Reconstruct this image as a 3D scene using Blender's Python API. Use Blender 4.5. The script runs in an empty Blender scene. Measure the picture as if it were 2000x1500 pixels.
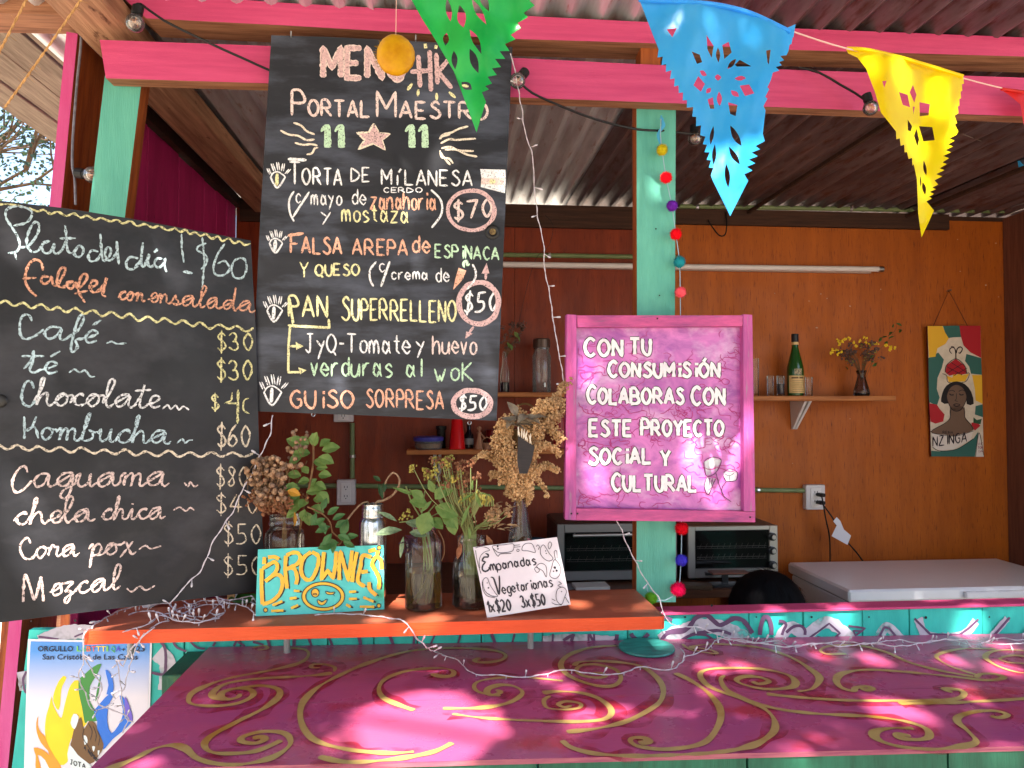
import bpy, math, random
from mathutils import Vector, Matrix, Euler, noise
from mathutils.geometry import tessellate_polygon, delaunay_2d_cdt
R = math.radians
random.seed(7)
scene = bpy.context.scene
COL = scene.collection

# ------------------------------------------------------------------ camera, sky, sun, exposure
cam_d = bpy.data.cameras.new('camera'); cam = bpy.data.objects.new('camera', cam_d)
COL.objects.link(cam); scene.camera = cam
cam.location = (0, 0, 1.6); cam.rotation_euler = (R(91.6), 0, R(-5.0))
cam_d.sensor_width = 36; cam_d.lens = 26.0; cam_d.clip_start = .05; cam_d.clip_end = 2000
SUN_EL, SUN_AZ = 52.0, 196.0      # azimuth from +Y clockwise: the sun stands behind the camera, a little to the left
SD = Vector((math.sin(R(SUN_AZ))*math.cos(R(SUN_EL)), math.cos(R(SUN_AZ))*math.cos(R(SUN_EL)), math.sin(R(SUN_EL))))
world = bpy.data.worlds.new('World'); scene.world = world; world.use_nodes = True
wn = world.node_tree.nodes; wn.clear()
sky = wn.new('ShaderNodeTexSky'); sky.sky_type = 'NISHITA'; sky.sun_disc = False
sky.sun_elevation = R(SUN_EL); sky.sun_rotation = R(SUN_AZ); sky.air_density = 1.0; sky.dust_density = 2.5
bg = wn.new('ShaderNodeBackground'); bg.inputs['Strength'].default_value = .15
wo = wn.new('ShaderNodeOutputWorld')
world.node_tree.links.new(sky.outputs[0], bg.inputs['Color']); world.node_tree.links.new(bg.outputs[0], wo.inputs['Surface'])
sl = bpy.data.lights.new('sun', 'SUN'); sl.energy = 5.0; sl.angle = R(.55); sl.color = (1, .95, .87)
so = bpy.data.objects.new('sun', sl); COL.objects.link(so)
so.rotation_euler = (-SD).to_track_quat('-Z', 'Y').to_euler()
scene.view_settings.view_transform = 'Standard'; scene.view_settings.look = 'None'
scene.view_settings.exposure = 1.85; scene.view_settings.gamma = 1
scene.view_settings.use_curve_mapping = False
scene.cycles.max_bounces = 10; scene.cycles.transparent_max_bounces = 24

# ------------------------------------------------------------------ geometry of the view: photo point -> place in the stall
RM = cam.rotation_euler.to_matrix(); EYE = Vector((0, 0, 1.6)); F = 1444.0
def ray(px, py): return RM @ Vector(((px-1000)/F, -(py-750)/F, -1.0))
def hitY(px, py, Y): d = ray(px, py); return EYE + d*(Y/d.y)
def hitZ(px, py, Z): d = ray(px, py); return EYE + d*((Z-1.6)/d.z)
class Plane:
    def __init__(s, p, n): s.p = Vector(p); s.n = Vector(n).normalized()
    def pt(s, px, py, off=0.0):
        d = ray(px, py); q = s.p + s.n*off
        return EYE + d*((q-EYE).dot(s.n)/d.dot(s.n))
def PY(Y): return Plane((0, Y, 0), (0, -1, 0))
def PZ(Z): return Plane((0, 0, Z), (0, 0, 1))
def P3(a, b, c):
    n = (b-a).cross(c-a).normalized()
    if n.dot(EYE-a) < 0: n = -n
    return Plane(a, n)

# ------------------------------------------------------------------ mesh builder and object bookkeeping
class MB:
    def __init__(s): s.v = []; s.f = []; s.m = []; s.k = 0
    def face(s, idx, m=0): s.f.append(tuple(idx)); s.m.append(m)
    def add(s, vs, fs, m=0):
        b = len(s.v); s.v += [Vector(v) for v in vs]
        for f in fs: s.face([b+i for i in f], m)
    def box(s, lo, hi, m=0):
        x0, y0, z0 = lo; x1, y1, z1 = hi
        s.add([(x0,y0,z0),(x1,y0,z0),(x1,y1,z0),(x0,y1,z0),(x0,y0,z1),(x1,y0,z1),(x1,y1,z1),(x0,y1,z1)],
              [(0,3,2,1),(4,5,6,7),(0,1,5,4),(1,2,6,5),(2,3,7,6),(3,0,4,7)], m)
    def bbox(s, lo, hi, b=.002, m=0):
        # bevelled box
        x0,y0,z0 = lo; x1,y1,z1 = hi; base = len(s.v)
        vs = []
        for X,sx in ((x0,1),(x1,-1)):
            for Y,sy in ((y0,1),(y1,-1)):
                for Z,sz in ((z0,1),(z1,-1)):
                    vs += [(X,Y+sy*b,Z+sz*b),(X+sx*b,Y,Z+sz*b),(X+sx*b,Y+sy*b,Z)]
        s.hull(vs, m)
    def hull(s, vs, m=0):
        import bmesh
        bm = bmesh.new()
        for v in vs: bm.verts.new(v)
        bmesh.ops.convex_hull(bm, input=bm.verts)
        bm.verts.index_update()
        s.add([v.co.copy() for v in bm.verts], [[v.index for v in f.verts] for f in bm.faces], m); bm.free()
    def prism(s, front, back, mf=0, ms=0):
        n = len(front); b = len(s.v)
        s.v += [Vector(p) for p in front] + [Vector(p) for p in back]
        tris = tessellate_polygon([[Vector(p) for p in front]]) if n > 4 else [tuple(range(n))]
        for t in tris: s.face([b+i for i in t], mf); s.face([b+n+i for i in reversed(t)], ms)
        for i in range(n): j = (i+1) % n; s.face([b+i, b+j, b+n+j, b+n+i], ms)
    def tube(s, pts, r, n=6, m=0, cap=True):
        pts = [Vector(p) for p in pts]
        if len(pts) < 2: return
        rr = r if isinstance(r, (list, tuple)) else [r]*len(pts)
        b = len(s.v); up = None
        for i, p in enumerate(pts):
            t = (pts[min(i+1, len(pts)-1)] - pts[max(i-1, 0)])
            t = t.normalized() if t.length > 1e-9 else Vector((0, 0, 1))
            if up is None: up = t.orthogonal().normalized()
            else:
                up = up - t*up.dot(t); up = up.normalized() if up.length > 1e-6 else t.orthogonal().normalized()
            w = t.cross(up)
            for k in range(n):
                a = 2*math.pi*k/n; s.v.append(p + (up*math.cos(a) + w*math.sin(a))*rr[i])
        for i in range(len(pts)-1):
            for k in range(n):
                k2 = (k+1) % n; s.face([b+i*n+k, b+i*n+k2, b+(i+1)*n+k2, b+(i+1)*n+k], m)
        if cap:
            s.face([b+k for k in reversed(range(n))], m); s.face([b+(len(pts)-1)*n+k for k in range(n)], m)
    def lathe(s, prof, c, n=28, m=0, sx=1, sy=1):
        b = len(s.v); c = Vector(c)
        for (r, z) in prof:
            for k in range(n):
                a = 2*math.pi*k/n; s.v.append(c + Vector((r*math.cos(a)*sx, r*math.sin(a)*sy, z)))
        for i in range(len(prof)-1):
            for k in range(n):
                k2 = (k+1) % n; s.face([b+i*n+k, b+i*n+k2, b+(i+1)*n+k2, b+(i+1)*n+k], m)
        if prof[0][0] > 1e-5: s.face([b+k for k in reversed(range(n))], m)
        if prof[-1][0] > 1e-5: s.face([b+(len(prof)-1)*n+k for k in range(n)], m)
    def ball(s, c, r, m=0, seg=8, rings=6, sx=1, sy=1, sz=1, jit=0):
        c = Vector(c); b = len(s.v); s.v.append(c+Vector((0,0,r*sz)))
        for i in range(1, rings):
            th = math.pi*i/rings
            for k in range(seg):
                a = 2*math.pi*k/seg; q = r*(1+random.uniform(-jit, jit))
                s.v.append(c+Vector((q*sx*math.sin(th)*math.cos(a), q*sy*math.sin(th)*math.sin(a), q*sz*math.cos(th))))
        s.v.append(c-Vector((0,0,r*sz))); e = len(s.v)-1
        for k in range(seg):
            k2 = (k+1) % seg; s.face([b, b+1+k, b+1+k2], m); s.face([e, b+1+(rings-2)*seg+k2, b+1+(rings-2)*seg+k], m)
            for i in range(rings-2): s.face([b+1+i*seg+k, b+1+(i+1)*seg+k, b+1+(i+1)*seg+k2, b+1+i*seg+k2], m)
    def leaf(s, base, d, L, W, m=0, up=None, bend=.25, fold=.18):
        base = Vector(base); d = Vector(d).normalized()
        up = Vector(up).normalized() if up is not None else Vector((random.uniform(-1,1), random.uniform(-1,.2), 1)).normalized()
        side = d.cross(up); side = side.normalized() if side.length > 1e-4 else d.orthogonal().normalized()
        nn = side.cross(d)
        prof = [(0,.06),(.2,.62),(.45,1),(.7,.78),(.88,.38),(1,0)]
        b = len(s.v)
        for t, w in prof:
            c = base + d*L*t - nn*(bend*L*t*t)
            s.v += [c - side*W*.5*w + nn*fold*W*w, c, c + side*W*.5*w + nn*fold*W*w]
        for i in range(len(prof)-1):
            a = b+3*i
            s.face([a, a+1, a+4, a+3], m); s.face([a+1, a+2, a+5, a+4], m)
    # flat work on a plane, drawn from photo points
    def fill(s, pl, polys, off=0.0, m=0):
        if not isinstance(polys[0][0], (list, tuple)): polys = [polys]
        s.k += 1; o = off + s.k*1e-5
        pp = [[pl.pt(x, y, o) for x, y in q] for q in polys]
        allp = [p for q in pp for p in q]; b = len(s.v); s.v += allp
        e1 = pl.n.orthogonal().normalized(); e2 = pl.n.cross(e1)
        flat = [[Vector(((p-pl.p).dot(e1), (p-pl.p).dot(e2), 0)) for p in q] for q in pp]
        for t in tessellate_polygon(flat): s.face([b+i for i in t], m)
    def ribbon(s, pl, pts, w, off=.0008, m=0, wm=None, taper=True, jit=.12, step=3.0, smooth=True, wf=.35):
        if len(pts) < 2: return
        q = crom(pts, step) if smooth and len(pts) > 2 else lin(pts, step)
        s.k += 1; o = off + s.k*1e-5; c = [pl.pt(x, y, o+i*1.5e-6) for i, (x, y) in enumerate(q)]
        b = len(s.v); n = len(c); ph = random.uniform(0, 99)
        for i, p in enumerate(c):
            t = c[min(i+1, n-1)] - c[max(i-1, 0)]
            if t.length < 1e-9: t = Vector((1, 0, 0))
            side = t.cross(pl.n).normalized()
            ww = (wm if wm else w*p.y/F)*.5
            ww *= 1 + jit*2*noise.noise(Vector((ph+i*wf, 0, 0)))
            if taper and n > 4:
                e = min(i, n-1-i); ww *= (.45, .8, 1)[min(e, 2)]
            s.v += [p-side*ww, p+side*ww]
        for i in range(n-1): s.face([b+2*i, b+2*i+1, b+2*i+3, b+2*i+2], m)

def lin(pts, step):
    out = [pts[0]]
    for a, c in zip(pts, pts[1:]):
        n = max(1, int(math.dist(a, c)/step))
        for i in range(1, n+1): out.append((a[0]+(c[0]-a[0])*i/n, a[1]+(c[1]-a[1])*i/n))
    return out
def crom(pts, step=3.0):
    P = [pts[0]] + list(pts) + [pts[-1]]
    if pts[0] == pts[-1]: P[0] = pts[-2]; P[-1] = pts[1]
    out = []; dim = len(pts[0])
    for i in range(1, len(P)-2):
        p0, p1, p2, p3 = P[i-1], P[i], P[i+1], P[i+2]
        n = max(2, int(math.dist(p1, p2)/step))
        for k in range(n):
            t = k/n
            out.append(tuple(.5*((2*p1[d]) + (-p0[d]+p2[d])*t + (2*p0[d]-5*p1[d]+4*p2[d]-p3[d])*t*t + (-p0[d]+3*p1[d]-3*p2[d]+p3[d])*t**3) for d in range(dim)))
    out.append(tuple(pts[-1]))
    return out
def c3(pts, step=.01): return [Vector(p) for p in crom([tuple(p) for p in pts], step)]

WL = {}
def tag(o, label=None, cat=None, group=None, kind=None):
    if label: o['label'] = label
    if cat: o['category'] = cat
    if group: o['group'] = group
    if kind: o['kind'] = kind
    return o
def empty(name, loc, label, cat, group=None):
    o = bpy.data.objects.new(name, None); COL.objects.link(o); o.location = loc; o.empty_display_size = .05
    WL[o.name] = Vector(loc); return tag(o, label, cat, group)
def build(name, mb, mats, parent=None, smooth=False, origin=None):
    if not isinstance(mats, (list, tuple)): mats = [mats]
    if parent is not None: org = WL[parent.name]
    elif origin is not None: org = Vector(origin)
    else:
        lo = [min(v[i] for v in mb.v) for i in range(3)]; hi = [max(v[i] for v in mb.v) for i in range(3)]
        org = Vector(((lo[0]+hi[0])/2, (lo[1]+hi[1])/2, lo[2]))
    me = bpy.data.meshes.new(name)
    me.from_pydata([v-org for v in mb.v], [], mb.f)
    for m in mats: me.materials.append(m)
    if len(mats) > 1: me.polygons.foreach_set('material_index', mb.m)
    if smooth:
        me.polygons.foreach_set('use_smooth', [True]*len(me.polygons)); me.set_sharp_from_angle(angle=R(42))
    me.update()
    o = bpy.data.objects.new(name, me); COL.objects.link(o); WL[o.name] = org
    if parent is not None: o.parent = parent
    else: o.location = org
    return o
def inst(name, me, M, parent=None):
    o = bpy.data.objects.new(name, me); COL.objects.link(o)
    WL[o.name] = M.translation.copy()
    if parent is not None: o.parent = parent; M = Matrix.Translation(-WL[parent.name]) @ M
    o.matrix_local = M
    return o
def proto_mesh(name, mb, mats, smooth=False):
    if not isinstance(mats, (list, tuple)): mats = [mats]
    me = bpy.data.meshes.new(name); me.from_pydata([tuple(v) for v in mb.v], [], mb.f)
    for m in mats: me.materials.append(m)
    if len(mats) > 1: me.polygons.foreach_set('material_index', mb.m)
    if smooth: me.polygons.foreach_set('use_smooth', [True]*len(me.polygons))
    me.update(); return me

# ------------------------------------------------------------------ materials
def lc(c):
    c = c/255; return c/12.92 if c <= .04045 else ((c+.055)/1.055)**2.4
def S(r, g, b): return (lc(r), lc(g), lc(b), 1)
def mat(name, c1, c2=None, rough=.6, sc=6, st=(1, 1, 1), lo=.35, hi=.65, bump=.0, bsc=None, bst=None, spec=.4, metal=0, c3_=None, sc3=40, st3=(1, 1, 1), t3=(.6, .7), detail=6, coat=0, trans=0, ior=1.45, alpha=None, rvar=0, dist=0):
    m = bpy.data.materials.new(name); m.use_nodes = True; nt = m.node_tree; N = nt.nodes; L = nt.links
    b = N['Principled BSDF']; b.inputs['Roughness'].default_value = rough; b.inputs['Metallic'].default_value = metal
    b.inputs['Specular IOR Level'].default_value = spec; b.inputs['Coat Weight'].default_value = coat; b.inputs['Coat Roughness'].default_value = .15
    b.inputs['Transmission Weight'].default_value = trans; b.inputs['IOR'].default_value = ior
    tc = N.new('ShaderNodeTexCoord')
    def nz(scale, stretch, det=6, dst=0):
        mp = N.new('ShaderNodeMapping'); mp.inputs['Scale'].default_value = stretch
        n = N.new('ShaderNodeTexNoise'); n.inputs['Scale'].default_value = scale; n.inputs['Detail'].default_value = det; n.inputs['Roughness'].default_value = .62
        n.inputs['Distortion'].default_value = dst
        L.new(tc.outputs['Object'], mp.inputs['Vector']); L.new(mp.outputs[0], n.inputs['Vector']); return n
    def ramp(src, a, z):
        r = N.new('ShaderNodeMapRange'); r.inputs['From Min'].default_value = a; r.inputs['From Max'].default_value = z; r.clamp = True
        L.new(src, r.inputs['Value']); return r.outputs[0]
    def mix(fac, a, bb):
        x = N.new('ShaderNodeMix'); x.data_type = 'RGBA'
        L.new(fac, x.inputs['Factor'])
        for s, v in ((6, a), (7, bb)):
            if isinstance(v, tuple): x.inputs[s].default_value = v
            else: L.new(v, x.inputs[s])
        return x.outputs[2]
    col = c1
    if c2: col = mix(ramp(nz(sc, st, detail, dist).outputs['Fac'], lo, hi), c1, c2)
    if c3_: col = mix(ramp(nz(sc3, st3).outputs['Fac'], *t3), col, c3_)
    if isinstance(col, tuple): b.inputs['Base Color'].default_value = col
    else: L.new(col, b.inputs['Base Color'])
    if rvar:
        a = N.new('ShaderNodeMapRange'); a.inputs['To Min'].default_value = max(0.02, rough-rvar); a.inputs['To Max'].default_value = min(1, rough+rvar)
        a.inputs['From Min'].default_value = .3; a.inputs['From Max'].default_value = .7
        L.new(nz(9, (1, 1, 1)).outputs['Fac'], a.inputs['Value']); L.new(a.outputs[0], b.inputs['Roughness'])
    if bump:
        bn = nz(bsc or 60, bst or st); bu = N.new('ShaderNodeBump'); bu.inputs['Strength'].default_value = min(1, bump*10); bu.inputs['Distance'].default_value = .004
        L.new(bn.outputs['Fac'], bu.inputs['Height']); L.new(bu.outputs[0], b.inputs['Normal'])
    if alpha:   # chalk or thin paint: broken coverage
        an = nz(alpha[0], (1, 1, 1), 3)
        L.new(ramp(an.outputs['Fac'], alpha[1], alpha[2]), b.inputs['Alpha'])
    return m
def glass(name, col=(1, 1, 1, 1), rough=.02, ior=1.45):
    m = mat(name, col, rough=rough, trans=1, ior=ior, spec=.5); return m
def thin_glass(name, col=(.95, .97, .96, 1), rough=.02, dirt=.008, strength=.8):
    # thin-walled glass: light passes straight through a wall of even thickness, the surface adds its Fresnel reflection
    m = bpy.data.materials.new(name); m.use_nodes = True; N = m.node_tree.nodes; L = m.node_tree.links; N.clear()
    t = N.new('ShaderNodeBsdfTransparent'); t.inputs[0].default_value = col; g = N.new('ShaderNodeBsdfGlossy'); g.inputs['Roughness'].default_value = rough
    fr = N.new('ShaderNodeFresnel'); fr.inputs['IOR'].default_value = 1.5; d = N.new('ShaderNodeBsdfDiffuse'); d.inputs[0].default_value = (.7, .7, .7, 1)
    mu = N.new('ShaderNodeMath'); mu.operation = 'MULTIPLY'; mu.inputs[1].default_value = strength; mu.use_clamp = True
    a = N.new('ShaderNodeMixShader'); b = N.new('ShaderNodeMixShader'); b.inputs[0].default_value = dirt; o = N.new('ShaderNodeOutputMaterial')
    L.new(fr.outputs[0], mu.inputs[0]); L.new(mu.outputs[0], a.inputs[0]); L.new(t.outputs[0], a.inputs[1]); L.new(g.outputs[0], a.inputs[2]); L.new(a.outputs[0], b.inputs[1]); L.new(d.outputs[0], b.inputs[2]); L.new(b.outputs[0], o.inputs['Surface'])
    return m
def leafmat(name, c1, c2, tr=.35, rough=.5, sc=30):
    m = mat(name, c1, c2, rough=rough, sc=sc); nt = m.node_tree; N = nt.nodes; L = nt.links
    b = N['Principled BSDF']; t = N.new('ShaderNodeBsdfTranslucent'); mx = N.new('ShaderNodeMixShader'); mx.inputs[0].default_value = tr
    src = b.inputs['Base Color'].links[0].from_socket if b.inputs['Base Color'].links else None
    if src: L.new(src, t.inputs['Color'])
    else: t.inputs['Color'].default_value = c1
    L.new(b.outputs[0], mx.inputs[1]); L.new(t.outputs[0], mx.inputs[2]); L.new(mx.outputs[0], N['Material Output'].inputs['Surface'])
    return m
V = (18, 18, 1.2); H = (1.2, 18, 18); D_ = (18, 1.2, 18)   # grain along z, x, y
M = {}
M['pink'] = mat('pink_paint', S(208,76,122), S(192,62,110), .55, 5, (1,4,14), bump=.03, bsc=30, bst=(1.5,20,26), c3_=S(120,40,62), sc3=26, st3=(.5,3,9), t3=(.71,.76), rvar=.1)
M['pinkv'] = mat('pink_paint_upright', S(204,84,140), S(196,60,124), .55, 4, (6,6,1), bump=.03, bsc=30, bst=V, c3_=S(150,90,60), sc3=22, st3=(5,5,.8), t3=(.7,.75))
M['magenta'] = mat('magenta_wall_paint', S(196,42,116), S(166,30,96), .6, 4, (5,5,.7), bump=.03, bsc=30, bst=V, c3_=S(60,8,34), sc3=30, st3=(4,4,.5), t3=(.68,.74))
M['teal'] = mat('teal_paint', S(102,182,160), S(82,160,142), .55, 3.5, (5,5,.9), bump=.05, bsc=26, bst=V, c3_=S(70,120,100), sc3=30, st3=(6,6,.5), t3=(.69,.75), rvar=.1)
M['tealw'] = mat('teal_wall_paint', S(60,196,180), S(44,168,158), .5, 5, (3,3,1), bump=.03, bsc=30, bst=V, c3_=S(30,88,84), sc3=24, st3=(5,5,.7), t3=(.7,.75), rvar=.12)
M['rawwood'] = mat('raw_timber', S(176,124,92), S(122,78,54), .75, 4, H, bump=.06, bsc=14, bst=H)
M['rafter'] = mat('raw_rafter_timber', S(190,144,112), S(140,98,74), .75, 3, D_, bump=.06, bsc=12, bst=D_, c3_=S(84,44,28), sc3=10, st3=(3,1,3), t3=(.62,.7))
M['orangewood'] = mat('varnished_post_edge', S(168,88,36), S(128,58,24), .6, 4, V, bump=.04, bsc=14, bst=V)
M['greywood'] = mat('weathered_grey_boards', S(150,138,120), S(112,100,86), .85, 4, D_, bump=.07, bsc=14, bst=D_)
M['darkwood'] = mat('dark_brown_board', S(76,48,34), S(54,34,26), .8, 4, H, bump=.05, bsc=14, bst=H)
M['ply_shaded'] = mat('shaded_plywood', S(142,54,18), S(110,36,10), .5, 3.2, (5,5,.55), lo=.3, hi=.7, bump=.035, bsc=24, bst=(16,16,1), c3_=S(84,22,8), sc3=60, st3=(3,3,.25), t3=(.56,.7), rvar=.1)  # the wall's plywood again, dimmer light on its left put into the colour
M['ply'] = mat('brown_stained_plywood', S(184,94,16), S(156,76,10), .5, 3.2, (5,5,.55), lo=.3, hi=.7, bump=.035, bsc=24, bst=(16,16,1), c3_=S(92,34,10), sc3=60, st3=(3,3,.25), t3=(.56,.7), rvar=.1)
M['shelfwood'] = mat('pine_shelf', S(186,116,60), S(150,84,38), .55, 4, H, bump=.03, bsc=14, bst=H)
M['floor'] = mat('earth_ground', S(196,182,160), S(172,156,134), .95, 2.2, c3_=S(120,102,82), sc3=9, t3=(.55,.7), bump=.05, bsc=20)
M['indoor_floor'] = mat('stall_floor', S(196,182,164), S(172,156,138), .8, 3)  # pale on purpose: the hidden floor bounces sun into the interior
M['galv'] = mat('galvanised_sheet', S(232,238,244), S(190,192,198), .34, 3, (5,.8,5), metal=.55, c3_=S(160,120,104), sc3=9, st3=(6,1.2,6), t3=(.6,.74), bump=.02, bsc=40)
M['rust'] = mat('dark_rusty_sheet', S(126,112,116), S(92,76,80), .36, 3, (5,.8,5), metal=.4, c3_=S(88,50,38), sc3=10, st3=(5,1,5), t3=(.5,.7), bump=.02, bsc=40)
M['orange'] = mat('orange_shelf_top', S(180,96,68), S(164,82,56), .5, 4, (1,5,5), bump=.02, bsc=16, bst=H, c3_=S(150,62,34), sc3=12, st3=(1,6,6), t3=(.62,.7), rvar=.1)
M['orangef'] = mat('orange_shelf_edge', S(224,84,36), S(206,70,28), .5, 5, (1,5,5), bump=.03, bsc=16, bst=H)
M['counter'] = mat('magenta_counter_paint', S(200,84,122), S(178,76,126), .3, 3.5, (1,1.6,1), lo=.36, hi=.64, bump=.012, bsc=18, bst=(1.5,22,22), c3_=S(190,54,80), sc3=5.5, st3=(1,1.3,1), t3=(.56,.68), coat=.16, rvar=.08)
M['counter_edge'] = mat('worn_counter_edge', S(170,96,104), S(136,56,86), .5, 12, H)
M['green'] = mat('dark_green_boards', S(44,108,82), S(30,78,58), .5, 5, (6,2,1), bump=.03, bsc=16, bst=V, c3_=S(96,120,60), sc3=10, t3=(.62,.72))
M['swirl'] = mat('ochre_swirl_paint', S(206,172,104), S(182,148,88), .35, 10, bump=.01, c3_=S(176,128,54), sc3=5, t3=(.55,.65), coat=.2)
M['swirlred'] = mat('red_halo_paint', S(188,44,64), S(176,44,74), .3, 8, alpha=(9, .46, .72))
M['wall_purple'] = mat('purple_grey_mural_paint', S(104,74,104), S(88,60,88), .6, 12)
M['wall_white'] = mat('pale_mural_paint', S(206,200,206), S(180,172,184), .6, 8, alpha=(16, .3, .5))
M['black'] = mat('chalkboard_black', S(34,34,39), S(25,26,30), .5, 2.2, (1,1,2), lo=.3, hi=.75, c3_=S(84,82,88), sc3=2.6, st3=(1,1,1.6), t3=(.47,.85), bump=.008, bsc=30, bst=(2,10,12), rvar=.12, dist=1.8)
M['blackg'] = mat('chalkboard_grey', S(44,45,52), S(32,33,40), .5, 2.4, (1,1,5), lo=.3, hi=.7, c3_=S(112,118,136), sc3=3.0, st3=(1,1,4), t3=(.47,.9), bump=.01, bsc=30, bst=(2,10,16), rvar=.1, dist=1.6)
M['boardedge'] = mat('worn_board_edge', S(120,104,88), S(70,62,56), .8, 20)
def chalk(n, r, g, b): return mat('chalk_'+n, S(r, g, b), S(max(0,r-26), max(0,g-26), max(0,b-22)), .95, 120, alpha=(300, .30, .46), spec=.1)
CHC = dict(white=(252,250,250), blue=(214,234,240), orange=(248,190,162), yellow=(250,242,186), pink=(248,222,214), rose=(226,190,188), green=(204,234,200), cream=(250,234,212))
CH = {k: chalk(k, *v) for k, v in CHC.items()}
CL = {k: mat('soft_chalk_'+k, S(*[max(0, q-14) for q in v]), S(*[max(0, q-50) for q in v]), .95, 120, alpha=(260, .30, .52), spec=.1) for k, v in CHC.items()}
# ------------------------------------------------------------------ hand lettering
FONT = {
'A':"02 38 62|14 54",'B':"08 02|~08 38 56 45 05|~05 45 63 42 02",'C':"~57 38 17 05 13 32 53",'D':"08 02|~08 37 65 43 02",
'E':"58 08 02 52|05 45",'F':"58 08 02|05 45",'G':"~57 38 17 05 13 32 53 55|55 35",'H':"08 02|58 52|05 55",'I':"28 22",
'J':"18 58|~38 33 22 03",'K':"08 02|58 05 62",'L':"08 02 52",'M':"02 08 34 68 62",'N':"02 08 52 58",'O':"~38 17 05 13 32 53 65 57 38",
'P':"02 08|~08 38 56 45 05",'Q':"~38 17 05 13 32 53 65 57 38|43 61",'R':"02 08|~08 38 56 45 05|25 62",'S':"~57 38 17 26 45 54 53 32 03",
'T':"08 68|38 32",'U':"~08 04 22 42 54 58",'V':"08 32 68",'W':"08 22 36 42 68",'X':"08 62|68 02",'Y':"08 35 68|35 32",'Z':"08 58 02 62",
'a':"~54 45 26 14 13 32 43 54|56 53 62",'b':"08 02|~05 36 54 42 12 03",'c':"~55 36 15 13 32 53",'d':"58 52|~55 36 15 13 32 53",'e':"~14 54 45 26 04 13 32 53",
'f':"~57 38 26 22|06 46",'g':"~56 36 15 13 32 53|~56 53 51 30 11",'h':"08 02|~04 26 46 54 52",'i':"26 22|27 28",'j':"~36 31 20 01|37 38",'k':"08 02|46 04 52",
'l':"28 22",'m':"06 02|~04 16 26 34 32|~34 46 56 64 62",'n':"06 02|~04 26 46 54 52",'o':"~36 15 13 32 53 55 36",'p':"06 00|~05 36 54 42 12 03",
'q':"~56 36 15 13 32 53|56 50",'r':"06 02|~04 26 46",'s':"~55 36 15 34 53 32 12",'t':"28 23 42|06 46",'u':"~06 03 22 43 56|56 52",'v':"06 22 46",
'w':"06 22 34 42 66",'x':"06 52|56 02",'y':"06 34|56 10",'z':"06 56 02 52",
'0':"~38 16 14 32 54 56 38",'1':"06 28 22",'2':"~07 28 47 45 02|02 52",'3':"~07 28 47 35 25|~25 45 53 32 03",'4':"38 04 64|48 42",'5':"58 18 15|~15 45 53 32 02",
'6':"~48 16 03 22 43 44 25 03",'7':"08 58 22",'8':"~35 17 28 47 35 13 22 43 35",'$':"~57 38 17 26 45 54 53 32 13|39 31",'-':"05 35",'+':"05 45|27 23",'/':"02 49",
'(':"~39 16 13 30",')':"~09 26 23 00",'!':"28 24|23 22",'.':"22 23",'x_':"",' ':""}
ACC = {'á':'a','é':'e','í':'i','ó':'o','Ó':'O','Ú':'U','Í':'I','ú':'u'}
def gwid(c, strokes):
    xs = [p[0] for _, s in strokes for p in s]; return (max(xs) if xs else 3)
def glyph(c):
    acc = c in ACC; b = ACC.get(c, c)
    small = False
    out = []
    for st in FONT.get(b, '').split('|'):
        st = st.strip()
        if not st: continue
        sm = st[0] == '~'; pts = [(int(t[0]), int(t[1])) for t in st.strip('~').split()]
        out.append((sm, pts))
    if b == 'i' and acc: out = out[:1]
    if acc:
        t = 8.6 if b.isupper() else 7
        out.append((False, [(2.6, t), (4.4, t+1.6)]))
    return out
def text(s, x, y, h, w, slope=0, slant=0, jit=.25, gap=2.0, big=None, rise=0):
    """photo-space strokes of a hand-printed word: baseline start x,y, cap height h, total width w"""
    adv = []; tot = 0; gl = []
    for i, c in enumerate(s):
        g = glyph(c); k = (big or 1) if i == 0 else 1
        wd = (3.2 if c == ' ' else gwid(c, g))*k
        if c in 'Iil1!': wd = max(1.8, wd*.8)
        gl.append((g, tot, k)); tot += wd + gap
    tot -= gap; sx = w/tot; u = h/6.0; out = []
    for g, ox, k in gl:
        dx, dy = random.uniform(-jit, jit), random.uniform(-jit, jit)
        for sm, pts in g:
            q = []
            for a, b in pts:
                X = (ox + a*k + dx)*sx; Y = ((b-2)*k + dy*.7)*u
                if len(pts) > 2 or True: X += random.uniform(-jit, jit)*.35*sx; Y += random.uniform(-jit, jit)*.35*u
                X += slant*Y
                q.append((x+X, y + slope*X - Y - rise*X*X))
            out.append((q, sm))
    return out
def write(mb, pl, strokes, w, off=.0008, m=0, dx=0, dy=0, wm=None, jit=.15, taper=True):
    for q, sm in strokes: mb.ribbon(pl, [(a+dx, b+dy) for a, b in q], w, off, m, smooth=sm, jit=jit, wm=wm, taper=taper, step=2.5)

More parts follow.
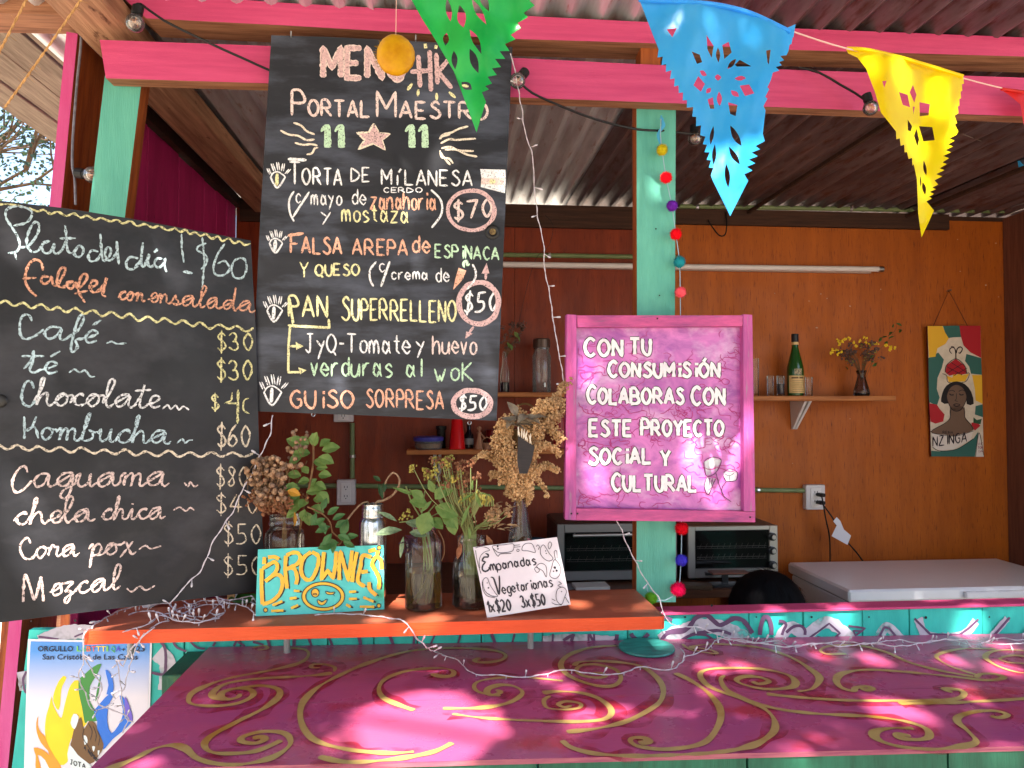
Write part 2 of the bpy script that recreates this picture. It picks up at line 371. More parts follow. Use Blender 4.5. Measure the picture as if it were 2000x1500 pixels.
# joined script letters: one flowing line each, entering left and leaving right, x-height 0..4, ascender 9
SC = {
'a':[(3.6,4),(1.6,4),(.5,2),(1.2,.1),(2.8,.8),(3.8,3.6),(3.8,.8),(4.6,0),(5.6,1)],
'b':[(0,1),(1.4,5),(1.8,9),(1,8),(.7,4),(.7,.6),(1.6,0),(2.9,.8),(3.1,2.8),(2,3.6),(3.6,3),(4.4,3.2)],
'c':[(0,1),(1.3,3.4),(2.6,4.1),(3,3.3),(2,3.9),(.8,2.6),(.9,.6),(2.2,0),(3.6,1)],
'd':[(3.4,3.6),(1.8,4),(.5,2),(1.2,.1),(2.8,.8),(3.8,4),(4,9),(3.8,4),(3.9,.6),(4.8,0),(5.6,1)],
'e':[(0,1),(1.6,1.8),(2.8,3.2),(2.2,4.1),(1.1,3.4),(.8,1.4),(1.6,.1),(3.2,.8)],
'f':[(0,1),(1.6,4),(2.6,8),(1.9,9),(1.2,7.4),(1.1,3),(1.1,-2.6),(1.7,-3.4),(2.4,-1.6),(1.6,.3),(3,1.2)],
'g':[(3.6,4),(1.6,4),(.5,2),(1.2,.1),(2.8,.8),(3.8,3.6),(3.7,-1),(2.8,-3.6),(1.4,-3),(2.4,-1),(4.8,1)],
'h':[(0,1),(1.3,5),(1.7,8.6),(1,8.4),(.8,4),(.7,0),(1.2,2.4),(2.4,4),(3.2,3.2),(3.3,.6),(4.1,0),(5,1)],
'i':[(0,1),(1,4),(1,.8),(1.8,0),(2.8,1)],
'l':[(0,1),(1.5,4.4),(2.2,8),(1.5,9),(.9,7),(.8,2),(1.5,0),(2.8,1)],
'm':[(0,2.6),(.8,4),(1,0),(1.2,2.6),(2.3,4),(2.8,3),(2.8,0),(3,2.6),(4.1,4),(4.6,3),(4.7,.6),(5.4,0),(6.2,1)],
'n':[(0,2.6),(.8,4),(1,0),(1.2,2.6),(2.4,4),(3,3),(3.1,.6),(3.9,0),(4.7,1)],
'o':[(2.4,4),(1,3.4),(.5,1.4),(1.6,0),(3,1),(3.1,3),(2.2,4),(3.2,3.4),(4.4,3.4)],
'p':[(0,2.4),(.9,4),(1,0),(.9,-4),(1,0),(1.6,3.2),(2.8,4),(3.6,2.6),(2.8,.4),(1.4,.3),(3.6,.2),(4.6,1)],
'r':[(0,1),(.8,4.4),(1.5,3.6),(2.4,3.6),(2.2,.8),(3,0),(3.8,1)],
's':[(0,1),(1.3,4),(1.6,2.6),(2.6,1.2),(1.8,0),(.6,.4),(2.4,.1),(3.4,1)],
't':[(0,1),(1.2,4),(1.5,7.6),(1.3,4),(1.2,.8),(2,0),(3,1)],
'u':[(0,2.6),(.8,4),(.7,1),(1.6,0),(2.8,1.4),(3.3,4),(3.2,.8),(4,0),(5,1)],
'x':[(0,3),(1.2,4),(2.2,2),(3.4,0),(4.4,.8)],
'z':[(0,3.6),(1.2,4),(2.8,4),(1.2,1.4),(2.6,.6),(2.4,-2.6),(1.4,-3.2),(1.6,-1.4),(4,1)],
}
def script(s, x, y, h, w, slope=0, slant=.12, jit=.18):
    """joined script word; h is the height of an ascender"""
    u = h/9.0; tot = 0; pts = []; extra = []
    for c in s:
        b = ACC.get(c, c); g = SC[b]; W = g[-1][0]
        for (a, bb) in g: pts.append((tot+a+random.uniform(-jit, jit), bb+random.uniform(-jit, jit)))
        if b == 't': extra.append([(tot-.6, 5.4), (tot+3.4, 5.9)])
        if b == 'x': extra.append([(tot+3.4, 4.3), (tot+.2, -1)])
        if b == 'i' and c == 'i': extra.append([(tot+1, 5.6), (tot+1.1, 6)])
        if c in 'íé': extra.append([(tot+1.6, 5.8), (tot+3.2, 8)])
        tot += W - .1
    sx = w/tot
    f = lambda p: (x + p[0]*sx + slant*p[1]*u, y + slope*p[0]*sx - p[1]*u)
    return [([f(p) for p in pts], True)] + [([f(p) for p in e], False) for e in extra]
def T(o, s, pts): return [(o[0]+a*s, o[1]+b*s) for a, b in pts]
def pp(s): 
    q = [float(t) for t in s.replace(',', ' ').split()]; return list(zip(q[::2], q[1::2]))
BF = bpy.data.fonts.get('Bfont')
def typeset(mb, pl, s, x, y, w, h, off=.0006, m=0, bold=.02):
    cu = bpy.data.curves.new('t', 'FONT'); cu.body = s; cu.size = 1; cu.offset = bold; cu.resolution_u = 2
    ob = bpy.data.objects.new('t', cu); COL.objects.link(ob)
    dg = bpy.context.evaluated_depsgraph_get(); dg.update()
    me = bpy.data.meshes.new_from_object(ob.evaluated_get(dg))
    if len(me.vertices):
        xs = [v.co.x for v in me.vertices]; x0, x1 = min(xs), max(xs)
        mb.add([pl.pt(x + (v.co.x-x0)/(x1-x0)*w, y - v.co.y/.72*h, off) for v in me.vertices], [tuple(p.vertices) for p in me.polygons], m)
    bpy.data.objects.remove(ob); bpy.data.meshes.remove(me)
def pxprism(mb, pl, poly, th, mf=0, ms=0):
    fr = [pl.pt(x, y) for x, y in poly]; mb.prism(fr, [p - pl.n*th for p in fr], mf, ms)

# ------------------------------------------------------------------ ground
g = MB(); g.box((-60, -60, -.2), (60, 80, 0)); tag(build('ground', g, M['floor']), kind='structure', label='pale dusty earth around the stall')
g = MB(); g.box((-.95, 1.78, 0.0), (2.7, 3.42, .03)); tag(build('floor', g, M['indoor_floor']), kind='structure')

# ------------------------------------------------------------------ the stall itself
RZ = 2.515
stall = empty('food_stall', (.8, 2.6, 0), 'open fronted wooden food stall with pink beams, teal posts and a corrugated metal roof', 'stall')
YB = 3.30
def beam(name, quad, Y, th, mats, parent=stall, label=None):
    mb = MB(); pxprism(mb, PY(Y), quad, th, 0, 1); o = build(name, mb, mats, parent)
    if label: o['label'] = label
    return o
# sagging, slightly uneven beams
beam('beam', pp('195,78 530,90 1000,113 1260,126 1560,137 2120,156 2120,232 1690,216 1243,199 1000,190 525,163 207,153'), 1.70, .04, [M['pink'], M['rawwood']])
beam('beam', pp('225,-18 560,6 1000,30 1260,43 1560,56 2120,78 2120,114 1560,98 1260,84 1000,76 560,50 286,36'), 1.69, .085, [M['pink'], M['rawwood']])
beam('beam', pp('-260,-30 160,-20 175,30 -260,20'), 1.74, .09, [M['rawwood'], M['rawwood']], label='unpainted beam end')
# posts
beam('post', pp('205,148 278,150 220,620 150,620'), 1.745, .045, [M['teal'], M['orangewood']])
beam('post', pp('1243,190 1320,194 1318,620 1320,1176 1243,1176 1244,600'), 1.745, .04, [M['teal'], M['orangewood']])
beam('post', pp('130,62 152,66 10,1560 -16,1560'), 1.80, .16, [M['pinkv'], M['orangewood']], label='leaning pink edge post')
# post stubs between the beams
mb = MB(); p = hitY(1268, 110, 1.72); mb.box((p.x-.022, 1.715, 2.405), (p.x+.026, 1.765, 2.50)); build('spacer_block', mb, M['orangewood'], stall)
# rafter on the lower beam; two thin dark strips put in for dark sheet seams
for (x0, x1, y0, y1, mm) in ((-.835, -.715, 1.05, YB, 'rafter'), (1.372, 1.388, 1.76, YB, 'darkwood'), (2.142, 2.16, 1.76, YB, 'darkwood')):
    mb = MB(); mb.bbox((x0, y0, 2.437 if x0 < 0 else 2.478), (x1, y1, 2.494), .003); build('rafter', mb, M[mm], stall)
# corrugated sheets
xs = [-1.0, -.2, .58, 1.37, 2.15, 2.95]
for i in range(5):
    x0, x1 = xs[i]-.03, xs[i+1]+.03; n = int((x1-x0)/.0095); mb = MB(); zz = RZ + (.006 if i % 2 else 0)
    ys = [1.46, 1.62, 1.9, 2.3, 2.7, 3.1, 3.62]
    for k in range(n+1):
        x = x0 + (x1-x0)*k/n
        for j, y in enumerate(ys): mb.v.append(Vector((x, y, zz + .013*math.sin(x*2*math.pi/.076) + .003*math.sin(y*4+i))))
    m = len(ys)
    for k in range(n):
        for j in range(m-1): mb.face([k*m+j, k*m+j+1, (k+1)*m+j+1, (k+1)*m+j])
    b = len(mb.v); mb.v += [v + Vector((0, 0, .0012)) for v in mb.v[:b]]
    for f in list(mb.f): mb.face([q+b for q in reversed(f)])
    build('roof_sheet', mb, M['galv'] if i < 2 else M['rust'], stall, smooth=True)
# weathered eave boards on the open side
mb = MB()
for i in range(4):
    x0 = -1.44+i*.115
    mb = MB(); mb.bbox((x0, 1.1, 2.56+.004*(i % 2)), (x0+.109, 3.6, 2.578+.004*(i % 2)), .002); build('eave_board', mb, M['greywood'], stall)
# back wall: plywood panels behind battens
px0 = -.92
for i, x1 in enumerate([.30, .93, 2.72]):
    mb = MB(); mb.box((px0+(.0008 if i else 0), YB, .03), (x1-.0008, YB+.012, 2.475)); build('wall_panel', mb, M['ply'] if i == 2 else M['ply_shaded'], stall); px0 = x1  # left panels take the shaded copy, the change hidden behind the post
mb = MB(); mb.box((-.92, YB+.0125, .03), (2.72, YB+.03, 2.499)); build('light_stop_backing', mb, M['darkwood'], stall)  # backing sheet added to stop daylight leaking at panel seams and wall top
mb = MB(); mb.box((-.90, YB-.022, 2.398), (.98, YB-.002, 2.499)); build('wall_batten', mb, M['darkwood'], stall)
mb = MB(); a = hitY(1320, 437, 3.28).z; mb.box((.99, YB-.024, a), (2.36, YB-.002, 2.498)); build('wall_batten', mb, M['darkwood'], stall)
# screw heads and scuffs on the plywood
mb = MB()
for x, y in pp('1513,573 1603,574 1615,583 1925,557 1950,580 1870,468 1945,475 1660,818 1595,640 1548,905 1875,530 1580,588 1720,565 1660,598'):
    p = hitY(x, y, YB-.001); mb.ball(p, random.uniform(.0016, .0035), seg=6, rings=4, sx=random.uniform(.8,2.4))
o = build('filler_spots', mb, mat('pale_filler', S(196,160,130)), stall); o['kind'] = 'stuff'
# side walls: upright planks
def plank_wall(X, ys, z0, ztop, m, th=.02, sgn=1):
    for a, b in zip(ys, ys[1:]):
        mb = MB(); q = random.uniform(-.004, .004); w = random.uniform(-.012, .012)
        mb.bbox((min(X, X-sgn*th)+q, a+.0015, z0), (max(X, X-sgn*th)+q, b-.0015, ztop(.5*(a+b))+w), .0015); build('wall_plank', mb, m, stall)
plank_wall(-.925, [1.965, 2.08, 2.21, 2.35, 2.48, 2.62, 2.75, 2.90, 3.05, 3.18, 3.31], 0, lambda y: 2.465, M['magenta'])
plank_wall(2.645, [1.80, 2.1, 2.4, 2.7, 3.0, 3.30], 0, lambda y: 2.49, mat('dim_brown_side_boards', S(128,76,56), S(100,58,44), .7, 4, V), sgn=-1)
mb = MB(); mb.box((-.950, 1.965, 2.462), (-.90, 3.32, 2.503)); build('dark_gap_strip', mb, M['darkwood'], stall)  # dark strip added to shut the bright slit, standing in for shade there
for i in range(7):
    x = -1.75+i*.10; mb = MB(); a = random.uniform(-.05, .05); f = [Vector((x, 2.5+a, 0)), Vector((x+.085, 2.5+a, 0)), Vector((x+.085+a, 2.62+a, 1.15+.1*(i%3))), Vector((x+a, 2.62+a, 1.15+.1*(i%3)))]
    mb.prism(f, [v+Vector((0, .022, 0)) for v in f]); tag(build('rough_plank', mb, M['orangewood'] if i % 2 else M['rawwood']), 'rough brown plank leaning in the row left of the teal wall', 'plank', 'rough planks leaning beyond the left end of the stall')
# low teal wall below the opening, with its pink ledge
seams = [45, 133, 262, 360, 470, 560, 640, 730, 815, 940, 1060, 1227, 1464, 1570, 1685, 1777, 1920, 2010, 2100]
zt = hitY(1500, 1193, 1.75).z
for i, (a, b) in enumerate(zip(seams, seams[1:])):
    p = hitY(a, 1300, 1.752); q = hitY(b, 1300, 1.752); mb = MB(); d = random.uniform(-.0015, .0015)
    lean = -.045 if i == 0 else 0
    if i == 0:
        fr = [Vector((p.x+.012, 1.752, zt-.002)), Vector((q.x-.001, 1.752, zt-.002)), Vector((q.x-.001, 1.752, .02)), Vector((p.x-.10, 1.752, .02))]
        mb.prism(fr, [v+Vector((0, .018, 0)) for v in fr])
    else: mb.bbox((p.x+.0012, 1.752+d, .02), (q.x-.0012, 1.77+d, zt-.002), .0012)
    build('wall_plank', mb, M['tealw'], stall)
mb = MB(); zl = zt
pl = hitY(1243, 1190, 1.75).x
mb.bbox((pl-.02, 1.744, zl-.003), (2.62, 1.80, zl+.003), .001); build('ledge', mb, M['pink'], stall)
mb = MB(); mb.bbox((-.985, 1.73, zl), (-.76, 1.75, zl+.004), .001)
# mural lines on the low wall
WP = PY(1.749)
mb = MB(); c8 = lambda s: T((1060, 1180), .47, pp(s)); z1 = lambda s: T((1300, 1000), .16, pp(s)); c6 = lambda s: T((0, 1150), .26, pp(s)); zb = lambda s: T((1100,1200), .15, pp(s))
def mw(nm, pts, w, off, sm=True):
    m = MB(); m.k = mw.n = (mw.n+1) % 40; m.ribbon(WP, pts, w, off, taper=False, smooth=sm); build(nm, m, M['wall_white'] if nm == 'mural_highlight' else M['wall_purple'], stall)
mw.n = 0
wh = MB()
for s, w in (('490,155 560,120 700,90 860,150',30), ('1080,150 1180,75 1290,150',24), ('1390,150 1430,95 1490,150',20), ('1560,60 1600,130 1740,130 1800,70',18), ('1860,140 1930,60',14), ('980,150 1030,95 1100,140',24), ('0,150 120,140 300,150',16)):
    mw('mural_highlight', c8(s), w, .0006)
for s, w in (('300,400 480,330 700,330 850,400',26), ('1180,480 1260,560 1250,760',30), ('170,620 190,760',20)):
    mw('mural_highlight', c6(s), w, .0006)
for s, w in (('0,1480 100,1450 250,1430 320,1360 360,1300 440,1260 520,1270 600,1340 660,1380 740,1350 830,1300 920,1310 980,1360 1060,1480',9),
             ('300,1500 420,1470 640,1445 800,1490',6), ('1150,1500 1160,1400 1190,1300 1220,1280 1260,1300 1290,1400 1290,1500',9), ('1380,1330 1440,1340 1470,1380 1440,1440 1420,1500',6), ('1470,1470 1560,1400 1650,1390 1700,1440 1700,1500',6)):
    mw('mural_line', z1(s), w, .0012)
for s, w in (('1100,145 1150,110 1190,80 1235,120 1200,150 1140,135',4), ('1270,90 1340,100 1300,130 1290,110 1330,112',4), ('1390,150 1420,95 1440,100 1480,150',4.5), ('1545,60 1580,95 1610,125 1730,128 1770,100 1810,62',4.5), ('1870,135 1940,55',5), ('2000,120 2010,100',5)):
    mw('mural_line', c8(s), w, .0012, False)
for s, w in (('1250,40 1340,40 1420,75',6), ('1270,350 1310,290 1380,240 1560,225 1640,160',7), ('1500,370 1580,310 1700,260 1990,210',6), ('1740,260 1860,270 1950,330',5), ('880,250 920,300 990,340 1060,300 1110,250',8), ('700,260 690,330 640,370',8), ('340,255 400,360',5), ('0,340 80,290 150,265',6), ('330,255 330,360',4)):
    mw('mural_line', zb(s), w, .0012)
for s, w in (('1210,400 1240,450 1245,560 1230,640 1140,630',5), ('1230,640 1260,700 1255,760',4), ('200,620 175,680 185,760 200,780',4), ('1300,395 1330,440 1400,470',4), ('1430,395 1480,440 1540,450',4), ('290,360 340,365 440,380',4), ('560,360 640,330 700,335',3), ('1620,400 1600,430',4), ('1790,400 1840,430',4), ('1900,398 1980,420',4)):
    mw('mural_line', c6(s), w, .0012)
for x in (470, 520, 575, 600, 640, 700, 760, 810, 850, 900, 960, 1005, 1080, 1120, 1160):
    mw('mural_line', [(x, 1238), (x+random.uniform(-14, 14), 1262)], random.uniform(3.5, 6.5), .0012)
mb = MB()
for x, y, r in ((147, 1212, 2.6), (61, 1213, 1.6), (1338, 1205, 2), (1477, 1205, 1.6), (1585, 1205, 2.2), (1697, 1205, 1.8), (1808, 1206, 3), (1390, 1182.5, 2.4), (1932, 1205, 1.8)):
    mb.fill(WP, [(x+r*math.cos(a*.785), y+r*math.sin(a*.785)) for a in range(8)], .002)
for x, y, r in ((1281, 612-165, 1.6), (1338-50, 577, 1.4)):
    mb.fill(PY(1.744), [(x+r*math.cos(a*.785), y+r*math.sin(a*.785)) for a in range(8)], .001)
build('nail_head', mb, mat('nail_black', S(26,26,28), rough=.5), stall)
# ------------------------------------------------------------------ bar counter
counter = empty('bar_counter', (.9, 1.45, 0), 'long magenta bar counter hand painted with ochre spirals', 'counter')
CZ = 1.05; CT = .011; CP = Plane((-.5, 1.45, CZ), (CT, 0, 1))   # the old top sags a little towards the right
cz = lambda x: CZ - CT*(x+.5)
yb = 1.749; xl = hitZ(180, 1497, CZ).x
f0 = CP.pt(180, 1504); f1 = CP.pt(2000, 1457)
yf = lambda x: f0.y + (f1.y-f0.y)*(x-f0.x)/(f1.x-f0.x)
mb = MB(); X1 = 3.0
def slab(mb, seam0, seam1, xa, xb):
    q = [Vector((xa, seam0(xa), cz(xa))), Vector((xb, seam0(xb), cz(xb))), Vector((xb, seam1(xb), cz(xb))), Vector((xa, seam1(xa), cz(xa)))]
    mb.prism(q, [v-Vector((0, 0, .008)) for v in q], 0, 1)
ym = 1.415
slab(mb, yf, lambda x: ym-.0006, xl, X1); build('counter_board', mb, [M['counter'], M['counter_edge']], counter)
mb = MB(); slab(mb, lambda x: ym+.0006, lambda x: yb-.003, xl, X1); build('counter_board', mb, [M['counter'], M['counter_edge']], counter)
for i in range(9):
    xa = xl+.0+i*.34; mb = MB(); q = [Vector((xa+.002, yf(xa)+.003, cz(xa)-.0085)), Vector((xa+.338, yf(xa+.338)+.003, cz(xa+.338)-.0085))]
    mb.prism([q[0], q[1], q[1]-Vector((0,0,.9)), q[0]-Vector((0,0,.9))], [p+Vector((0,.018,0)) for p in (q[0], q[1], q[1]-Vector((0,0,.9)), q[0]-Vector((0,0,.9)))])
    build('front_board', mb, M['green'], counter)
mb = MB(); a = hitY(350, 1270, 1.70); b = hitY(445, 1300, 1.70); mb.bbox((a.x, 1.60, CZ-.065), (b.x, 1.748, cz(b.x)-.0085), .002); build('support_rail', mb, M['green'], counter)
mb = MB(); mb.bbox((xl+.05, yf(xl)+.05, .0), (xl+.11, yf(xl)+.11, CZ-.03), .003); build('leg', mb, M['green'], counter)
c7 = lambda s: T((160, 1180), .47, pp(s)); c8 = lambda s: T((1060, 1180), .47, pp(s))
SW = [c7(s) for s in (
 '870,180 930,190 940,215 900,245 780,275 600,310 480,355 445,390 460,415 560,422 650,410 710,380 700,355 640,350 585,365 580,385 610,395 650,385 655,372',
 '1040,285 990,292 900,300 720,310 600,330 545,365 550,388 600,397', '640,350 740,338 810,350 820,380 760,430 640,490 540,545 510,580 530,610 600,620 720,610 830,565',
 '1048,280 1050,262 1010,250 960,250 955,262 990,264', '40,700 120,680 220,640 300,600 380,585 430,600 480,640 560,662 660,665 780,640 860,590 860,550 820,530 740,530 670,550 665,570 720,577 760,562 745,550 710,557',
 '1655,222 1632,232 1650,240 1700,240 1750,228 1755,205 1680,187 1520,182 1360,195 1200,240 1060,300 960,360 910,430 920,510 980,570 1120,605 1280,618 1380,612',
 '985,632 1100,655 1280,645 1450,615 1540,575', '1478,297 1458,291 1500,300 1540,295 1540,275 1480,265 1360,275 1270,305 1235,345 1250,385 1310,415 1380,440',
 '1540,455 1650,470 1800,480 2000,487', '1500,432 1650,430 1770,410 1830,370 1800,342 1740,335 1690,350 1685,370 1710,377 1740,365 1722,355',
 '2000,318 1860,305 1740,305 1650,320 1630,345 1660,368 1740,380', '710,180 760,172 770,184 730,190')] + [c8(s) for s in (
 '0,368 60,362 160,368 240,395 285,440 260,475 160,487 0,485', '30,380 5,400 20,430 90,437 150,430 155,412 100,403 65,415 90,427 120,420',
 '310,172 200,180 110,210 75,250 100,290 160,320 240,340 300,335 325,305 300,270 220,250 160,255 140,275 170,297 230,305 260,298 240,285 200,289',
 '130,255 160,238 280,238 400,255 470,300 500,350 490,400 440,440 350,485 230,515 100,530', '550,285 620,320 690,370 735,430 735,490 690,560 620,590 500,602 400,590 365,570 375,555 420,555 440,570 400,577',
 '80,565 120,595 220,620 380,630 560,625 720,615 860,590 950,540 965,490 930,440 850,400 760,370 690,340 655,300 670,275 750,265 900,268 1010,290 1050,320 1030,345 930,352 840,335 805,315 840,300 900,303 940,320 900,331 870,320',
 '640,186 620,176 720,165 900,180 1030,220 1120,275 1150,310 1120,350 1060,362', '755,295 740,315 770,360 860,400 980,435 1150,455 1350,465 1500,485 1590,515 1605,550 1560,562 1490,555 1480,540 1530,547',
 '1540,515 1440,515 1380,530 1390,560 1480,590 1620,602 1740,590 1800,570 1770,530 1725,490 1730,465 1800,445 1880,443 1930,458 1900,471 1860,464',
 '930,372 1050,385 1250,398 1500,400 1700,395 1750,375 1730,355 1670,352 1700,367', '1480,412 1700,408 2000,392 2200,372',
 '1325,347 1345,357 1370,350 1345,341 1300,347 1290,360 1240,345 1220,315 1250,285 1350,272 1500,280 1700,300 1850,315 1915,305 1880,290 1820,290 1800,305',
 '1260,205 1180,206 1155,190 1200,172 1320,172 1430,200 1520,240 1650,275 1790,300', '1880,185 1740,185 1650,205 1640,225 1700,260 1800,292',
 '2120,270 2000,285 1900,260 1840,222 1870,195 1960,190 2060,200', '2060,250 1990,245 1930,240 1900,225 1960,212 2050,225',
 '580,165 620,190 720,205 700,190 640,180')]
for i, q in enumerate(SW):
    mb = MB(); mb.k = i; mb.ribbon(CP, q, 0, .0003, wm=.034 if i % 3 else .05, taper=False, jit=.6, step=5, wf=.12); build('painted_halo', mb, M['swirlred'], counter)
for i, q in enumerate(SW):
    L = sum(math.dist(a, b) for a, b in zip(q, q[1:])); mb = MB(); mb.k = i; mb.ribbon(CP, q, 0, .0010, wm=.0120 if L > 260 else .0085, taper=True, jit=.42, step=2, wf=.045); build('painted_spiral', mb, M['swirl'], counter)

# ------------------------------------------------------------------ orange shelf on short pipes
SZ = hitY(700, 1219, 1.50).z; SP = PZ(SZ)
shelf = empty('serving_shelf', (0, 1.6, CZ), 'thick orange painted plank shelf raised above the back of the counter', 'shelf')
mb = MB(); a = hitY(165, 1240, 1.50); b = hitY(1297, 1225, 1.50); c = hitZ(1250, 1164, SZ)
q = [Vector((a.x, 1.50, SZ)), Vector((b.x-.004, 1.50, SZ)), Vector((b.x+.002, 1.506, SZ)), Vector((c.x+.004, 1.727, SZ)), Vector((a.x-.003, 1.727, SZ))]
bb = [v-Vector((0, 0, .026)) for v in q]; base = len(mb.v); mb.v += q+bb
mb.face([0,1,2,3,4], 0); mb.face([9,8,7,6,5], 1)
for i in range(5): j = (i+1) % 5; mb.face([i, i+5, j+5, j], 1)
build('shelf_board', mb, [M['orange'], M['orangef']], shelf)
for x in (240, 553, 1040):
    mb = MB(); p = hitY(x, 1250, 1.66); mb.tube([(p.x, 1.70, cz(p.x)-.002), (p.x, 1.70, SZ-.026)], .007, 12); build('leg', mb, mat('pvc_pipe', S(150,150,148)) if x == 240 else bpy.data.materials['pvc_pipe'], shelf, smooth=True)
disc = MB(); p = CP.pt(1263, 1268); disc.lathe([(0, .0015), (.062, .0015), (.064, .004), (.063, .007), (.02, .008), (.0, .008)], p, 40)
o = build('painted_disc', disc, mat('teal_disc_paint', S(62,150,140), S(34,96,92), .35, 14, (1,4,1), c3_=S(96,60,80), sc3=20, t3=(.6,.68)), smooth=True); tag(o, 'round teal disc lying flat on the counter by the shelf corner', 'disc')

# ------------------------------------------------------------------ centre chalkboard
CBP = PY(1.664)
cb = empty('chalkboard', hitY(730, 820, 1.664), 'tall grey black chalkboard menu with torta, arepa and guiso hanging from the beams', 'chalkboard')
mb = MB(); pxprism(mb, CBP, pp('530,69 640,72 800,80 1001,92 985,455 970,822 730,812 490,803 508,430'), .012, 0, 1); build('board', mb, [M['blackg'], M['boardedge']], cb)
k2 = lambda u, v: (480+.27*u, 40+.27*v); k3 = lambda u, v: (480+.27*u, 430+.27*v)
layers = {k: MB() for k in CH}
def wd(kf, s, u, v, h, w, colr, lw=4.6, slope=0, big=None, slant=0, **k):
    x, y = kf(u, v); m = MB(); write(m, CBP, text(s, x, y, h*.27, w*.27, slope, slant, big=big, **k), lw*.76, .0008); build('chalk_word', m, CH[colr], cb)
def st(kf, s, colr, lw=4.6, sm=True):
    layers[colr].ribbon(CBP, [kf(a, b) for a, b in pp(s)], lw, .0008, smooth=sm, step=2.5)
x, y = k2(560, 412); q = text('MENÚ', x, y, 58, 156, .01, jit=.1)
m = MB(); write(m, CBP, q, 12.5); build('chalk_word', m, CH['pink'], cb); m = MB(); write(m, CBP, q, 8, .0018); build('chalk_word_filling', m, CH['rose'], cb)
x, y = k2(1240, 500); 
for s in ('1248,250 1262,485', '1330,215 1340,515', '1190,372 1335,362', '1378,235 1388,462', '1470,280 1392,372', '1392,372 1492,492'): st(k2, s, 'rose', 9, False)
for s in ('1205,455 1170,505', '1250,500 1244,548', '1380,525 1382,578', '1470,518 1518,560', '1560,468 1612,478', '1298,168 1302,202', '1380,180 1372,205'): st(k2, s, 'yellow', 6, False)
wd(k2, 'PORTAL', 335, 690, 118, 560, 'pink', 7, .02, 1.55); wd(k2, 'MAESTRO', 950, 700, 118, 800, 'pink', 7, .02, 1.55)
for u in (590, 690, 1200, 1295): st(k2, f'{u-45},{805} {u-10},{755}', 'green', 6, False); st(k2, f'{u},{752} {u+8},{912}', 'green', 12, False); st(k2, f'{u-12},{800} {u-14},{912} {u+28},{914}', 'green', 5, False)
layers['rose'].fill(CBP, [k2(*p) for p in pp('925,745 965,815 1042,822 985,865 1008,935 925,890 815,932 860,865 805,812 890,810')], .0008)
st(k2, '925,745 965,815 1042,822 985,865 1008,935 925,890 815,932 860,865 805,812 890,810 925,745', 'cream', 3.6, False)
for s in ('345,740 400,760 440,800 500,825', '250,795 310,825 380,835 440,865 500,860', '355,885 420,900 470,895 520,905', '440,970 480,960 500,925 525,920', '1400,860 1430,825 1490,810 1540,785 1610,765', '1410,890 1470,860 1520,865 1580,860 1665,855', '1415,925 1480,915 1540,940 1650,945', '1440,935 1520,935 1600,970 1675,985', '1405,940 1420,990 1470,1000 1500,1035', '1410,860 1420,840 1480,825', '1405,950 1440,1000 1480,1045'): st(k2, s, 'cream', 4)
wd(k2, 'TORTA', 315, 1185, 118, 380, 'white', 5.2, .02, 1.35); wd(k2, 'DE', 765, 1165, 100, 130, 'white', 4.6); wd(k2, 'MíLANESA', 985, 1190, 110, 650, 'white', 5, .01)
st(k2, '305,1003 440,1010', 'white', 6, False); wd(k2, 'CERDO', 1000, 1245, 36, 275, 'white', 2.8)
q = [k2(*p) for p in pp('1695,1075 1878,1080 1880,1160 1875,1250 1700,1205 1705,1140')]; layers['white'].fill(CBP, q, .0006); layers['pink'].fill(CBP, [k2(*p) for p in pp('1705,1140 1870,1140 1872,1190 1702,1185')], .0012); layers['yellow'].fill(CBP, [k2(1785+24*math.cos(a), 1165+18*math.sin(a)) for a in [i*.785 for i in range(8)]], .0018)
st(k2, '350,1235 315,1300 320,1390 350,1455', 'white', 3.8); wd(k2, 'c', 360, 1320, 100, 40, 'white', 3.8); st(k2, '460,1240 340,1425', 'white', 4.4, False)
wd(k2, 'mayo', 475, 1335, 105, 215, 'white', 4); wd(k2, 'de', 765, 1330, 110, 105, 'white', 3.8); wd(k2, 'zanahoria', 905, 1365, 125, 470, 'orange', 5, .02); st(k2, '1340,1225 1410,1300 1415,1400 1345,1500', 'white', 4.2)
wd(k2, 'y', 545, 1445, 90, 70, 'white', 4); wd(k2, 'mostaza', 695, 1455, 120, 480, 'yellow', 4.6, .015)
def ring(cx, cy, rx, ry, colr, n=3, lw=3.6):
    for i in range(n):
        a0 = random.uniform(0, 6); layers[colr].ribbon(CBP, [(cx+(rx-i*2.2+random.uniform(-1,1))*math.cos(a0+t*.35), cy+(ry-i*2.2+random.uniform(-1,1))*math.sin(a0+t*.35)) for t in range(20)], lw, .0008)
ring(920, 411, 48, 41, 'rose'); write(layers['pink'], CBP, text('$70', 884, 430, 34, 76, -.1), 5)
ring(935, 592, 42, 44, 'rose', 4); write(layers['white'], CBP, text('$50', 903, 612, 36, 66, -.12, slant=.15), 4.6)
ring(922, 788, 40, 29, 'rose', 4); write(layers['white'], CBP, text('$50', 893, 800, 27, 56, 0, slant=.15), 4.4)
wd(k3, 'FALSA', 325, 238, 118, 370, 'orange', 6, .02, 1.15); wd(k3, 'AREPA', 775, 250, 112, 395, 'orange', 5.6, .02); wd(k3, 'de', 1200, 232, 120, 130, 'orange', 5.4); wd(k3, 'ESPiNACA', 1372, 268, 92, 460, 'green', 5, .05)
st(k3, '305,112 420,95', 'orange', 6, False)
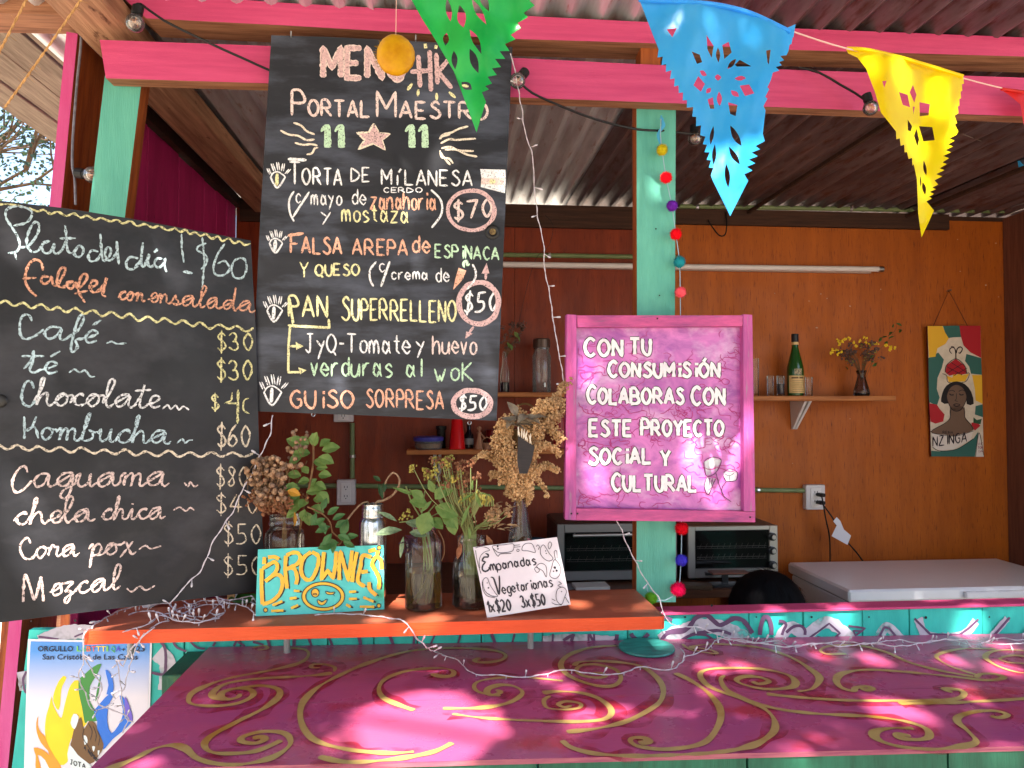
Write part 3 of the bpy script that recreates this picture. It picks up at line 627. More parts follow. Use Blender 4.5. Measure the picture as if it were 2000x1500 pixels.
wd(k3, 'Y', 390, 418, 112, 60, 'yellow', 4.2); wd(k3, 'QUESO', 502, 400, 82, 320, 'yellow', 5.2); st(k3, '945,300 900,360 900,430 925,480', 'white', 4); wd(k3, 'c', 962, 375, 90, 45, 'white', 3.6); st(k3, '1042,298 978,482', 'white', 4.6, False)
wd(k3, 'crema', 1052, 430, 78, 265, 'white', 4); wd(k3, 'de', 1372, 445, 100, 98, 'white', 4); st(k3, '1640,318 1665,380 1650,440 1600,500', 'white', 4)
layers['orange'].fill(CBP, [k3(*p) for p in pp('1540,345 1595,365 1570,430 1500,505 1515,430')], .0008); st(k3, '1580,345 1575,310 1600,295 1600,330 1620,315', 'green', 5)
wd(k3, 'PAN', 315, 700, 150, 275, 'yellow', 6, .01); st(k3, '600,715 605,778 345,765 305,760', 'yellow', 5, False); st(k3, '315,560 345,760', 'yellow', 5, False); wd(k3, 'SUPERRELLENO', 695, 722, 150, 825, 'yellow', 5.4, .015, 1.15)
st(k3, '322,765 310,900 308,1100 400,1100', 'yellow', 4.6, False); st(k3, '320,912 400,912', 'yellow', 5, False); layers['yellow'].fill(CBP, [k3(*p) for p in pp('362,880 418,912 366,938')], .0012); layers['yellow'].fill(CBP, [k3(*p) for p in pp('380,1065 440,1085 395,1115')], .0012)
wd(k3, 'JyQ-Tomate', 435, 955, 135, 755, 'white', 4.8, .015); wd(k3, 'y', 1232, 958, 118, 60, 'white', 4.8); wd(k3, 'huevo', 1352, 968, 135, 315, 'pink', 4.8)
wd(k3, 'verduras', 475, 1125, 138, 585, 'green', 5.2, .015); wd(k3, 'al', 1155, 1132, 130, 115, 'green', 5); wd(k3, 'woK', 1368, 1162, 135, 275, 'green', 4.8)
wd(k3, 'GUiSO', 325, 1358, 124, 455, 'orange', 6); wd(k3, 'SORPRESA', 872, 1352, 128, 560, 'orange', 5.4, .03)
st(k3, '1735,430 1740,350', 'rose', 5, False); layers['rose'].fill(CBP, [k3(*p) for p in pp('1705,388 1742,310 1762,385')], .0012)
st(k3, '1650,770 1615,815', 'rose', 5, False); layers['rose'].fill(CBP, [k3(*p) for p in pp('1595,805 1645,820 1588,858')], .0012)
def hand(kf, u, v, s):
    f = lambda pts: ' '.join(f'{u+a*s},{v+b*s}' for a, b in pts)
    st(kf, f([(-50,20),(-30,-15),(5,-25),(40,-5),(60,15)]), 'white', 2.8); st(kf, f([(-50,10),(0,90),(60,10)]), 'white', 3.6)
    for a, b, c, d in ((-55,-5,-75,-50), (-25,-30,-45,-85), (5,-35,-5,-95), (30,-30,40,-85), (55,-10,85,-45)): st(kf, f([(a,b),(c,d)]), 'white', 2.8, False); st(kf, f([(a+14,b),(c+14,d)]), 'white', 2.2, False)
    st(kf, f([(0,-15),(-4,75)]), 'yellow' if kf is k2 else 'white', 6.5, False)
hand(k2, 228, 1120, 1); hand(k3, 215, 155, .9); hand(k3, 205, 640, 1.05); hand(k3, 190, 1230, 1.2)
first = True
for k, m in layers.items():
    if m.v: build('chalk_drawing', m, CH[k], cb)['kind'] = 'stuff'
mb = MB(); p = CBP.pt(962, 453, 0); mb.lathe([(.017, 0), (.0165, .003), (.012, .004), (.008, .001)], (0, 0, 0), 24); mb.v = [Vector((v.x, -v.z, v.y))+p for v in mb.v]; build('grommet', mb, mat('grommet_black', S(34,32,32), rough=.4), cb, smooth=True)
mb = MB(); mb.lathe([(0, .0015), (.0075, .001)], (0, 0, 0), 12); mb.v = [Vector((v.x, -v.z-.001, v.y))+p for v in mb.v]; build('grommet_hole', mb, mat('painted_sunlit_hole', S(150,128,84), S(80,60,40), .8, 200), cb)  # flat tan disc, the sun in the hole is put into its colour
mb = MB()
for x, y in ((569, 73), (812, 80), (975, 92)): q = CBP.pt(x, y, .001); mb.tube([q+Vector((0, .02, -.004)), q+Vector((0, -.004, .001)), q+Vector((0,-.003,.012))], .0016, 6)
build('nail', mb, mat('steel', S(190,190,190), rough=.3, metal=1), cb)
mb = MB(); 
for x in (917, 612): q = CBP.pt(x, 824 if x > 700 else 808, -.006); mb.tube([q+Vector((.004*math.cos(a*.6), 0, .004*math.sin(a*.6)-.002)) for a in range(11)], .0009, 5)
build('screw_eye', mb, bpy.data.materials['steel'], cb)

# ------------------------------------------------------------------ left chalkboard, turned towards the counter
a = hitY(0, 800, 1.42); b = hitY(500, 800, 1.655); c = Vector((a.x, a.y, a.z+.3)); LBP = P3(a, b, c)
lb = empty('chalkboard', LBP.pt(280, 1185), 'wide black chalkboard with handwritten drinks and prices, standing at the left', 'chalkboard')
mb = MB(); pxprism(mb, LBP, pp('-70,383 0,392 130,407 250,426 490,470 500,650 507,900 519,1153 240,1187 40,1211 -70,1224'), .012, 0, 1); build('board', mb, [M['black'], M['boardedge']], lb)
layers = {k: MB() for k in CH}
def ls(strokes, colr, lw=5.2):
    m = MB(); write(m, LBP, strokes, lw*.74, .0008, jit=.4); build('chalk_word', m, CL[colr], lb)
def q4(s, colr, lw=5.4, sm=True): ls([(T((0, 380), .26, pp(s)), sm)], colr, lw)
def qL(s, colr, lw=5.2, sm=True): ls([(T((0, 600), .26, pp(s)), sm)], colr, lw)
def q5(s, colr, lw=5.2, sm=True): ls([(T((0, 770), .3, pp(s)), sm)], colr, lw)
def wave(x0, y0, x1, y1, amp, per, colr, lw, sag=0):
    n = int((x1-x0)/per*2); pts = []
    for i in range(n+1):
        t = i/n; pts.append((x0+(x1-x0)*t+random.uniform(-2, 2), y0+(y1-y0)*t + sag*math.sin(math.pi*t) + (amp if i % 2 else -amp)*random.uniform(.6, 1.25)))
    ls([(pts, True)], colr, lw)
q4('60,440 120,430 150,385 130,310 80,230 45,170 55,110 130,88 220,110 242,150 200,210 100,235', 'blue'); q4('110,425 125,490', 'blue', 4)
q4('150,400 220,380 280,300 295,230 270,205 235,240 205,320 205,380 240,430 290,420 330,370 370,350 330,360 315,400 340,440 380,430 410,370 405,430 430,445 470,410 500,340', 'blue')
q4('490,230 500,330 510,420 545,440 580,400 555,430 575,467 612,460 628,412 600,385 565,410', 'blue'); q4('450,330 570,328', 'blue')
q4('740,430 690,420 665,460 680,500 730,490 760,440', 'blue'); q4('755,295 762,400 775,490 810,480 835,430 825,398 800,405 790,450 815,495 850,480 875,430', 'blue'); q4('878,350 884,440 894,525', 'blue', 6)
q4('1040,480 980,470 950,510 960,555 1010,555 1060,490', 'blue', 6); q4('1075,360 1065,450 1062,520 1085,540 1120,450 1112,520 1135,545 1160,520', 'blue', 6); q4('1185,410 1158,435', 'blue', 6, False)
q4('1220,482 1180,482 1162,520 1190,550 1228,520 1240,480 1238,540 1252,582', 'blue')
q4('1365,295 1366,400 1382,512', 'blue', 4.6, False); q4('1375,580 1410,590 1445,590 1400,575 1375,582', 'blue', 4)
q4('1550,365 1490,390 1485,420 1550,460 1550,520 1510,562', 'blue', 4.6); q4('1520,320 1537,500 1520,705', 'blue', 4.6, False)
q4('1690,370 1640,440 1605,540 1620,600 1680,605 1725,560 1690,500 1635,520', 'blue', 5); q4('1800,478 1760,500 1740,560 1760,620 1820,625 1852,560 1840,490 1800,475', 'blue', 5)
q4('325,570 310,510 260,490 210,540 190,640 220,710 275,765', 'orange', 6); q4('170,632 275,624', 'orange', 5, False)
q4('375,622 325,615 310,650 340,672 380,640 388,615 400,672 430,680 480,600 492,555 465,550 440,590 430,660 450,695 490,690 550,650 512,660 505,690 540,707 570,660 580,702 610,690 650,640 655,605 622,600 595,660 592,730 640,812', 'orange', 5.6)
q4('560,745 660,722', 'orange', 5, False); q4('675,700 722,680 727,650 692,650 677,700 702,735 745,720 790,660 802,625 778,720 770,755 798,766', 'orange', 6)
ls(script('con', 231, 585, 36, 52, .08), 'orange', 5); ls(script('ensalada', 289, 590, 42, 208, .095), 'orange', 4.4)
qL('240,105 222,62 180,58 152,110 155,205 195,240 270,212 330,165', 'blue', 5.4); ls(script('afé', 82, 660, 52, 106, .1, slant=.2), 'blue', 5.6)
qL('800,272 840,258 880,275 950,270', 'blue', 4); ls(script('té', 46, 726, 50, 66, .06, slant=.1), 'blue', 5.4); qL('520,492 560,466 600,490 640,474 680,520 715,520', 'blue', 4.4)
qL('255,610 235,560 195,565 165,650 175,720 225,745 265,700', 'blue', 5.4); ls(script('hocolate', 66, 790, 54, 245, .03, slant=.14), 'white', 5)
qL('1220,765 1260,735 1285,765 1320,738 1345,770 1380,745 1420,772', 'white', 4.2)
qL('182,820 185,905 184,990', 'blue', 5); qL('275,820 240,900 200,930 260,900 290,985', 'blue', 5); ls(script('ombucha', 76, 858, 54, 258, .035, slant=.12), 'blue', 5); qL('1330,1022 1370,990 1390,1020 1420,1000 1450,998', 'blue', 4)
wave(-40, 394, 55, 404, 2, 60, 'yellow', 4.6); wave(58, 408, 340, 448, 3.2, 28, 'yellow', 5); wave(340, 448, 488, 478, 3.2, 20, 'yellow', 5)
wave(-60, 585, 497, 645, 5, 34, 'yellow', 5.4); wave(-50, 868, 497, 889, 4.6, 42, 'cream', 5.6, 4)
def price(s, x, y, h, w, colr, lw): ls(text(s, x, y, h, w, 0, .02), colr, lw)
price('$30', 421, 684, 34, 70, 'yellow', 4.4); price('$30', 421, 742, 38, 70, 'yellow', 4.6); ls(text('$', 411, 800, 28, 16), 'yellow', 4.6); qL('1745,640 1740,700 1690,722 1800,722', 'yellow', 4, False); qL('1790,620 1785,875', 'yellow', 6, False); qL('1870,685 1835,700 1830,770 1875,800', 'yellow', 4)
price('$60', 421, 872, 42, 66, 'cream', 4.6)
q5('180,510 165,470 130,480 90,540 82,600 110,640 165,610 210,560', 'pink', 5.4); ls(script('aguama', 62, 951, 56, 268, -.01, slant=.14), 'pink', 5.2); q5('1200,575 1225,600 1240,570 1265,600 1290,590', 'pink', 4)
ls(script('chela', 26, 1024, 50, 160, -.04, slant=.1), 'pink', 5.2); ls(script('chica', 198, 1015, 46, 124, -.02, slant=.1), 'pink', 5); q5('1130,755 1170,735 1210,760 1240,738 1265,755', 'pink', 4)
q5('200,970 180,935 145,960 132,1010 160,1065 205,1070 240,1030', 'pink', 5.2); ls(script('ora', 68, 1089, 46, 86, -.05, slant=.1), 'pink', 5); ls(script('pox', 172, 1086, 52, 92, -.05, slant=.1), 'pink', 4.8); q5('905,1010 950,985 980,1005 1050,988', 'pink', 4)
q5('152,1352 155,1250 165,1175 190,1230 225,1335 250,1260 268,1195 285,1350', 'pink', 5.6); ls(script('ezcal', 96, 1163, 50, 138, -.09, slant=.14), 'pink', 5.2); q5('825,1262 860,1285 910,1250 950,1275 1010,1245', 'pink', 4)
price('$80', 420, 950, 38, 62, 'cream', 4); price('$40', 420, 1002, 36, 82, 'cream', 3.6); price('$50', 434, 1062, 38, 74, 'cream', 3.6); price('$50', 434, 1122, 36, 76, 'cream', 3.4)
mb = MB(); p = LBP.pt(2, 783, .002); mb.ball(p, .012, seg=14, rings=8, sy=.35); build('grommet', mb, bpy.data.materials['grommet_black'], lb, smooth=True)

# ------------------------------------------------------------------ framed pink sign on the middle post
SGP = PY(1.672); SF = PY(1.652)
sg = empty('painted_sign', hitY(1290, 1020, 1.66), 'framed pink and violet sign with white outlined words on the middle post', 'sign')
mb = MB(); pxprism(mb, SGP, pp('1118,626 1460,626 1464,1010 1115,1006'), .008)
M['signpaint'] = mat('mottled_violet_paint', S(204,110,182), S(146,66,148), .4, 8, (1,1,1.3), lo=.36, hi=.64, c3_=S(212,176,208), sc3=9, st3=(1,1,1.6), t3=(.5,.74), dist=1.6, coat=.3)
build('panel', mb, M['signpaint'], sg)
M['frame'] = mat('streaky_pink_frame', S(206,84,140), S(136,58,114), .5, 5, (2,2,9), lo=.35, hi=.7, bump=.03, bsc=20, bst=H, c3_=S(130,80,116), sc3=12, st3=(1,1,8), t3=(.6,.7))
M['framev'] = mat('streaky_pink_frame_upright', S(200,84,150), S(144,66,128), .5, 5, (9,2,1.4), lo=.35, hi=.7, bump=.03, bsc=20, bst=V, c3_=S(150,120,140), sc3=12, st3=(9,1,1), t3=(.58,.7))
for q, mm in (('1127,616 1451,616 1450,637 1128,639', 'frame'), ('1126,993 1452,999 1475,1000 1475,1020 1126,1016', 'frame'), ('1107,614 1126,615 1125.4,1016 1104,1015', 'framev'), ('1451.6,614 1469,615 1475,999 1453,998', 'framev')):
    mb = MB(); pxprism(mb, SF, pp(q), .024); build('frame_rail', mb, M[mm], sg)
sc = lambda s: T((1080, 590), .3, pp(s)); W1 = MB(); B1 = MB(); SQ = MB(); blkp = mat('black_paint', S(40,30,40), rough=.4); whp = mat('white_paint', S(236,232,230), S(220,212,218), .5, 30)
for i in range(170):
    x, y = random.uniform(1132, 1444), random.choice([random.uniform(645, 985), random.uniform(645, 985), 725+random.uniform(-8,8), 800+random.uniform(-14,14), 862+random.uniform(-9,9), 975+random.uniform(-12,12)])
    pts = [(x, y)]; a = random.uniform(0, 6.28)
    for k in range(random.randint(3, 9)):
        a += random.uniform(-1.5, 1.5); pts.append((min(1445, max(1130, pts[-1][0]+random.uniform(4, 12)*math.cos(a))), min(992, max(643, pts[-1][1]+random.uniform(3, 8)*math.sin(a)))))
    SQ.ribbon(SGP, pts, random.uniform(.8, 1.5), .0003, step=2)
build('painted_scribble', SQ, mat('magenta_ink', S(164,40,110)), sg)['kind'] = 'stuff'
for s, u, v, h, w, sl, big in (('CON',212,345,98,238,0,1.1),('TU',505,335,94,130,0,None),('CONSUMiSiÓN',366,482,84,712,0,1.1),('COLABORAS',228,655,92,616,.005,1.15),('CON',908,662,98,208,.0,1.1),('ESTE',243,866,92,268,0,1.05),('PROYECTO',580,864,90,526,.0,1.1),('SOCiAL',236,1052,92,400,-.02,1.1),('Y',706,1062,92,56,0,None),('CULTURAL',390,1222,92,540,.005,1.12)):
    g = text(s, 1080+u*.3-1, 590+v*.3+1.5, h*.3*1.08, w*.3*1.01, sl, big=big, jit=.12, gap=2.2)
    m = MB(); write(m, SGP, g, 9.6, .0008, taper=False, jit=.08); build('word_outline', m, blkp, sg); m = MB(); write(m, SGP, g, 6.6, .0022, taper=False, jit=.22); build('word', m, whp, sg)
for s in ('985,1040 1040,1010 1095,1030 1060,1110 1000,1130', '1000,1140 985,1200 1010,1255 1040,1190 1060,1150', '1110,1110 1150,1085 1200,1110 1190,1160 1130,1165 1110,1130'):
    W1.fill(SGP, sc(s), .001)
for s in ('985,1040 1040,1010 1095,1030 1060,1110 1000,1130 985,1040', '1000,1140 985,1200 1010,1255 1040,1190 1060,1150', '1110,1110 1150,1085 1200,1110 1190,1160 1130,1165 1110,1130', '1060,1110 1080,1180 1110,1260', '1020,1140 1015,1200', '1040,1145 1030,1190', '1130,1165 1100,1210 1110,1260 1160,1300', '1120,1120 1150,1130 1180,1110', '1150,1130 1150,1160'):
    B1.ribbon(SGP, sc(s), 1.3, .003, step=2)
build('drawn_line', B1, blkp, sg)['kind'] = 'stuff'; build('painted_flower', W1, mat('thin_white_paint', S(214,224,216), S(200,190,204), .5, 30, alpha=(20,.3,.6)), sg)['kind'] = 'stuff'
mb = MB()
for x, y in ((1284, 622), (1116, 1003), (1465, 1010), (1128, 1003)): mb.ball(SF.pt(x, y), .0022, seg=8, rings=4)
build('nail_head', mb, bpy.data.materials['nail_black'], sg)
# ------------------------------------------------------------------ small signs leaning on the shelf
bl = hitZ(500, 1205, SZ); br = hitZ(750, 1191, SZ); up = Vector((0, .17, 1))
BP = P3(bl, br, bl+up); 
bs = empty('brownies_sign', bl+(br-bl)*.5, 'turquoise board sign with yellow brownies lettering and a winking face', 'sign')
M['brown_turq'] = mat('turquoise_sign_paint', S(92,206,196), S(70,180,178), .45, 9, (1,1,1), lo=.35, hi=.65, c3_=S(60,160,120), sc3=14, t3=(.58,.7), bump=.01)
mb = MB(); kb = lambda s: T((490, 1050), .14, pp(s)); pxprism(mb, BP, kb('100,165 1000,128 1850,105 1862,1000 900,1060 65,1097'), .008, 0, 1); build('board', mb, [M['brown_turq'], M['boardedge']], bs)
Yl = MB(); Dk = MB()
BR = ['190,270 185,370', '150,430 150,700 162,930', '165,430 260,370 330,340 372,400 330,500 200,610', '200,610 330,520 420,540 440,650 400,780 300,880 162,932', '240,275 330,268 392,300',
 '500,250 560,215 650,212 690,280 640,370 480,440', '490,250 480,440 505,710', '480,440 600,430 645,560 628,652', '840,200 740,280 700,420 720,530 790,590 860,560 930,400 940,260 850,200',
 '1020,200 1000,400 985,580 1070,460 1150,565 1180,380 1190,190', '1235,590 1232,400 1250,190 1290,350 1360,590 1390,380 1412,180', '1480,200 1440,400 1412,620', '1680,275 1560,250 1530,400 1492,600 1590,682', '1540,480 1630,470',
 '1825,440 1810,310 1745,270 1692,370 1760,500 1792,600 1780,720', '1650,620 1660,720 1750,805', '1640,192 1740,162', '1775,180 1760,240',
 '540,850 640,838', '300,945 440,885', '285,1022 455,1015', '560,985 660,940', '1370,757 1470,750', '1368,855 1480,850', '1330,930 1392,970', '1570,832 1712,892', '1520,962 1722,965', '600,740 680,745']
for i, s in enumerate(BR):
    Yl.ribbon(BP, kb(s), 7.0 if i < 18 else 4.6, .0014, taper=False, jit=.14, smooth=len(pp(s)) > 2 and i not in (9, 10), step=2)
    Dk.ribbon(BP, [(a+5.0, b+1.4) for a, b in kb(s)], 2.6 if i < 18 else 4.2, .0007, jit=.3, smooth=len(pp(s)) > 2 and i not in (9, 10), step=2)
ell = lambda cx, cy, rx, ry, n=24: [(cx+rx*math.cos(6.2832*i/n), cy+ry*math.sin(6.2832*i/n)) for i in range(n+1)]
fx = lambda pts: T((490, 1050), .14, pts)
Yl.ribbon(BP, fx(ell(1010, 820, 270, 178)), 6.4, .0014, taper=False, step=2)
for r in (1.11, .9): Dk.ribbon(BP, fx(ell(1010, 820, 270*r, 178*(r+(.03 if r > 1 else -.02)))), 1.5, .0022, taper=False, step=2)
Yl.fill(BP, fx(ell(898, 770, 50, 56)[:-1]), .0014); Dk.ribbon(BP, fx(ell(898, 770, 55, 60)), 1.5, .0022, step=2); Dk.ribbon(BP, fx(ell(895, 788, 26, 10)), 1.2, .0024, step=1)
Yl.ribbon(BP, kb('1050,765 1100,780 1160,762'), 4.6, .0014); Dk.ribbon(BP, kb('1040,745 1060,785 1110,795 1160,785 1172,760 1110,765 1060,750 1040,745'), 1.3, .0022, step=1.5); Dk.ribbon(BP, kb('1150,780 1165,815'), 1.2, .0022)
Yl.ribbon(BP, kb('940,880 965,915 1000,920 1050,875'), 4.6, .0014); Dk.ribbon(BP, kb('925,865 945,925 1000,942 1055,900 1065,855 1035,870 995,895 960,875 925,865'), 1.3, .0022, step=1.5)
for u, v in ((205, 1010), (1785, 950), (1790, 140)): Yl.fill(BP, fx(ell(u, v, 22, 24, 12)[:-1]), .0014); Dk.ribbon(BP, fx(ell(u, v, 28, 30, 12)), 1.6, .002, step=1)
build('lettering_shadow', Dk, bpy.data.materials['black_paint'], bs)['kind'] = 'stuff'; build('lettering', Yl, mat('yellow_paint', S(242,196,58), S(232,170,60), .45, 20), bs)['kind'] = 'stuff'

p1 = hitZ(951, 1206, SZ); p2 = hitY(1113, 1181, p1.y+.012)
EP = P3(p1, p2, p1+Vector((0, .16, 1)))
em = empty('empanadas_sign', p1, 'small white hand lettered card for empanadas vegetarianas leaning on the jars', 'sign')
ke = lambda s: T((900, 1040), .12, pp(s)); mb = MB(); pxprism(mb, EP, ke('200,240 1565,75 1790,1170 430,1390'), .003); build('card', mb, mat('white_card', S(222,212,216), S(206,196,202), .6, 8), em)
mb = MB(); kx = lambda u, v: (900+.12*u, 1040+.12*v)
def we(s, u, v, h, w, lw, sl, big=None): x, y = kx(u, v); write(mb, EP, text(s, x, y, h*.12, w*.12, sl, -.18, big=big, jit=.1, gap=1.5), lw, .0006)
we('mpanadas', 490, 622, 150, 740, 3.0, -.14); mb.ribbon(EP, ke('400,340 445,360 440,400 380,400 350,460 400,480 360,530 350,600 400,635 460,600 455,560'), 3.2, .0006)
we('egetarianas', 680, 1000, 160, 820, 2.8, -.15); mb.ribbon(EP, ke('485,730 530,740 580,880 622,1005 632,860 625,700'), 3.4, .0006)
we('1x$20', 450, 1305, 190, 370, 3.4, -.1); we('3x$50', 990, 1225, 190, 390, 3.4, -.12)
for s in ('240,250 330,230 430,250 470,290 400,310 330,370 300,460 310,580', '240,290 260,420 300,580 330,670', '510,230 560,210 700,200 850,185 860,260 820,310 640,330 560,290 510,230', '520,250 560,330 610,390 640,350 820,340',
          '860,210 960,200', '860,240 970,230', '1000,290 1010,220 1060,180 1150,180 1190,240 1210,325 1100,300 1000,290', '1300,250 1340,200 1380,240 1440,340 1500,420 1440,465 1360,430 1300,350 1300,250', '1440,270 1420,200 1450,150 1480,190 1440,270',
          '1230,230 1250,200 1280,230 1260,280', '1530,440 1480,560 1450,700 1540,750 1610,680 1620,560 1530,440', '1540,440 1520,310 1560,300 1570,420', '1230,560 1300,500 1380,540 1400,640 1390,720 1330,620 1230,560', '1200,590 1240,560 1280,620 1240,650 1200,590',
          '370,760 430,740 480,860 560,980 600,1040 500,1030 400,960 360,850 370,760', '350,800 360,930 430,1030 560,1060', '1580,920 1660,890 1720,950 1690,1050 1640,1170 1570,1120 1550,1020 1580,920', '1480,1140 1540,1170 1640,1180', '1480,1080 1540,1110', '1700,1050 1760,1150', '920,270 950,280 940,310 910,300 920,270', '1590,800 1640,830 1580,860 1640,890'):
    mb.ribbon(EP, ke(s), 1.1, .0006, step=2, taper=False)
for u, v, r in ((600,225,16),(605,265,14),(1380,300,10),(1390,340,10),(1530,570,22),(1560,620,18),(1510,630,12),(430,820,10),(450,900,14),(1640,960,10)): mb.fill(EP, T((900,1040), .12, ell(u, v, r, r, 8)[:-1]), .0008)
build('lettering', mb, mat('ink', S(52,46,54), rough=.6), em)['kind'] = 'stuff'

# ------------------------------------------------------------------ poster on the low wall
PP = PY(1.7470); po = empty('poster', hitY(170, 1500, 1.7470), 'blue and white poster with a fist in yellow and green flames on the teal wall', 'poster')
kp = lambda s: T((0, 1200), .2, pp(s)); mb = MB(); pxprism(mb, PP, kp('275,240 1485,262 1470,760 1440,1900 225,1900 250,1000'), .0006)
pm = mat('poster_paper', S(228,226,232), rough=.3, coat=.2); build('paper', mb, pm, po)
# printed sky of the poster: real ink colour running from blue to white down the sheet
pb = mat('poster_blue_print', S(70,140,214), rough=.3, coat=.2); nt = pb.node_tree; tc = nt.nodes.new('ShaderNodeTexCoord'); sx = nt.nodes.new('ShaderNodeSeparateXYZ'); mr = nt.nodes.new('ShaderNodeMapRange'); mx = nt.nodes.new('ShaderNodeMix'); mx.data_type = 'RGBA'
zt1 = PP.pt(150, 1270).z-WL[po.name].z; zt2 = PP.pt(150, 1365).z-WL[po.name].z
mr.inputs['From Min'].default_value = zt1; mr.inputs['From Max'].default_value = zt2; mx.inputs[6].default_value = S(74,146,220); mx.inputs[7].default_value = S(226,218,226)
nt.links.new(tc.outputs['Object'], sx.inputs[0]); nt.links.new(sx.outputs['Z'], mr.inputs['Value']); nt.links.new(mr.outputs[0], mx.inputs['Factor']); nt.links.new(mx.outputs[2], nt.nodes['Principled BSDF'].inputs['Base Color'])
mb = MB(); mb.fill(PP, kp('300,262 1465,280 1450,760 1425,1880 245,1880 265,1000'), .0005); build('printed_background', mb, pb, po)
def pfill(polys, name, col, off):
    mb = MB()
    for s in polys: mb.fill(PP, T((0, 1200), .2, crom(pp(s)+[pp(s)[0]], 40)[:-1]), off)
    build('printed_shape', mb, mat(name, col, rough=.3, coat=.2), po)
pfill(['580,1470 500,1370 450,1230 440,1100 455,980 480,900 505,800 520,880 560,960 600,1010 640,850 690,690 760,640 800,760 830,900 850,1060 720,1180 670,1300 660,1440', '520,840 530,760 570,660 620,600 650,620 620,680 600,740 585,900 560,930'], 'poster_yellow', S(248,208,28), .0010)
pfill(['375,990 370,1080 400,1150 440,1190 470,1280 540,1400 470,1330 400,1250 360,1150 355,1060', '330,1300 420,1320 500,1390 560,1480 560,1600 480,1500 440,1420 370,1370 400,1500 350,1500 350,1380', '450,1150 460,1250 520,1370 590,1470 600,1560 520,1440 470,1330'], 'poster_orange', S(244,150,40), .0013)
pfill(['990,480 900,520 810,600 770,640 770,760 800,900 830,1060 860,1040 950,1040 930,940 880,850 880,700 940,600', '960,680 985,600 960,780 930,850'], 'poster_green', S(48,134,56), .0016)
pfill(['920,950 960,890 1050,790 1110,780 1060,900 1050,1050 1090,1160 1180,1040 1200,930 1170,790 1240,860 1290,1040 1100,1220 1010,1320 1000,1230 950,1120 950,1040', '1030,540 1080,580 1110,680 1100,770 1040,780 1060,690'], 'poster_blue', S(14,110,214), .0019)
pfill(['1220,800 1260,880 1295,1000 1285,1050 1230,980'], 'poster_violet', S(110,90,200), .0021)
pfill(['720,970 770,1000 730,1120 690,1060', '690,1280 660,1360 680,1450 760,1560 900,1500 760,1370', '820,1180 850,1200 855,1250 825,1270', '900,1290 930,1290 915,1340', '955,1330 975,1330 960,1380'], 'poster_white', S(222,230,230), .0024)
pfill(['790,1000 730,1100 700,1230 690,1290 760,1370 880,1460 950,1400 1010,1300 1000,1230 950,1120 930,1060 870,1040 820,1120'], 'poster_skin', S(112,78,46), .0022)
mb = MB()
for s in ('860,1060 900,1140 880,1230', '910,1090 940,1170 930,1240', '950,1130 975,1200 960,1280', '820,1120 810,1200 870,1300 930,1400'): mb.ribbon(PP, kp(s), 1, .0028)
x, y = kp('685,1430')[0]; write(mb, PP, text('JOTA', x, y+6, 9, 30, .3), 1.6, .0028); x, y = kp('820,1310')[0]; write(mb, PP, text('A NOSOTR', x, y, 7, 36, 1.0), 1.5, .0028)
typeset(mb, PP, 'ORGULLO', 74, 1272, 69, 10.5, .0028); typeset(mb, PP, '2023', 247, 1272, 36, 10.5, .0028); typeset(mb, PP, '+', 237, 1272, 8, 7, .0028); typeset(mb, PP, 'San Cristóbal de Las Casas', 83, 1288, 186, 10.5, .0028, bold=.012)
build('printed_text', mb, mat('poster_black', S(24,26,44), rough=.3), po)['kind'] = 'stuff'
for i, (ch, col) in enumerate(zip('LGBTTTIQA', ((120,200,90),(110,190,110),(230,120,60),(226,96,80),(240,200,60),(250,210,70),(120,190,100),(70,160,90),(80,80,200)))):
    mb = MB(); typeset(mb, PP, ch, 150+i*9.6, 1272, 4 if ch == 'I' else 8.4, 10.5, .0028); build('printed_letter', mb, mat('poster_letter_ink', S(*col), rough=.3), po)

# ------------------------------------------------------------------ painting on the back wall
a = hitY(1862, 892, 3.285); NP = P3(hitY(1815, 892, 3.283), hitY(1921, 892, 3.283), hitY(1862, 637, 3.262))
na = empty('painting', a, 'tall narrow painting of a crowned woman hung by a cord on the brown wall', 'painting')
kn = lambda s: T((1450, 540), .275, pp(s)); mb = MB(); pxprism(mb, NP, kn('1315,352 1690,350 1713,1280 1340,1278'), .012, 0, 1); cream = mat('cream_paint', S(226,210,190), S(206,190,170), .5, 20); build('panel', mb, [cream, mat('red_edge_paint', S(96,30,26))], na)
def nfill(polys, nm, col, off, sm=True):
    mm = mat(nm, col, rough=.5)
    for s in polys:
        mb = MB(); q = pp(s); mb.fill(NP, T((1450, 540), .275, crom(q+[q[0]], 30)[:-1] if sm else q), off); build('painted_area', mb, mm, na)
nfill(['1315,352 1420,352 1440,400 1465,440 1440,480 1385,510 1370,570 1325,575', '1700,700 1630,700 1650,800 1655,880 1705,905', '1450,705 1490,718 1500,680 1520,702 1545,670 1560,702 1610,690 1580,745 1465,750'], 'ochre_yellow', S(236,180,48), .0008, False)
nfill(['1422,350 1540,350 1555,430 1500,432 1442,440 1440,400', '1320,580 1390,540 1430,590 1415,650 1385,720 1380,800 1400,860 1380,920 1325,890', '1695,580 1700,698 1622,690 1610,640 1580,600 1590,550', '1705,908 1655,920 1650,980 1708,1000', '1340,1237 1400,1242 1520,1228 1640,1152 1675,1100 1650,1280 1340,1278'], 'bottle_green', S(56,104,96), .0006, False)
nfill(['1540,350 1690,350 1695,578 1620,540 1570,490 1552,430', '1325,900 1380,910 1400,940 1435,980 1425,1030 1370,1045 1335,1030', '1440,680 1450,630 1515,585 1575,630 1595,690 1560,697 1520,692 1470,705', '1625,1040 1660,1030 1690,1060 1650,1095 1630,1070'], 'brick_red', S(178,34,44), .0010, False)
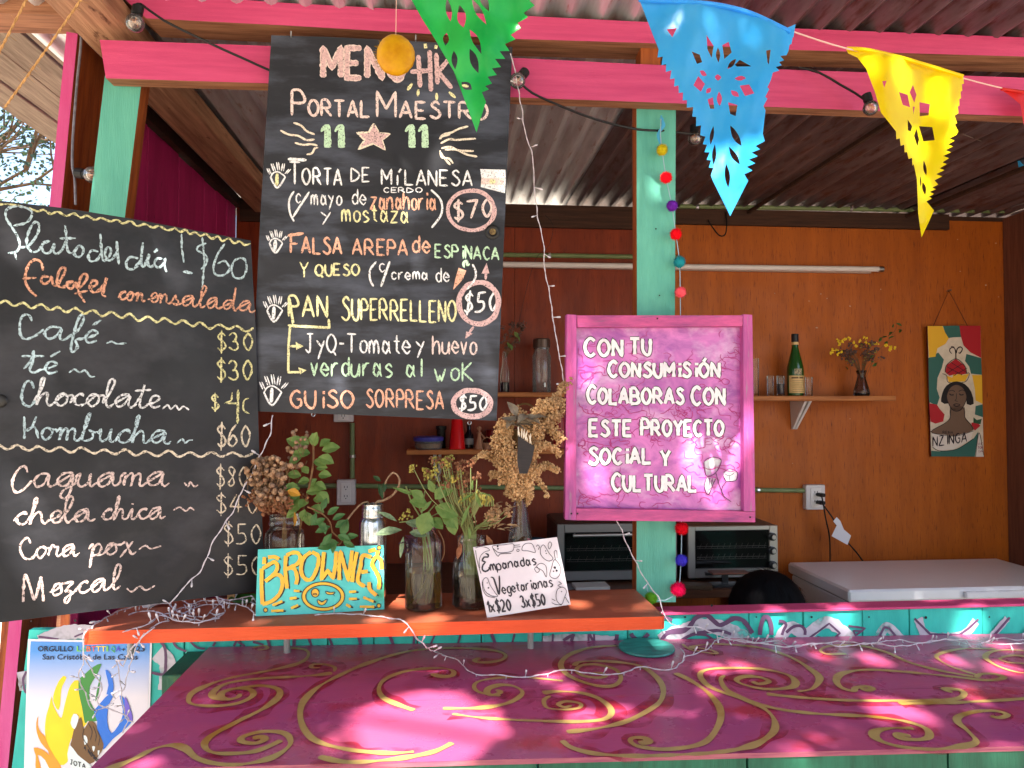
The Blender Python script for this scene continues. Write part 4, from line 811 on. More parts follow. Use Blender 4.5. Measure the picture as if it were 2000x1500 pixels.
nfill(['1470,760 1430,800 1410,890 1462,902 1475,850 1580,850 1592,906 1642,905 1625,820 1580,765 1520,745'], 'hair_black', S(34,30,30), .0012)
nfill(['1475,930 1475,1000 1440,1040 1350,1090 1345,1110 1500,1132 1640,1090 1620,1050 1580,1000 1575,930', '1520,768 1475,790 1450,850 1465,905 1490,945 1520,957 1552,945 1578,905 1592,850 1565,790'], 'skin_brown', S(116,90,74), .0016)
nfill(['1345,1112 1500,1134 1640,1097 1620,1160 1500,1226 1400,1236 1350,1212', '1680,1110 1713,1280 1655,1280'], 'sash_white', S(224,212,204), .0020, False)
nfill(['1640,1000 1665,1020 1700,1010 1690,1050 1640,1040'], 'leaf_green', S(44,84,60), .0022, False)
mb = MB(); kk = lambda s, w: mb.ribbon(NP, kn(s), w, .0028, step=2, taper=False)
for s, w in (('1520,768 1475,790 1450,850 1465,905 1490,945 1520,957 1552,945 1578,905 1592,850 1565,790 1520,768', 1.4), ('1475,930 1475,1000 1440,1040 1350,1090 1345,1110', 1.2), ('1575,930 1580,1000 1620,1050 1640,1090', 1.2), ('1500,840 1480,842 1470,832', 2.4), ('1570,838 1550,842 1540,832', 2.4), ('1465,815 1490,808 1508,818', 1.4), ('1535,816 1560,806 1580,815', 1.4), ('1520,830 1518,870 1508,882 1528,886', 1.1), ('1498,912 1520,904 1545,912 1520,922 1498,912', 1.6),
             ('1515,585 1515,540 1505,510 1485,505 1470,525 1485,548', 1.8), ('1518,545 1525,515 1545,500 1562,515 1545,545 1535,540', 2.2), ('1515,540 1500,500 1480,498', 1.4), ('1530,510 1550,498', 1.4), ('1450,640 1560,700', 1.2), ('1480,610 1590,680', 1.2), ('1595,650 1500,705', 1.2), ('1560,620 1450,690', 1.2), ('1440,680 1450,630 1515,585 1575,630 1595,690', 1.4), ('1420,690 1450,705 1465,752 1580,748 1612,688 1585,690', 1.2), ('1345,1112 1500,1134 1640,1097', 1.2), ('1350,1212 1400,1238 1520,1226 1640,1152', 1.4), ('1655,1280 1680,1110 1713,1270', 1.2)):
    kk(s, w)
x, y = kn('1352,1208')[0]; write(mb, NP, text('NZINGA', x, y, 19, 66, -.14, jit=.1), 2.6, .003); x, y = kn('1422,1116')[0]; write(mb, NP, text('REINA', x, y, 5, 20), 1, .003)
build('lettering', mb, bpy.data.materials['black_paint'], na)
mb = MB()
for i, s in enumerate(('VIC', 'TOR', 'IA')): x, y = kn(f'1672,{1198+i*26}')[0]; write(mb, NP, text(s, x, y, 5, 10, jit=.05), .9, .003)
build('lettering', mb, mat('plum_ink', S(150,60,90)), na)
mb = MB(); q = kn('1355,340 1465,100 1600,345'); mb.tube([hitY(q[0][0], q[0][1]+3, 3.27), hitY(q[1][0], q[1][1], 3.285), hitY(q[2][0], q[2][1]+3, 3.27)], .0016, 5); build('cord', mb, mat('dark_cord', S(70,30,26)), na)
mb = MB(); c = hitY(q[1][0], q[1][1], 3.29); mb.tube([c+Vector((0, .01, 0)), c+Vector((0, -.014, 0))], .004, 8); o = build('nail', mb, bpy.data.materials['steel']); tag(o, 'nail in the brown wall holding the painting cord', 'nail')

# ------------------------------------------------------------------ back wall fittings
conduit = mat('green_conduit', S(128,142,96), S(104,118,78), .4, 6)
def pipe(pts, label, clips, r=.0105):
    e = empty('conduit', pts[0], label, 'conduit'); mb = MB(); mb.tube(pts, r, 10); build('pipe', mb, conduit, e, smooth=True)
    for c in clips:
        mb = MB(); c = Vector(c); d = (Vector(pts[1])-Vector(pts[0])).normalized(); mb.tube([c-d*.006, c+d*.006], r+.003, 10); w = d.cross(Vector((0, 1, 0))); mb.box(tuple(c+w*.013-Vector((.006, .0, .006))), tuple(c+w*.03+Vector((.006, .012, .006)))) if False else None
        build('clip', mb, bpy.data.materials['steel'], e)
Yc = 3.285
pipe([hitY(1326, 403, Yc-.02), hitY(1975, 413, Yc-.02)], 'green conduit under the roof along the top of the back wall', [hitY(1361, 404, Yc-.02), hitY(1661, 408, Yc-.02), hitY(1946, 412, Yc-.02)])
pipe([hitY(930, 497, Yc), hitY(1330, 503, Yc)], 'green conduit above the fluorescent tube', [hitY(1073, 499, Yc)])
pipe([hitY(500, 948, Yc), hitY(660, 949, Yc)], 'short green conduit running left of the double socket', [])
pipe([hitY(692, 949, Yc), hitY(1574, 958, Yc)], 'green conduit crossing the wall between the sockets', [hitY(1480, 957, Yc)])
pipe([hitY(688, 826, Yc), hitY(688, 934, Yc)], 'upright green conduit dropping to the double socket', [hitY(689, 891, Yc)])
tl = empty('tube_light', hitY(1350, 524, Yc), 'long white fluorescent tube on the back wall', 'tube light')
mb = MB(); mb.tube([hitY(940, 516, 3.26), hitY(1716, 526, 3.26)], .0125, 14); build('tube', mb, mat('tube_white', S(226,216,214), rough=.25), tl, smooth=True)
mb = MB(); mb.tube([hitY(1715, 526, 3.26), hitY(1724, 526.2, 3.26)], .014, 12); build('end_cap', mb, bpy.data.materials['steel'], tl, smooth=True)
mb = MB(); a = hitY(940, 512, 3.285); b = hitY(1700, 522, 3.285); mb.box((a.x, 3.28, a.z-.022), (b.x, 3.298, a.z-.004)); build('batten', mb, mat('batten_cream', S(190,170,160)), tl)
def outlet(x0, y0, x1, y1, label, nsock=2):
    e = empty('wall_outlet', hitY((x0+x1)/2, y1, YB), label, 'outlet'); a = hitY(x0, y0, YB-.03); b = hitY(x1, y1, YB-.03); mb = MB(); mb.bbox((a.x, YB-.035, b.z), (b.x, YB-.001, a.z), .003)
    ow = bpy.data.materials.get('outlet_white') or mat('outlet_white', S(214,206,208), rough=.35); build('box', mb, ow, e)
    fl = bpy.data.materials.get('face_white') or mat('face_white', S(226,220,220), rough=.3); sl_ = bpy.data.materials['nail_black']
    cx = (a.x+b.x)/2; w = (b.x-a.x)*.26
    mb = MB(); mb.bbox((cx-w, YB-.0385, b.z+(a.z-b.z)*.12), (cx+w, YB-.035, b.z+(a.z-b.z)*.88), .001); build('face_plate', mb, fl, e)
    for k in range(nsock):
        cz = b.z+(a.z-b.z)*(.32+.36*k); mb = MB()
        for dx in (-.006, .006): mb.box((cx+dx-.0012, YB-.0395, cz), (cx+dx+.0012, YB-.0384, cz+.009))
        mb.tube([(cx, YB-.0395, cz-.006), (cx, YB-.0384, cz-.006)], .0025, 8); build('socket', mb, sl_, e)
    return e
outlet(658, 937, 694, 986, 'white double socket on the dark wall above the steel flask'); outlet(652, 792, 690, 824, 'white box on the wall just below the centre chalkboard', 1); outlet(1573, 947, 1611, 995, 'white socket with two black plugs right of the pink sign')
blk = mat('black_rubber', S(22,22,24), rough=.5)
cd = empty('power_cord', hitY(1600, 966, 3.22), 'black cords plugged into the right socket with a white paper tag', 'cord')
for y in (966, 981): 
    mb = MB(); p = hitY(1601, y, 3.25); mb.bbox((p.x-.014, 3.22, p.z-.008), (p.x+.014, 3.262, p.z+.008), .004); build('plug', mb, blk, cd)
for s in ([(1604,966,3.215),(1608,985,3.18),(1612,1010,3.19),(1620,1050,3.22),(1621,1098,3.24)], [(1604,981,3.215),(1612,992,3.18),(1625,1010,3.18),(1650,1052,3.2),(1672,1078,3.22),(1688,1100,3.24)]):
    mb = MB(); mb.tube(c3([hitY(*q) for q in s], .02), .0034, 6); build('cord', mb, blk, cd, smooth=True)
mb = MB(); TP = Plane(hitY(1640, 1035, 3.17), (-.2, -1, .1)); q = pp('1634,1010 1641,1017 1648,1034 1662,1046 1655,1064 1624,1047 1634,1026 1627,1018'); pxprism(mb, TP, q, .0006); build('paper_tag', mb, mat('tag_white', S(216,212,220)), cd)
mb = MB(); mb.tube(c3([hitY(1383,430,3.27), hitY(1390,442,3.25), hitY(1405,460,3.23), hitY(1416,458,3.24), hitY(1419,440,3.26), hitY(1418,415,3.27)], .01), .0032, 6); o = build('wire_hook', mb, blk, smooth=True); tag(o, 'bent black wire dangling from the batten beside the blue flag', 'wire')
mb = MB(); mb.tube(c3([hitY(1062,418,3.28), hitY(1080,440,3.27), hitY(1072,480,3.27), hitY(1050,500,3.27), hitY(1035,540,3.27), hitY(1022,590,3.27), hitY(1014,628,3.2)], .02), .0012, 4); o = build('hanging_thread', mb, blk); tag(o, 'thin dark thread looping down the wall to the dried flowers', 'thread')

# wall shelves
brk = mat('white_bracket', S(216,206,204), rough=.4)
def wshelf(x0, x1, y0, th, depth, label, brackets, x0p=None):
    a = hitY(x0, y0, 3.295-depth); b = hitY(x1, y0, 3.295-depth); zt_ = a.z
    e = empty('wall_shelf', (.5*(a.x+b.x), 3.29, zt_-.02), label, 'shelf'); mb = MB(); mb.bbox((a.x, 3.295-depth, zt_-th), (b.x, 3.298, zt_), .002); build('shelf_board', mb, M['shelfwood'], e)
    for bx in brackets:
        c = hitY(bx, y0, 3.295-depth*.9); mb = MB()
        for s_ in (-1, 1):
            mb.hull([(c.x+s_*.011-.006, 3.296, zt_-th-.001), (c.x+s_*.011+.006, 3.296, zt_-th-.001), (c.x+s_*.011-.006, 3.298-depth*.85, zt_-th-.001), (c.x+s_*.011+.006, 3.298-depth*.85, zt_-th-.001), (c.x+s_*.006-.005, 3.296, zt_-th-.13), (c.x+s_*.006+.005, 3.296, zt_-th-.13), (c.x+s_*.006-.005, 3.284, zt_-th-.13), (c.x+s_*.006+.005, 3.284, zt_-th-.13)])
        build('bracket', mb, brk, e)
    return zt_
zs1 = wshelf(1470, 1750, 773, .022, .17, 'pine wall shelf with the green bottle, right of the pink sign', [1581])
zs0 = wshelf(930, 1118, 766, .020, .17, 'pine wall shelf between the centre chalkboard and the pink sign', [])
zs2 = wshelf(794, 1118, 879, .020, .19, 'lower pine wall shelf carrying the red cup', [854])
# ------------------------------------------------------------------ things on the wall shelves
cg = thin_glass('clear_glass'); gg = mat('green_glass', S(26,74,26), rough=.08, coat=.5); sg_ = thin_glass('smoky_glass', (.5,.47,.5,1))
YS = 3.20
def at(x, z, Y=YS): return Vector((hitY(x, 800, Y).x, Y, z))
def pxm(Y): return Y/F
# bottle
c = at(1554, zs1); bt = empty('liquor_bottle', c, 'green glass liquor bottle with cream label and black cap between small glasses', 'bottle'); u = pxm(YS)
mb = MB(); mb.lathe([(.0, 0), (15*u, 0), (16.4*u, 1.5*u), (16.6*u, 48*u), (16*u, 58*u), (12.5*u, 74*u), (8.4*u, 90*u), (6.4*u, 100*u), (6*u, 106*u), (6.2*u, 118*u), (0, 118*u)], c, 32); build('bottle_body', mb, gg, bt, smooth=True)
mb = MB(); mb.lathe([(.0, .002), (14*u, .002), (15*u, 3*u), (15*u, 22*u), (0, 22*u)], c, 24); build('dark_liquor', mb, mat('liquor_dark', S(22,26,14), rough=.1), bt, smooth=True)
def wrap(mb, c, r, z0, z1, a0, a1, n=14):
    b = len(mb.v)
    for i in range(n+1):
        a = a0+(a1-a0)*i/n
        for z in (z0, z1): mb.v.append(c+Vector((r*math.sin(a), -r*math.cos(a), z)))
    for i in range(n): mb.face([b+2*i, b+2*i+2, b+2*i+3, b+2*i+1])
mb = MB(); wrap(mb, c, 16.9*u, 6*u, 41*u, -1.25, 1.25); build('label', mb, mat('label_cream', S(224,190,132), S(206,170,112), .6, 40), bt)
mb = MB(); wrap(mb, c, 16.9*u, 43*u, 55*u, -.55, .35); build('label', mb, mat('label_gold', S(196,180,140), S(70,60,50), .5, 160), bt)
mb = MB()
for i in range(6): wrap(mb, c, 17.05*u, (9+i*4.2)*u, (9.8+i*4.2)*u, -.8, .8)
wrap(mb, c, 17.05*u, 35*u, 38.5*u, -.9, -.1); wrap(mb, c, 17.05*u, 35*u, 38.5*u, 0, .55); build('label_print', mb, mat('label_ink', S(110,80,50)), bt)
mb = MB(); mb.lathe([(0, 104*u), (6.9*u, 104*u), (6.9*u, 110*u), (0, 110*u)], c, 20); build('neck_band', mb, bpy.data.materials['label_cream'], bt, smooth=False)
mb = MB(); mb.lathe([(0, 109.5*u), (7*u, 109.5*u), (7.2*u, 125*u), (6.6*u, 126*u), (0, 126*u)], c, 24); build('cap', mb, mat('cap_black', S(20,22,30), rough=.35), bt)
def tumbler(c, r, h, label, group=None, fillm=None):
    mb = MB(); t = .0016; mb.lathe([(0, 0), (r*.9, 0), (r*.94, .002), (r, h), (r-t, h)], c, 24); mb.lathe([(0, .007), (r*.9, .008)], c, 24)
    o = build('shot_glass', mb, cg, smooth=True, origin=c); tag(o, label, 'glass', 'small glasses beside the green bottle')
    if fillm: mb = MB(); mb.lathe([(0, .009), (r*.8, .009), (r*.84, h*.6), (0, h*.62)], c, 14); build('seeds', mb, fillm, o, smooth=True)
u = pxm(YS)
tumbler(at(1505, zs1), 7.4*u, 41*u, 'empty clear tumbler, leftmost of the small glasses left of the green bottle')
tumbler(at(1525, zs1), 8*u, 41*u, 'clear tumbler with dark contents touching the left side of the green bottle', fillm=mat('dark_seeds', S(70,60,70), S(40,36,44), .7, 200))
tumbler(at(1580, zs1, 3.16), 7.6*u, 38*u, 'clear tumbler standing right of the green bottle above the bracket')
tumbler(at(1476, zs1), 7*u, 76*u, 'tall clear glass half hidden by the right edge of the pink sign')

# ------------------------------------------------------------------ foliage helpers
Lg = leafmat('leaf_green_bright', S(132,156,84), S(94,126,62)); Lm = leafmat('leaf_green_mid', S(86,126,70), S(58,96,50)); Ld = leafmat('leaf_green_dark', S(52,84,40), S(34,60,30)); Lc = leafmat('leaf_variegated', S(150,170,130), S(96,120,90), sc=90)
Lp = leafmat('leaf_plum', S(96,50,70), S(66,36,54)); Sg = mat('stem_green', S(120,128,76), rough=.6); Sb = mat('stem_brown', S(130,96,62), S(96,68,44), .8, 60)
Fb = mat('dried_bloom_tan', S(190,152,110), S(140,104,72), .9, 60); Fg = mat('dried_goldenrod', S(212,172,124), S(172,130,88), .95, 70); Fr = mat('dried_bloom_rust', S(150,98,66), S(104,66,46), .9, 60); Fy = mat('flower_yellow', S(240,204,40), rough=.6); Fd = mat('dried_bloom_mauve', S(120,90,84), S(84,64,54), .9, 60); Fl = mat('dried_bloom_olive', S(170,156,70), S(120,110,56), .9, 60)
def cluster(mb, c, R_, n, r, jit=.3, sq=(1, 1, 1), m=0):
    for _ in range(n):
        d = Vector((random.gauss(0, 1), random.gauss(0, 1), random.gauss(0, 1))); d = d.normalized()*R_*(random.random()**.45)
        mb.ball(Vector(c)+Vector((d.x*sq[0], d.y*sq[1], d.z*sq[2])), r*random.uniform(.6, 1.25), m, 5, 4, jit=jit, sz=random.uniform(.7, 1.2))
def plume(mb, sm, pts, r0, r1, n, fr):
    q = c3(pts, .004); sm.tube(q, .0011, 4)
    for i in range(n):
        t = random.random(); p = q[int(t*(len(q)-1))]; R_ = r0+(r1-r0)*t
        d = Vector((random.gauss(0, 1), random.gauss(0, 1), random.gauss(0, 1))).normalized()*R_*random.random()**.5
        mb.ball(p+d, fr*random.uniform(.6, 1.3), 0, 4, 3, jit=.4, sz=random.uniform(.6, 1.3))
def P(x, y, Y): return hitY(x, y, Y)
def stemline(mb, pts, r=.0014): mb.tube(c3([P(*p) for p in pts], .012), r, 5)
def dirv(a, b): return (Vector(b)-Vector(a))
def jarglass(mb, prof, c, t=.0022, n=36):
    mb.lathe([(0, 0)]+prof+[(prof[-1][0]-t, prof[-1][1]), (prof[-1][0]-t, prof[-1][1]-.004)], c, n)

# vase with small yellow flowers on the wall shelf
c = at(1683, zs1+.0005, 3.19); u = pxm(3.19)
va = empty('vase', c, 'smoky glass vase with a bunch of small yellow flowers on the wall shelf', 'vase')
mb = MB(); jarglass(mb, [(14*u, 0), (16*u, 3*u), (15*u, 12*u), (9*u, 34*u), (7.4*u, 42*u), (10*u, 50*u), (10.4*u, 52*u)], c); build('vase_glass', mb, sg_, va, smooth=True)
mb = MB(); mb.lathe([(0, .003), (13.4*u, .003), (14*u, 6*u), (0, 6*u)], c, 20); build('water', mb, mat('dark_water', S(30,22,30), rough=.08), va, smooth=True)
fb = MB(); fy = MB(); fs = MB(); fl = MB()
for i in range(34):
    a = random.uniform(-1.2, 1.2); L = random.uniform(20, 62); x = 1683+L*math.sin(a)*.95; y = 722-L*math.cos(a)*.9-6; Yq = 3.19+random.uniform(-.05, .05)
    fs.tube(c3([P(1683, 745, 3.19), P(1683+(x-1683)*.4, y+(722-y)*.5, Yq), P(x, y, Yq)], .02), .0009, 4); cluster(fb, P(x, y, Yq), .016, 9, .0042)
    if i % 4 == 0: cluster(fl, P(x, y, Yq), .014, 5, .004)
for x, y in ((1636,664),(1638,672),(1634,684),(1642,688),(1626,683),(1624,690),(1650,662),(1660,660),(1645,668),(1668,668),(1680,665),(1692,668),(1690,660),(1700,672),(1637,692),(1672,676),(1712,672),(1740,678),(1737,684),(1746,680),(1731,674)): cluster(fy, P(x, y, 3.16+random.uniform(-.02,.02)), .008, 6, .0042)
fs.tube(c3([P(1690, 740, 3.19), P(1712, 690, 3.17), P(1735, 665, 3.17), P(1752, 638, 3.17)], .02), .0011, 4)
lf = MB()
for x, y in ((1745,640),(1755,645),(1738,655),(1722,660),(1728,668),(1750,632),(1757,650),(1716,668),(1742,648),(1735,662),(1700,700),(1708,708),(1690,715),(1660,712),(1705,716),(1670,718),(1655,722),(1712,712)):
    lf.leaf(P(x, y, 3.17), (random.uniform(-1,1), -.4, random.uniform(-.6,1)), .026, .014)
build('dried_blooms', fb, Fd, va)['kind'] = 'stuff'; build('olive_blooms', fl, Fl, va)['kind'] = 'stuff'; build('yellow_flowers', fy, Fy, va)['kind'] = 'stuff'; build('stems', fs, Sb, va); build('leaves', lf, Lm, va)['kind'] = 'stuff'

# dried flowers hanging in a slim bottle, beside the drinks jar, both on the shelf behind
u = pxm(3.2); c = at(986, zs0, 3.2)
va = empty('vase', c, 'slim bottle with dark dried flowers just right of the centre chalkboard', 'vase'); mb = MB(); jarglass(mb, [(9*u, 0), (9.6*u, 2*u), (9.4*u, 40*u), (5*u, 56*u), (5*u, 80*u)], c, n=24); build('vase_glass', mb, cg, va, smooth=True)
mb = MB(); mb.lathe([(0, .003), (8.6*u, .003), (8.6*u, 20*u), (0, 20*u)], c, 18); build('water', mb, bpy.data.materials['dark_water'], va, smooth=True)
fb = MB(); fs = MB(); lf = MB()
for i in range(26):
    x = 1002+random.uniform(-24, 26); y = 655+random.uniform(-25, 28); fs.tube([P(986, 700, 3.2), P((986+x)/2, (700+y)/2, 3.19), P(x, y, 3.19)], .0009, 4); cluster(fb, P(x, y, 3.17+random.uniform(-.03,.03)), .013, 7, .0042)
for x, y in ((1005,648),(1010,655),(990,668),(995,672)): lf.leaf(P(x, y, 3.13), (.4, -.3, -.7), .03, .018)
build('dried_blooms', fb, Fd, va)['kind'] = 'stuff'; build('stems', fs, Sb, va); build('leaves', lf, Lg, va)
c = at(1058, zs0, 3.2); dj = empty('drinks_jar', c, 'lidded glass drinks jar with a small tap on the shelf left of the pink sign', 'jar')
mb = MB(); jarglass(mb, [(17*u, 0), (18.4*u, 2*u), (18.6*u, 72*u), (15*u, 80*u), (15*u, 88*u)], c); build('jar_glass', mb, thin_glass('ribbed_glass', (.8,.78,.76,1), .15, .1, 1.6), dj, smooth=True)
mb = MB(); mb.lathe([(0, 88*u), (17*u, 88*u), (17*u, 104*u), (15*u, 106*u), (0, 106*u)], c, 30); build('lid', mb, mat('lid_dark', S(92,74,66), rough=.35, metal=.6), dj, smooth=False)
mb = MB(); q = c+Vector((3*u, -18.6*u, 16*u)); mb.tube([q, q+Vector((0, -.012, 0))], .004, 8); mb.tube([q+Vector((0, -.012, .006)), q+Vector((0, -.012, -.012))], .0035, 8); build('tap', mb, bpy.data.materials['steel'], dj, smooth=True)

# lower shelf
u = pxm(3.17); redp = mat('red_plastic', S(206,16,20), rough=.3, coat=.3)
c = at(893, zs2, 3.15); mb = MB(); mb.lathe([(15.6*u, 0), (16.4*u, 1*u), (15.4*u, 3*u), (14.6*u, 14*u), (14*u, 15*u), (13*u, 34*u), (12.4*u, 35*u), (10.6*u, 58*u), (9.8*u, 59*u), (0, 59*u)], c, 32); tag(build('party_cup', mb, redp, smooth=True, origin=c), 'red plastic cup upside down on the lower wall shelf', 'cup')
c = at(837, zs2, 3.16); ct = empty('food_container', c, 'clear food container with a blue lid left of the red cup', 'container')
mb = MB(); jarglass(mb, [(24*u, 0), (25*u, 2*u), (27*u, 16*u)], c, .0012); build('tub', mb, thin_glass('tub_plastic', (.7,.7,.75,1), .25, .12), ct, smooth=True)
mb = MB(); mb.lathe([(0, .006), (22*u, .006), (24*u, 11*u), (0, 12*u)], c, 24); build('food', mb, mat('peanut_tan', S(190,144,96), S(160,112,70), .8, 90), ct, smooth=True)
mb = MB(); mb.lathe([(0, 16*u), (28*u, 16*u), (29*u, 18*u), (29*u, 23*u), (25*u, 25*u), (0, 24*u)], c, 32); build('lid', mb, mat('blue_lid', S(60,60,150), rough=.3), ct, smooth=True)
c = at(862, zs2, 3.24); mb = MB(); mb.lathe([(0, 0), (9*u, 0), (9*u, 36*u), (11*u, 37*u), (11*u, 44*u), (0, 45*u)], c, 20); tag(build('dark_jar', mb, mat('dark_jar', S(30,34,34), rough=.2), origin=c), 'dark capped jar behind the blue lidded container', 'jar')
c = at(916, zs2, 3.2); e = empty('sauce_bottle', c, 'small dark sauce bottle with a pale label right of the red cup', 'bottle'); mb = MB(); mb.lathe([(0, 0), (9*u, 0), (9*u, 26*u), (4*u, 34*u), (4*u, 46*u), (0, 46*u)], c, 20); build('bottle_body', mb, mat('dark_glass', S(26,22,28), rough=.1), e, smooth=True)
mb = MB(); wrap(mb, c, 9.3*u, 8*u, 20*u, -1.2, 1.2); build('label', mb, mat('label_grey', S(150,150,150)), e)
# clay figure with a basket
c = at(936, zs2, 3.14); fg = empty('clay_figurine', c, 'pale clay figurine with a small handled basket on the lower wall shelf', 'figurine'); clay = mat('pale_clay', S(170,120,92), S(140,96,74), .8, 30)
mb = MB(); mb.lathe([(0, 0), (9*u, 0), (8*u, 8*u), (4*u, 22*u), (3.4*u, 28*u), (5*u, 32*u), (2*u, 35*u), (2.4*u, 36*u), (0, 36*u)], c, 14); mb.ball(c+Vector((0, 0, 40*u)), 4.6*u, 0, 10, 8, jit=.05); mb.tube([c+Vector((3*u, 0, 30*u)), c+Vector((8*u, -3*u, 24*u)), c+Vector((11*u, -3*u, 20*u))], 1.6*u, 6); build('figure', mb, clay, fg, smooth=True)
mb = MB(); b = c+Vector((15*u, -2*u, 0)); mb.lathe([(0, 0), (8*u, 0), (10*u, 12*u), (9*u, 12*u), (7*u, 3*u), (0, 2*u)], b, 16); mb.tube([b+Vector((9.5*u*math.cos(a), 0, 12*u+11*u*math.sin(a))) for a in [i*math.pi/8 for i in range(9)]], 1.1*u, 5); build('basket', mb, clay, fg, smooth=True)
c = at(966, zs2, 3.22); mb = MB(); mb.lathe([(0, 0), (15*u, 0), (17*u, 34*u), (18*u, 36*u), (0, 36*u)], c, 28); tag(build('red_tin', mb, mat('deep_red_tin', S(110,16,20), rough=.3), origin=c), 'deep red tin behind the clay figurine', 'tin')
c = at(1093, zs2, 3.2); mb = MB(); mb.lathe([(0, 0), (13*u, 0), (13*u, 58*u), (15*u, 60*u), (15*u, 70*u), (0, 72*u)], c, 24); tag(build('red_canister', mb, mat('crimson_tin', S(140,14,34), rough=.3), origin=c), 'crimson canister at the left edge of the pink sign', 'canister')
c = at(1025, zs2, 3.22); bk = empty('wicker_basket', c, 'small wicker basket with a tall curved handle behind the dried bouquet', 'basket'); mb = MB(); mb.lathe([(0, 0), (26*u, 0), (30*u, 36*u), (28*u, 36*u), (24*u, 3*u), (0, 3*u)], c, 28); build('basket_body', mb, mat('wicker', S(150,116,70), S(104,78,46), .8, 60), bk, smooth=True)
mb = MB(); mb.tube([c+Vector((34*u*math.cos(a), 0, 36*u+52*u*math.sin(a))) for a in [i*math.pi/16 for i in range(17)]], 2*u, 6); build('handle', mb, bpy.data.materials['wicker'], bk, smooth=True)

# ------------------------------------------------------------------ worktop with ovens, and the chest freezer
wz = .905; wt = empty('worktop', (.9, 3.0, 0), 'dark brown worktop along the back wall under the ovens', 'worktop')
mb = MB(); mb.bbox((-.82, 2.72, wz-.03), (1.34, 3.295, wz), .002); build('top', mb, mat('worktop_brown', S(96,58,36), S(70,40,26), .5, 4, H), wt)
for x, y in ((-.78, 2.76), (1.27, 2.76), (-.78, 3.22), (1.27, 3.22)): mb = MB(); mb.box((x, y, .03), (x+.05, y+.05, wz-.03)); build('leg', mb, M['darkwood'], wt)
stl = mat('oven_steel', S(176,170,166), rough=.32, metal=.85); ob = mat('oven_black', S(20,19,19), rough=.35); og = mat('oven_window', S(24,22,22), rough=.06, coat=.6); knobm = mat('knob_grey', S(56,56,58), rough=.3, metal=.4); rackm = mat('oven_rack', S(220,216,210), rough=.4, metal=.3)
def oven(x0, x1, y0, yb_, Yf, label, knobs, win, steel):
    a = hitY(x0, y0, Yf); b = hitY(x1, yb_, Yf); z0 = wz+.012; z1 = a.z; X0, X1 = a.x, b.x
    e = empty('toaster_oven', (.5*(X0+X1), Yf+.15, wz), label, 'oven'); mb = MB(); mb.bbox((X0, Yf+.008, z0), (X1, Yf+.30, z1), .006); build('housing', mb, ob if not steel else mat('oven_side', S(70,66,66), rough=.4, metal=.5), e)
    wx0, wx1 = hitY(win[0], 0, Yf).x, hitY(win[1], 0, Yf).x; wz1, wz0 = hitY(1400, win[2], Yf).z, z0+.035
    mb = MB()
    for lo, hi in (((X0, Yf-.004, z0), (wx0, Yf+.01, z1)), ((wx1, Yf-.004, z0), (X1, Yf+.01, z1)), ((wx0, Yf-.004, wz1), (wx1, Yf+.01, z1)), ((wx0, Yf-.004, z0), (wx1, Yf+.01, wz0))): mb.bbox(lo, hi, .002)
    build('front_frame', mb, stl if steel else mat('oven_dull_steel', S(128,122,120), rough=.4, metal=.5), e)
    mb = MB(); mb.box((wx0+.004, Yf+.0005, wz0+.003), (wx1-.004, Yf+.003, wz1-.003)); build('door_glass', mb, thin_glass('door_glass', (.6,.58,.58,1), .05, .004, .7) if not bpy.data.materials.get('door_glass') else bpy.data.materials['door_glass'], e)
    mb = MB(); mb.box((wx0, Yf+.006, wz0), (wx1, Yf+.0079, wz1)); build('oven_interior', mb, mat('oven_inside', S(16,14,14), rough=.6), e)
    mb = MB()
    for k in range(2):
        zz = wz0+(wz1-wz0)*(.3+.28*k)
        mb.tube([(wx0+.01, Yf+.0048, zz), (wx1-.01, Yf+.0048, zz)], .0014, 5); mb.tube([(wx0+.01, Yf+.0048, zz-.008), (wx1-.01, Yf+.0048, zz-.008)], .001, 5)
        for j in range(12): xx = wx0+.02+(wx1-wx0-.04)*j/11; mb.tube([(xx, Yf+.0048, zz-.008), (xx+.008, Yf+.0048, zz+.012)], .0009, 4)
    build('rack', mb, rackm, e)
    mb = MB(); hz = wz1-.006 if not steel else z0+.022; mb.tube([(wx0+.03, Yf-.03, hz), (wx1-.03, Yf-.03, hz)], .006, 10)
    for xx in (wx0+.04, wx1-.04): mb.tube([(xx, Yf-.03, hz), (xx, Yf-.003, hz)], .004, 8)
    build('handle', mb, knobm if steel else stl, e, smooth=True)
    for kx, ky in knobs:
        p = hitY(kx, ky, Yf-.01); k = MB(); k.lathe([(0, 0), (8.4*Yf/F, 0), (8*Yf/F, .012), (6*Yf/F, .014), (5*Yf/F, .022), (0, .023)], (0, 0, 0), 22); k.v = [Vector((v.x, -v.z, v.y))+Vector((p.x, Yf-.004, p.z)) for v in k.v]; kb_ = build('knob', k, knobm, e, smooth=False)
        k = MB(); k.lathe([(0, .0232), (4.6*Yf/F, .0232), (4.2*Yf/F, .025), (0, .0252)], (0, 0, 0), 16); k.v = [Vector((v.x, -v.z, v.y))+Vector((p.x, Yf-.004, p.z)) for v in k.v]; build('knob_cap', k, stl, kb_)
    mb = MB()
    for xx in (X0+.03, X1-.03):
        for yy in (Yf+.03, Yf+.27): mb.tube([(xx, yy, wz), (xx, yy, z0+.002)], .01, 8)
    build('foot', mb, blk, e)
oven(1343, 1519, 1028, 1135, 2.86, 'steel toaster oven with three black knobs right of the middle post', [(1508, 1048), (1508, 1075), (1509, 1103)], (1350, 1492, 1036), True)
oven(1088, 1322, 1024, 1128, 2.86, 'dark toaster oven left of the middle post', [(1306, 1048), (1306, 1075)], (1100, 1290, 1036), False)
